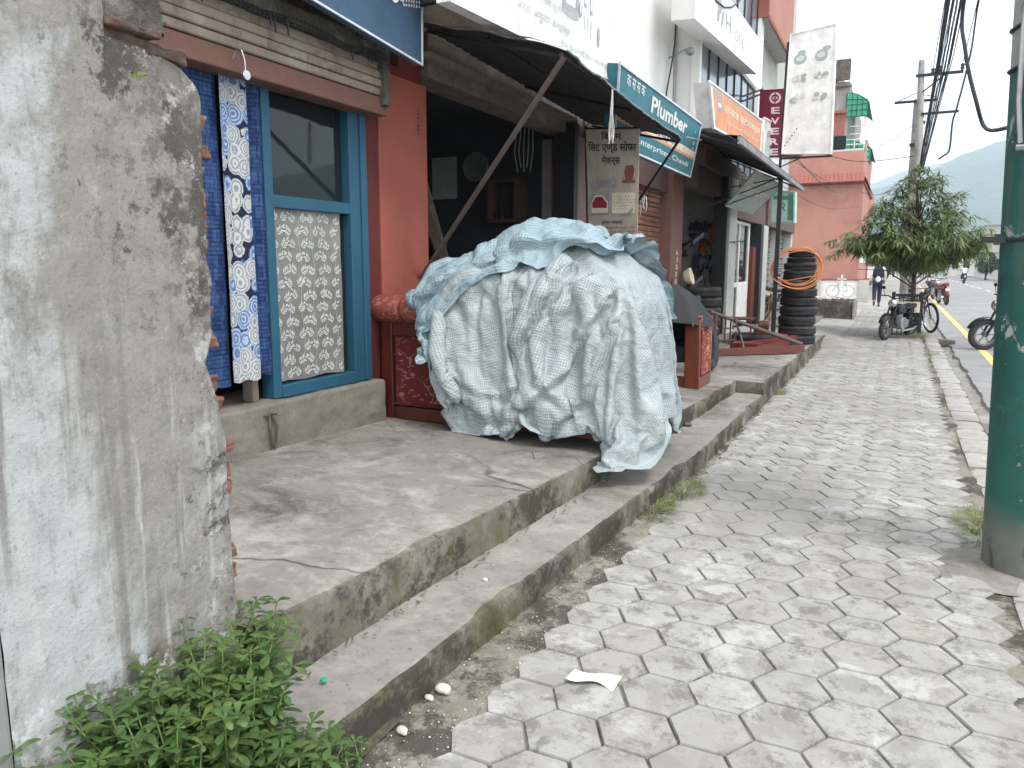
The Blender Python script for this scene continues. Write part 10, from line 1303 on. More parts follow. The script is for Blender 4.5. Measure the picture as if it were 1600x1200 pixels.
def figure(name, label, loc, rz, pose, cols, cap=None):
    t = thing(name, label, 'person', (0,0,0)); J = pose
    P_ = lambda k: J[k]
    nodes = []; idx = {}
    def N(k, r): idx[k] = len(nodes); nodes.append((J[k], r))
    N('pelvis', (.13,.10)); N('chest', (.15,.10)); N('neckb', (.075,.065)); N('neck', .052); N('head', (.072,.085)); N('crown', (.065,.075))
    for s in ('L', 'R'):
        N('sh'+s, .055); N('el'+s, .040); N('wr'+s, .026); N('hand'+s, (.034,.018)); N('hip'+s, .088); N('kn'+s, .056); N('an'+s, .038); N('toe'+s, (.038,.026))
        N('f1'+s, .010); N('f2'+s, .010); N('f3'+s, .009); N('th'+s, .010)
    E_ = [('pelvis','chest'),('chest','neckb'),('neckb','neck'),('neck','head'),('head','crown')]
    for s in ('L', 'R'): E_ += [('neckb','sh'+s),('sh'+s,'el'+s),('el'+s,'wr'+s),('wr'+s,'hand'+s),('pelvis','hip'+s),('hip'+s,'kn'+s),('kn'+s,'an'+s),('an'+s,'toe'+s),('hand'+s,'f1'+s),('hand'+s,'f2'+s),('hand'+s,'f3'+s),('hand'+s,'th'+s)]
    skin_fig('body', nodes, [(idx[a], idx[b]) for a, b in E_], cols['skin'], t)
    def cl(name, ks, es, mat):
        ii = {k: i for i, (k, r) in enumerate(ks)}; skin_fig(name, [(J[k], r) for k, r in ks], [(ii[a], ii[b]) for a, b in es], mat, t)
    cl('trousers', [('pelvis',(.150,.125)),('hipL',.103),('knL',.078),('anLc',.062),('hipR',.103),('knR',.078),('anRc',.062)], [('pelvis','hipL'),('hipL','knL'),('knL','anLc'),('pelvis','hipR'),('hipR','knR'),('knR','anRc')], cols['trousers'])
    cl('shirt', [('hem',(.165,.135)),('pelvis',(.160,.125)),('chest',(.170,.118)),('neckb',(.10,.08)),('shL',.066),('elL',.052),('wrL',.036),('shR',.066),('elR',.052),('wrR',.036)], [('hem','pelvis'),('pelvis','chest'),('chest','neckb'),('neckb','shL'),('shL','elL'),('elL','wrL'),('neckb','shR'),('shR','elR'),('elR','wrR')], cols['shirt'])
    if cols.get('vest'): cl('vest', [('waist',(.215,.175)),('chest',(.225,.175)),('neckb',(.14,.12)),('shLi',.085),('shRi',.085)], [('waist','chest'),('chest','neckb'),('neckb','shLi'),('neckb','shRi')], cols['vest'])
    h = Vector(J['head']); cr = Vector(J['crown']); mb = MB(); mb.ball(lerp3(h, cr, .9)+Vector((-.012,0,.012)), .098, (1.02,.9,.92)); mb.build('hair', cols['hair'], t, smooth=True)
    fd = 1; mb = MB()
    for s in (-1, 1): mb.ball(h+Vector((.082, .03*s, .03)), .010); mb.ball(h+Vector((.0, .083*s, .01)), .022, (.5,.4,1))
    mb.ball(h+Vector((.095,0,.0)), .014, (1,.7,1.3)); mb.tube([h+Vector((.083,-.02,-.035)), h+Vector((.088,0,-.037)), h+Vector((.083,.02,-.035))], .005, 5); mb.build('face', cols['skin'], t, smooth=True)
    for s in ('L', 'R'):
        a, b = Vector(J['an'+s]), Vector(J['toe'+s]); mb = MB(); mb.tube([a+Vector((-.05,0,-.055)), a+Vector((.02,0,-.04)), b+Vector((.0,0,.0))], [.042,.046,.036], 10); mb.build('shoe', cols['shoe'], t, smooth=True)
    t.location = loc; t.rotation_euler = (0,0,rz); return t
def lerp3(a, b, t): return a+(b-a)*t
walk = dict(pelvis=(0,0,.92), chest=(.02,0,1.22), neckb=(.02,0,1.40), neck=(.03,0,1.47), head=(.05,0,1.56), crown=(.04,0,1.62), hem=(0,0,.84), waist=(0,0,.97),
    shL=(.01,.185,1.38), shR=(.01,-.185,1.38), shLi=(.01,.13,1.40), shRi=(.01,-.13,1.40), elL=(-.05,.24,1.12), elR=(.03,-.24,1.12), wrL=(.02,.25,.90), wrR=(.14,-.23,.93), handL=(.04,.25,.83), handR=(.19,-.22,.87),
    f1L=(.06,.26,.77), f2L=(.045,.25,.76), f3L=(.03,.24,.77), thL=(.08,.23,.81), f1R=(.23,-.21,.82), f2R=(.215,-.22,.81), f3R=(.20,-.23,.82), thR=(.22,-.19,.87),
    hipL=(0,.085,.88), hipR=(0,-.085,.88), knL=(-.03,.09,.50), knR=(.12,-.085,.50), anL=(-.30,.09,.20), anR=(.10,-.085,.085), anLc=(-.27,.09,.22), anRc=(.10,-.085,.12), toeL=(-.22,.09,.06), toeR=(.24,-.09,.04))
figure('person', 'person seen from behind walking away in dark vest, white shirt and dark trousers', (-.66, 31.2, .0), R(94), walk, dict(skin=M_SKIN, trousers=M_TROUS, shirt=M_SHIRT, vest=M_VEST, hair=M_HAIR, shoe=M_SHOE))
ride = dict(walk); ride.update(pelvis=(0,0,.86), chest=(.08,0,1.14), neckb=(.12,0,1.32), neck=(.14,0,1.39), head=(.17,0,1.47), crown=(.17,0,1.53), hem=(-.02,0,.84), waist=(.02,0,.95), shL=(.11,.18,1.30), shR=(.11,-.18,1.30), shLi=(.11,.13,1.3), shRi=(.11,-.13,1.3), elL=(.28,.26,1.12), elR=(.28,-.26,1.12), wrL=(.46,.28,1.04), wrR=(.46,-.28,1.04), handL=(.52,.27,1.03), handR=(.52,-.27,1.03),
    f1L=(.56,.29,1.0), f2L=(.565,.27,1.0), f3L=(.56,.25,1.0), thL=(.53,.23,1.0), f1R=(.56,-.29,1.0), f2R=(.565,-.27,1.0), f3R=(.56,-.25,1.0), thR=(.53,-.23,1.0), hipL=(.03,.10,.84), hipR=(.03,-.10,.84), knL=(.38,.18,.70), knR=(.38,-.18,.70), anL=(.22,.17,.34), anR=(.22,-.17,.34), anLc=(.24,.17,.38), anRc=(.24,-.17,.38), toeL=(.34,.17,.27), toeR=(.34,-.17,.27))
rd = dup(mc, (5.25, 80, ZR), R(90), 'dark motorcycle being ridden far down the road', 'moving motorcycles')
for (lb, x0, zz) in [('person riding the far motorcycle in white shirt and dark helmet', 5.25, 79.9)]:
    figure('person', lb, (x0, zz, ZR), R(90), ride, dict(skin=M_SKIN, trousers=M_TROUS, shirt=M_SHIRT, vest=None, hair=M_BLACK, shoe=M_SHOE))
# ================================================================ GREEN POLE close on the right
def m_pole():
    m = Mat('green pole paint', (.018,.10,.085), .6, 0, .35); x, y, z = m.xyz()
    m.lay((.010,.055,.05), 1.5, .45, .65, .8, (1,1,.5)).lay((.05,.15,.13), 3, .5, .7, .6, (1,1,.3), loc=(2,2,2))
    m.mix(m.mr(z, 2.36, 2.368, 0, 1), (.27,.28,.27)); m.mix(m.mr(m.math('ADD', z, m.math('MULTIPLY', m.noise(6), .12)), .42, .24, 0, .85), (.16,.155,.14))
    k = m.mr(m.noise(4.5, 8, .72, (1,1,.8), .9), .61, .63, 0, .85); k = m.math('MULTIPLY', k, m.mr(m.math('ADD', z, m.math('MULTIPLY', m.noise(2), .5)), 1.05, 1.35)); m.mix(k, (.40,.39,.36))
    k = m.mr(m.noise(13, 6, .7, (1,1,.8), .4, loc=(3,3,3)), .68, .70, 0, .7); m.mix(k, (.50,.50,.46)); m.lay((.26,.24,.21), 19, .66, .69, .9, loc=(7,7,7))
    m.lay((.12,.10,.07), 5, .56, .68, .6, (1,1,.12), loc=(9,1,1)).lay((.02,.03,.03), 9, .58, .66, .7, (1,1,.5), loc=(1,9,1)).lay((.30,.29,.26), 40, .66, .70, .7, loc=(2,6,1))
    m.nbump(3, .5, .03).nbump(28, .4, .006); return m.done()
M_POLE = m_pole()
gp = thing('utility_pole', 'thick green painted pole with peeling paint standing closest at the right', 'pole', (.70, 4.36, 0))
mb = MB(); k0 = 0
prof = [(z/40*7.6) for z in range(41)]
mb.tube([(.705-.045*z, 4.38, z-.02) for z in prof], [.232-.0145*z for z in prof], 40); mb.build('shaft', M_POLE, gp, smooth=True)
mb = MB()
for z_ in (2.55, 2.37): 
    c = Vector((.705-.045*z_, 4.38, z_)); r_ = .232-.0145*z_+.006; mb.tube([(c.x+r_*math.cos(q*math.pi/16), c.y+r_*math.sin(q*math.pi/16), c.z+.006*math.sin(q)) for q in range(32)], .009, 6, closed=True)
z_ = 1.60; c = Vector((.705-.045*z_, 4.38, z_)); r_ = .232-.0145*z_+.004; mb.tube([(c.x+r_*math.cos(q*math.pi/16), c.y+r_*math.sin(q*math.pi/16), c.z) for q in range(32)], .010, 6, closed=True); mb.box(c.x-r_-.075, c.x-r_+.02, 4.28, 4.36, z_-.014, z_+.014)
mb.build('band', M_DSTEEL, gp)
mb = MB(); mb.tube([(.44,4.20,3.2),(.432,4.2,2.9),(.425,4.195,2.7),(.417,4.19,2.5),(.424,4.185,2.2),(.445,4.19,2.02)], .011, 6); mb.tube([(.43,4.185,2.0),(.475,4.18,2.0)], .014, 6); mb.build('cable_run', M_GREY, gp, smooth=True)
mb = MB(); mb.grid(lambda u, v: (.70+.42*(u-.5)*2, 4.38+.42*(v-.5)*2, .02*max(0, 1-((u-.5)**2+(v-.5)**2)*4)+.006*nz3(u*9, v*9)), 20, 20); struct_(mb.build('pole_footing', M_STEP, smooth='all'))
# ================================================================ distant poles with cross arms and the cable bundle
p1 = thing('utility_pole', 'tall slim concrete pole with steel cross arms rising from behind the tree', 'pole', (.3, 24, 0))
mb = MB(); mb.tube([(.42,24,-.1),(.32,24,3),(.165,24,6.85)], [.14,.115,.075], 14); mb.build('shaft', M_CONC, p1, smooth=True)
mb = MB(); mb.box(.05, 1.15, 23.90, 23.97, 6.42, 6.49); mb.box(.25, 1.12, 23.9, 23.96, 5.44, 5.50); mb.tube([(.2,23.94,6.0),(.75,23.94,6.44)], .02, 5); mb.build('cross_arm', M_DSTEEL, p1)
for (x, z_) in [(1.12,6.60),(.60,6.60),(.45,6.55)]:
    mb = MB(); mb.lathe([(0,-.1),(.03,-.1),(.055,-.04),(.035,-.02),(.06,.03),(.03,.06),(0,.07)], 12, Matrix.Translation((x,23.93,z_))); mb.build('insulator', M_DARKCON, p1, smooth=True)
p2 = thing('utility_pole', 'shorter pale concrete pole with clamps and a wide cross arm against the taller one', 'pole', (.1, 24.6, 0))
mb = MB(); mb.tube([(.20,24.5,-.1),(.16,24.5,5.95)], [.15,.11], 14); mb.build('shaft', M_CONC, p2, smooth=True); mb = MB(); mb.box(-.42, .62, 24.35, 24.42, 5.86, 5.92); mb.tube([(-.4,24.38,5.89),(.1,24.38,6.1),(.6,24.38,5.95)], .012, 5)
for k in range(9): mb.ball((.30+.03*math.sin(k*2), 24.36, 4.2+.16*k), .05, (1,1,1), 6)
mb.box(.02, .45, 24.30, 24.38, 4.7, 4.78); mb.build('cross_arm', M_DSTEEL, p2)
A_ = Vector((.36, 23.6, 3.95)); cbl = thing('cable_bundle', 'thick dark bundle of overhead cables sweeping from the far poles to the green pole', 'cables', tuple(A_)); rq = random.Random(31)
def bundle_pt(t, off):
    ky = [(0,(.36,23.6,3.95)),(.25,(.46,18,4.66)),(.42,(.485,15,4.80)),(.6,(.47,12,4.95)),(.78,(.46,8.5,5.35)),(1,(.42,4.36,6.1))]
    for (a, p), (b, q) in zip(ky, ky[1:]):
        if t <= b or b == 1:
            s = (t-a)/(b-a); return Vector(p)*(1-s)+Vector(q)*s+off
for k in range(16):
    ox = Vector((rq.uniform(-.12, .07), 0, rq.uniform(-.13, .13))); mb = MB(); mb.tube([tuple(bundle_pt(t/24, ox*(.6+.7*math.sin(math.pi*t/24))+Vector((.01*nz3(t*.7, k), 0, .02*nz3(t*.6, k, 5))))) for t in range(25)], rq.choice([.005,.006,.008,.011]), 6); mb.build('cable', M_CABLE, cbl, smooth=True)
def cable(pts, r, label, group='overhead cables'):
    mb = MB(); P_ = [Vector(p) for p in pts]; out = []
    for i in range(len(P_)-1):
        p0, p1_, p2_, p3 = P_[max(i-1, 0)], P_[i], P_[i+1], P_[min(i+2, len(P_)-1)]
        for s in range(8):
            t = s/8; out.append(.5*((2*p1_)+(p2_-p0)*t+(2*p0-5*p1_+4*p2_-p3)*t*t+(3*p1_-p0-3*p2_+p3)*t**3))
    out.append(P_[-1]); mb.tube(out, r, 6); return tag(mb.build('cable', M_CABLE, smooth=True), label, 'cable', group)
cable([(.36,5.2,4.0),(.26,6,3.2),(.29,6,2.85),(.37,5.95,2.53),(.44,5.9,2.34),(.50,4.9,2.20),(.43,4.2,2.06)], .012, 'dark cable drooping from the bundle to the side of the green pole')
cable([(.76,11,5.6),(.68,12,4.83),(.64,12,4.2),(.54,12,3.55),(.50,12,3.35),(.49,12,3.0),(.42,12,2.92),(.37,12,2.88)], .012, 'thin cable ending in a loose hanging loop right of the far poles')
for k, (x, z_) in enumerate([(1.12,6.68),(.60,6.68),(.45,6.62)]): cable([(x,23.93,z_),(x*.8+.1,16,6.7),(x*.6+.2,9,6.9),(x*.5+.2,4.4,7.4)], .009, ['outer', 'middle', 'inner'][k]+' thin line from the top cross arm to the green pole')
for k, (y1, z1, x1, z0) in enumerate([(37,4.6,-1.7,4.0), (37,3.4,-1.7,3.6), (22,4.8,-2.9,4.4), (46.5,8,-1.9,5.3)]): cable([(.2,24,z0),((x1+.2)/2,(24+y1)/2,(z0+z1)/2-.35),(x1,y1,z1)], .010, ['low cable from the far pole to the pink wall corner', 'lowest cable from the far pole to the pink wall', 'cable from the far pole to the pink and maroon building', 'cable from the far pole up to the balcony building'][k])
for k, (a_, b_) in enumerate([((-3.0,20,4.4),(-1.7,36.9,4.75)), ((-3.0,20,3.6),(-1.72,36.9,4.0)), ((-1.72,13.3,3.3),(-1.9,36.9,4.9))]): cable([a_, tuple((Vector(a_)+Vector(b_))/2-Vector((0,0,.3+.1*k))), b_], .008, ['upper', 'lower', 'longest'][k]+' thin wire strung across in front of the pink side wall')
# ================================================================ forecourt things
tk = thing('planter_tank', 'black stained concrete planter tank with rubble on top on the forecourt', 'planter', (-1.5, 23.8, 0)); mb = MB(); mb.box(-2.3, -1.08, 23.2, 24.6, 0, .52); mb.build('body', M_DARKCON, tk, bevel=.02)
rq = random.Random(6); mb = MB()
for k in range(60): mb.ball((-2.25+1.15*rq.random(), 23.3+1.2*rq.random(), .53+.04*rq.random()), .04+.05*rq.random(), (1,1,.6), 5)
tag(struct_(mb.build('rubble', M_STONE), 'stuff'), 'pale rubble heaped on top of the black tank', 'rubble')
mb = MB(); mb.box(-1.075, -1.02, 23.15, 24.6, 0, .50); mb.build('side_slab', M_STEP, tk, bevel=.01)
bw = thing('boundary_wall', 'low white boundary wall with a faint bicycle drawing and red coping', 'wall', (-2, 34.5, 0)); mb = MB(); mb.box(-6, -1.12, 34.4, 34.6, -.05, .88); mb.build('body', M_WHITE, bw); mb = MB(); mb.box(-6, -1.08, 34.36, 34.64, .881, .96); mb.build('coping', M_PINKDK, bw, bevel=.01)
mb = MB(); mb.box(-1.42, -1.04, 34.28, 34.39, -.05, .90); mb.box(-3.1, -2.85, 34.3, 34.395, -.05, .90); mb.build('pier', M_OFFWHITE, bw, bevel=.01)
mb = MB(); cx1, cx2, zc = -2.38, -1.82, .46
for cx_ in (cx1, cx2): mb.tube([(cx_+.24*math.cos(q*math.pi/14), 34.392, zc+.24*math.sin(q*math.pi/14)) for q in range(28)], .008, 4, closed=True)
mb.tube([(cx1,34.392,zc),(-2.2,34.392,.72),(-1.9,34.392,.72),(cx2,34.392,zc),(-2.12,34.392,.45),(-2.2,34.392,.72)], .008, 4); mb.tube([(-2.26,34.392,.78),(-2.14,34.392,.78)], .010, 4); mb.tube([(-1.92,34.392,.82),(-1.88,34.392,.70)], .008, 4); mb.build('bicycle_drawing', MK_GREYINK, bw)
mb = MB(); mb.box(-2.06, -2.0, 33.9, 33.95, .0, 1.12); mb.box(-2.2, -1.86, 33.9, 33.94, .92, .96); tag(mb.build('white_post', MK_WHITE, bevel=.005), 'thin white post with a short cross bar before the boundary wall', 'post')
t, Q = board('notice_board', 'small white notice board on the pink building corner', 'board', [(-1.56,36.9,1.60),(-1.30,36.9,1.58),(-1.30,36.9,1.95),(-1.56,36.9,1.97)], .03, MK_WHITE, MK_GREYINK, .02)
t, Q = board('notice_board', 'white panel in a dark red frame beside the walking person', 'board', [(-1.24,36.6,.92),(-.92,36.6,.92),(-.92,36.6,1.50),(-1.24,36.6,1.50)], .03, MK_WHITE, M_PINKDK, .06); mb = MB(); mb.box(-1.26, -1.22, 36.57, 36.6, 0, 1.55); mb.box(-.94, -.90, 36.57, 36.6, 0, 1.55); mb.build('leg', M_PINKDK, t)
# broken kerb blocks and grate in the gutter
for k, (x, y, rz, lb) in enumerate([(.87,8.75,.25,'loose grey concrete block lying in the gutter beside the kerb'), (1.08,8.85,-.15,'darker concrete block in the gutter next to the green pole edge'), (.86,17.9,.5,'dark broken slab over the gutter near the tree')]):
    mb = MB(); M_ = Matrix.Translation((x, y, -.09)) @ Matrix.Rotation(rz, 4, 'Z'); mb.box(-.10-.12*(k == 2), .10+.12*(k == 2), -.16, .16, -.05, .07, 0, M_); tag(mb.build('concrete_block', [M_KERB, M_STEP, M_DARKCON][k], bevel=.015, segs=3), lb, 'block')
# ================================================================ far vegetation
def bush_tree(x, y, h, r_, label, seed, trunk=.12, n=900, lf=.28):
    t = thing('roadside_tree', label, 'tree', (x, y, 0), 'far trees along the road'); rq = random.Random(seed); mb = MB()
    for k in range(n):
        q = rq.random()*6.283; zz = rq.uniform(-1, 1); rr_ = (rq.random()**.4)*math.sqrt(max(0, 1-zz*zz*.9)); rr_ *= 1+.35*nz3(math.cos(q)*2, math.sin(q)*2, zz*2+seed)
        p = Vector((x+rr_*r_*math.cos(q), y+rr_*r_*math.sin(q), h*.62+zz*h*.38)); d = Vector((rq.uniform(-1,1), rq.uniform(-1,1), rq.uniform(-.8,.6))); leaf_blade(mb, p, d, Vector((rq.uniform(-1,1), rq.uniform(-1,1), 1)), lf*rq.uniform(.7,1.4), lf*.55, .3)
    mb.build('crown', M_FARLEAF, t); mb = MB(); mb.tube([(x,y,-.1),(x+.05,y,h*.35),(x,y,h*.7)], [trunk,trunk*.7,trunk*.3], 7); mb.build('trunk', M_BARK, t); return t
for k, (x, y, h, r_, lb) in enumerate([(-1.9,56,3.4,1.6,'dark green tree behind the walking person, beside the balcony building'), (-1.3,66,3.2,1.5,'green tree farther along the left kerb past the walking person'), (-1.2,84,4.2,2.0,'rounder tree far down the left side of the road'), (-.6,112,4.6,2.6,'hazy tree near the far left road edge'),
        (8.6,100,3.0,1.0,'small round tree before the far houses across the road'), (9.8,128,7,3.2,'tall tree rising over the far houses across the road'), (6.6,170,7,3.6,'hazy tree mass beyond the far cream house'), (2.2,190,6,4,'hazy low tree at the far bend of the road'), (11.5,86,5.5,2.6,'leafy tree nearest the pole across the road')]): bush_tree(x, y, h, r_, lb, 40+k)
mb = MB(); rq = random.Random(77)
for k in range(9000):
    y = rq.uniform(210, 420); x = rq.uniform(-90, 120); p = Vector((x, y, rq.random()**.8*(5+3.5*nz3(x*.05, y*.05)))); leaf_blade(mb, p, Vector((rq.uniform(-1,1), rq.uniform(-1,1), rq.uniform(-.5,.5))), Vector((rq.uniform(-1,1), rq.uniform(-1,1), .5)), 2.2, 1.6, .2)
tag(struct_(mb.build('treeline', M_FARLEAF), 'stuff'), 'hazy band of distant trees at the end of the road', 'trees')
# ================================================================ hills
M_HILL = Mat('forested hillside', (.030,.055,.026), .95).lay((.07,.095,.04), .012, .42, .62, .9).lay((.12,.12,.08), .02, .62, .7, .6).nbump(.03, 1, 8).done()
def ridge(name, y0, pts, depth, seed):
    mb = MB(); x0, x1 = pts[0][0], pts[-1][0]
    def fn(u, v):
        x = lerp(x0, x1, u); h = interp(x, pts)*(1+.06*nz3(x*.004, seed)+.02*nz3(x*.02, seed)); t = math.sin(v*math.pi/2)
        return (x+90*nz3(x*.003, v*3, seed), y0+v*depth, -5+h*t*(1+.0*v)+22*nz3(x*.006, v*4, seed+2)*v*(1-v)*4+6*nz3(x*.03, v*14, seed)*(v*(1-v)*4+.15))
    mb.grid(fn, 220, 36); mb.grid(lambda u, v: (lerp(x0, x1, u), y0+depth+v*60, -5+interp(lerp(x0, x1, u), pts)*(1-v)*.97), 220, 2); struct_(mb.build(name, M_HILL, smooth='all'))
ridge('hills', 1700, [(-2600,120),(-900,150),(-320,185),(-90,215),(40,256),(100,277),(160,302),(213,320),(420,420),(900,520),(2600,300)], 800, 3)
ridge('far_hills', 3200, [(-4500,250),(-1800,330),(-500,380),(-90,385),(60,452),(210,470),(700,640),(1800,700),(4500,400)], 800, 9)
# ================================================================ weeds, grass tufts, litter
def weed_stem(mb, p, h, rq, leafL=.056, lean=None):
    leafL *= rq.uniform(.62, 1.2); dry = 1 if rq.random() < .07 else 0
    top = p+Vector((rq.uniform(-.35,.35), rq.uniform(-.35,.35), 1)).normalized()*h if lean is None else p+lean*h
    mid = (p+top)/2+Vector((rq.uniform(-.03,.03), rq.uniform(-.03,.03), 0)); mb.tube([p, mid, top], [.0028,.0024,.0018], 5, 1)
    n = max(3, int(h/.035))
    for j in range(n+1):
        t = j/n; c = p*(1-t)**2+mid*2*t*(1-t)+top*t*t
        if t < .2 and rq.random() < .6: continue
        m_ = 5 if j == n else (3 if t > .6 else 2); q0 = rq.random()*6.28
        for k in range(m_):
            q = q0+k*6.283/m_+rq.uniform(-.3,.3); L_ = leafL*rq.uniform(.65,1.2)*(1 if t > .3 else .8); rise = rq.uniform(.15,.75) if j == n else rq.uniform(-.1,.5)
            d = Vector((math.cos(q), math.sin(q), rise)).normalized(); s = d.cross(Vector((0,0,1))).normalized(); nn = s.cross(d); W = L_*.36; base = c
            k0 = len(mb.v)
            for (tt, ww) in [(0,.12),(.28,.42),(.55,.85),(.78,.98),(.93,.6),(1,.12)]:
                cc = base+d*L_*tt+Vector((0,0,-1))*L_*.30*tt*tt; mb.v += [cc-s*W*.5*ww+nn*W*.10*ww, cc+s*W*.5*ww+nn*W*.10*ww]
            for g in range(5): mb.f.append([k0+2*g, k0+2*g+1, k0+2*g+3, k0+2*g+2]); mb.m.append(dry)
rq = random.Random(5); mb = MB()
for k in range(640):
    y = rq.uniform(.42, 1.60); x = rq.uniform(-1.74, -1.38) if rq.random() < .8 else rq.uniform(-1.60, -1.05)
    if y > 1.50 and x > -1.6: continue
    if x > -1.30 and y > 1.28: continue
    hmax = lerp(.20, .30, min(1, max(0, (-x-1.3)/.4)))
    if y > 1.12 and x < -1.5: hmax = .40
    if y < .95 and x < -1.35: hmax = .36
    if y > 1.38 and x < -1.55: hmax = .46
    weed_stem(mb, Vector((x, y, .02)), hmax*rq.uniform(.55, 1.0), rq)
tag(struct_(mb.build('weeds', [M_WEED, M_GRASSBL], smooth='all'), 'stuff'), 'dense leafy green weeds growing at the foot of the plastered wall', 'weeds')
def clump(name, x, y, z, n, h, spread, label, seed, leafy=False):
    rq = random.Random(seed); mb = MB()
    for k in range(n):
        q = rq.random()*6.283; r_ = spread*rq.random()**.6; p = Vector((x+r_*math.cos(q)*.7, y+r_*math.sin(q)*1.3, z))
        if leafy: weed_stem(mb, p, h*rq.uniform(.5, 1), rq, .038)
        else: leaf_blade(mb, p, Vector((math.cos(q)*.8+rq.uniform(-.4,.4), math.sin(q)*.8+rq.uniform(-.4,.4), rq.uniform(.4,1.2))), Vector((0,0,1)), h*rq.uniform(.5,1.1), .0045, .45)
    return tag(mb.build(name, [M_WEED if leafy else M_GRASSBL, M_GRASSBL], smooth='all'), label, 'grass' if not leafy else 'weed')
clump('grass_tuft', -1.235, 4.42, 0, 420, .13, .15, 'near grass tuft growing against the lower step', 1); clump('grass_tuft', -1.17, 4.92, 0, 420, .13, .16, 'slightly farther grass tuft against the lower step', 2)
clump('grass_tuft', .50, 5.05, 0, 420, .13, .15, 'grass tuft beside the foot of the green pole', 3); clump('grass_tuft', .50, 4.72, 0, 220, .09, .13, 'sparser dry tuft nearest the green pole foot', 33); clump('grass_tuft', -1.16, 9.35, 0, 200, .13, .10, 'small tuft below the platform corner', 4); clump('grass_tuft', .46, 17.7, .04, 400, .22, .22, 'grass around the foot of the tree guard', 5); clump('grass_tuft', .60, 14.6, 0, 200, .12, .16, 'grass tuft in the kerb joint before the tree', 6)
clump('weed_sprig', -1.33, 1.62, 0, 7, .16, .05, 'single leafy sprig growing at the end of the lower step', 7, True); clump('weed_sprig', -1.40, 1.50, 0, 8, .17, .06, 'pair of leafy sprigs just below the step end', 8, True)
rq = random.Random(2); mb = MB()
for k in range(11):
    q = rq.random()*6.28; weed_leaf_p = Vector((-1.775, 1.40+.02*rq.random(), 1.965)); leaf_blade(mb, weed_leaf_p, Vector((.6, math.cos(q), math.sin(q)*.8)), Vector((1,0,.3)), .018+.014*rq.random(), .011, .3)
tag(mb.build('wall_plant', M_GRASSBL), 'tiny pale plant sprouting from the crack under the wall top', 'plant')
mb = MB()
mb.grid(lambda u, v: (lerp(-.975, -.80, u)+.01*v, lerp(2.385, 2.455, v)+.02*u-.015*math.sin(u*7), .014+.012*math.sin(u*5+v*2)*u+.004*v), 14, 6); tag(mb.build('paper_scrap', M_PAPER, smooth='all', solid=.0012), 'white scrap of paper lying on the hexagonal pavers', 'paper')
rq = random.Random(19)
for k, (x, y, z_, s, lb) in enumerate([(-1.325,2.12,.02,.024,'pale stone beside the lower step, larger of two'), (-1.345,2.06,.014,.014,'small pale chip beside the larger pale stone'), (-1.32,1.86,.016,.016,'pale stone nearest the camera beside the step'), (-1.51,6.35,.155,.026,'dark pebble on the lower step past the tarpaulin'), (-1.5,2.75,.148,.010,'white chip on the lower step'), (-1.58,5.9,.15,.012,'white chip on the step near the tarpaulin corner'), (-1.2,1.6,.008,.013,'small shell coloured chip on the nearest paver')]):
    mb = MB(); mb.ball((x,y,z_), s, (1.3,1,.7), 7); mb.ball((x+s*.8,y-s*.4,z_-.002), s*.7, (1,.8,.7), 6)
    for i_, v in enumerate(mb.v): mb.v[i_] = v+Vector((nz3(v.x*60, v.y*60, v.z*60), nz3(v.y*60, v.z*60, 3), 0))*s*.25
    tag(mb.build('stone', M_DARKCON if k == 3 else M_STONE, smooth='all'), lb, 'stone')
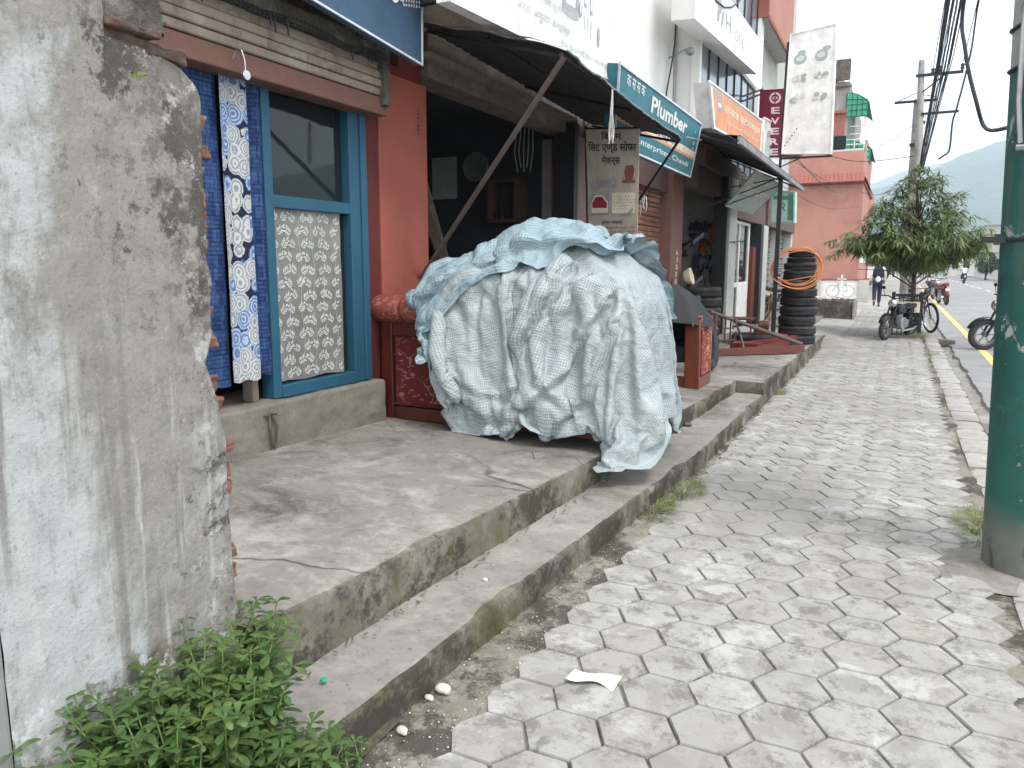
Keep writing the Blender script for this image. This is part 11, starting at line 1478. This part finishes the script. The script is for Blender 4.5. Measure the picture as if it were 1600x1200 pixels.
# dead leaves and crumbs along the inner step joint
rq = random.Random(23); mb = MB()
for k in range(260):
    y = 1.75+6.5*rq.random()**1.3; x = xr(y)+.01+.06*rq.random()**2; z_ = ZS+.008
    if rq.random() < .45: y = rq.uniform(1.3, 7.5); x = xs(y)+.01+.12*rq.random()**1.5; z_ = .012
    leaf_blade(mb, Vector((x, y, z_+.004)), Vector((rq.uniform(-1,1), rq.uniform(-1,1), rq.uniform(-.05,.35))), Vector((0,0,1)), .012+.03*rq.random()**2, .010, .05)
M_DEAD = plain('dead leaf', (.12,.08,.05), .9, 0, .4, 30); tag(struct_(mb.build('leaf_litter', M_DEAD), 'stuff'), 'brown dead leaf bits along the step joints', 'litter')
mb = MB(); rq = random.Random(29)
for k in range(1100):
    y = 1.5+9*rq.random()**1.3; x = rq.uniform(xs(y)+.01, -1.12); s = .0012+.0032*rq.random()**3; mb.ball((x, y, .010+s*.4), s, (1,1,.7), 3)
tag(struct_(mb.build('grit', M_STONE), 'stuff'), 'loose pale grit on the mortar strip beside the step', 'grit')
for k, (pts, lb) in enumerate([([(-3.0,4.45,.34),(-2.75,4.3,.338),(-2.62,4.36,.34),(-2.45,4.15,.335),(-2.25,4.2,.335)], 'thin dry twig on the platform before the tarpaulin'), ([(-2.35,4.4,.335),(-2.15,4.25,.34),(-2.0,4.3,.335),(-1.9,4.12,.33)], 'curled dry stalk near the tarpaulin hem')]):
    mb = MB(); mb.tube([(p[0], p[1], zp(p[1])+.012) for p in pts], .003, 5); tag(mb.build('twig', M_BARK), lb, 'twig')
mb = MB()
mb.lathe([(0,0),(.010,0),(.012,.004),(.010,.008),(0,.009)], 14, Matrix.Translation((-1.58,1.80,ZS+.008))); tag(mb.build('bottle_cap', M_GREENROOF, smooth=True), 'small round green bottle cap on the lower step', 'bottle cap')  # green bottle cap dropped on the step
# ================================================================ haze
mb = MB(); mb.box(-4600, 4600, -70, 4400, -40, 900)
hm = bpy.data.materials.new('haze air'); hm.use_nodes = True; ht = hm.node_tree; ht.nodes.clear(); ho = ht.nodes.new('ShaderNodeOutputMaterial'); pv = ht.nodes.new('ShaderNodeVolumePrincipled'); pv.inputs['Color'].default_value = (.74,.87,1,1); pv.inputs['Density'].default_value = HAZE; pv.inputs['Anisotropy'].default_value = .0
ht.links.new(pv.outputs[0], ho.inputs['Volume']); hz = mb.build('haze', hm); hz['kind'] = 'stuff'; hz['label'] = 'pale blue haze over the distant hills'
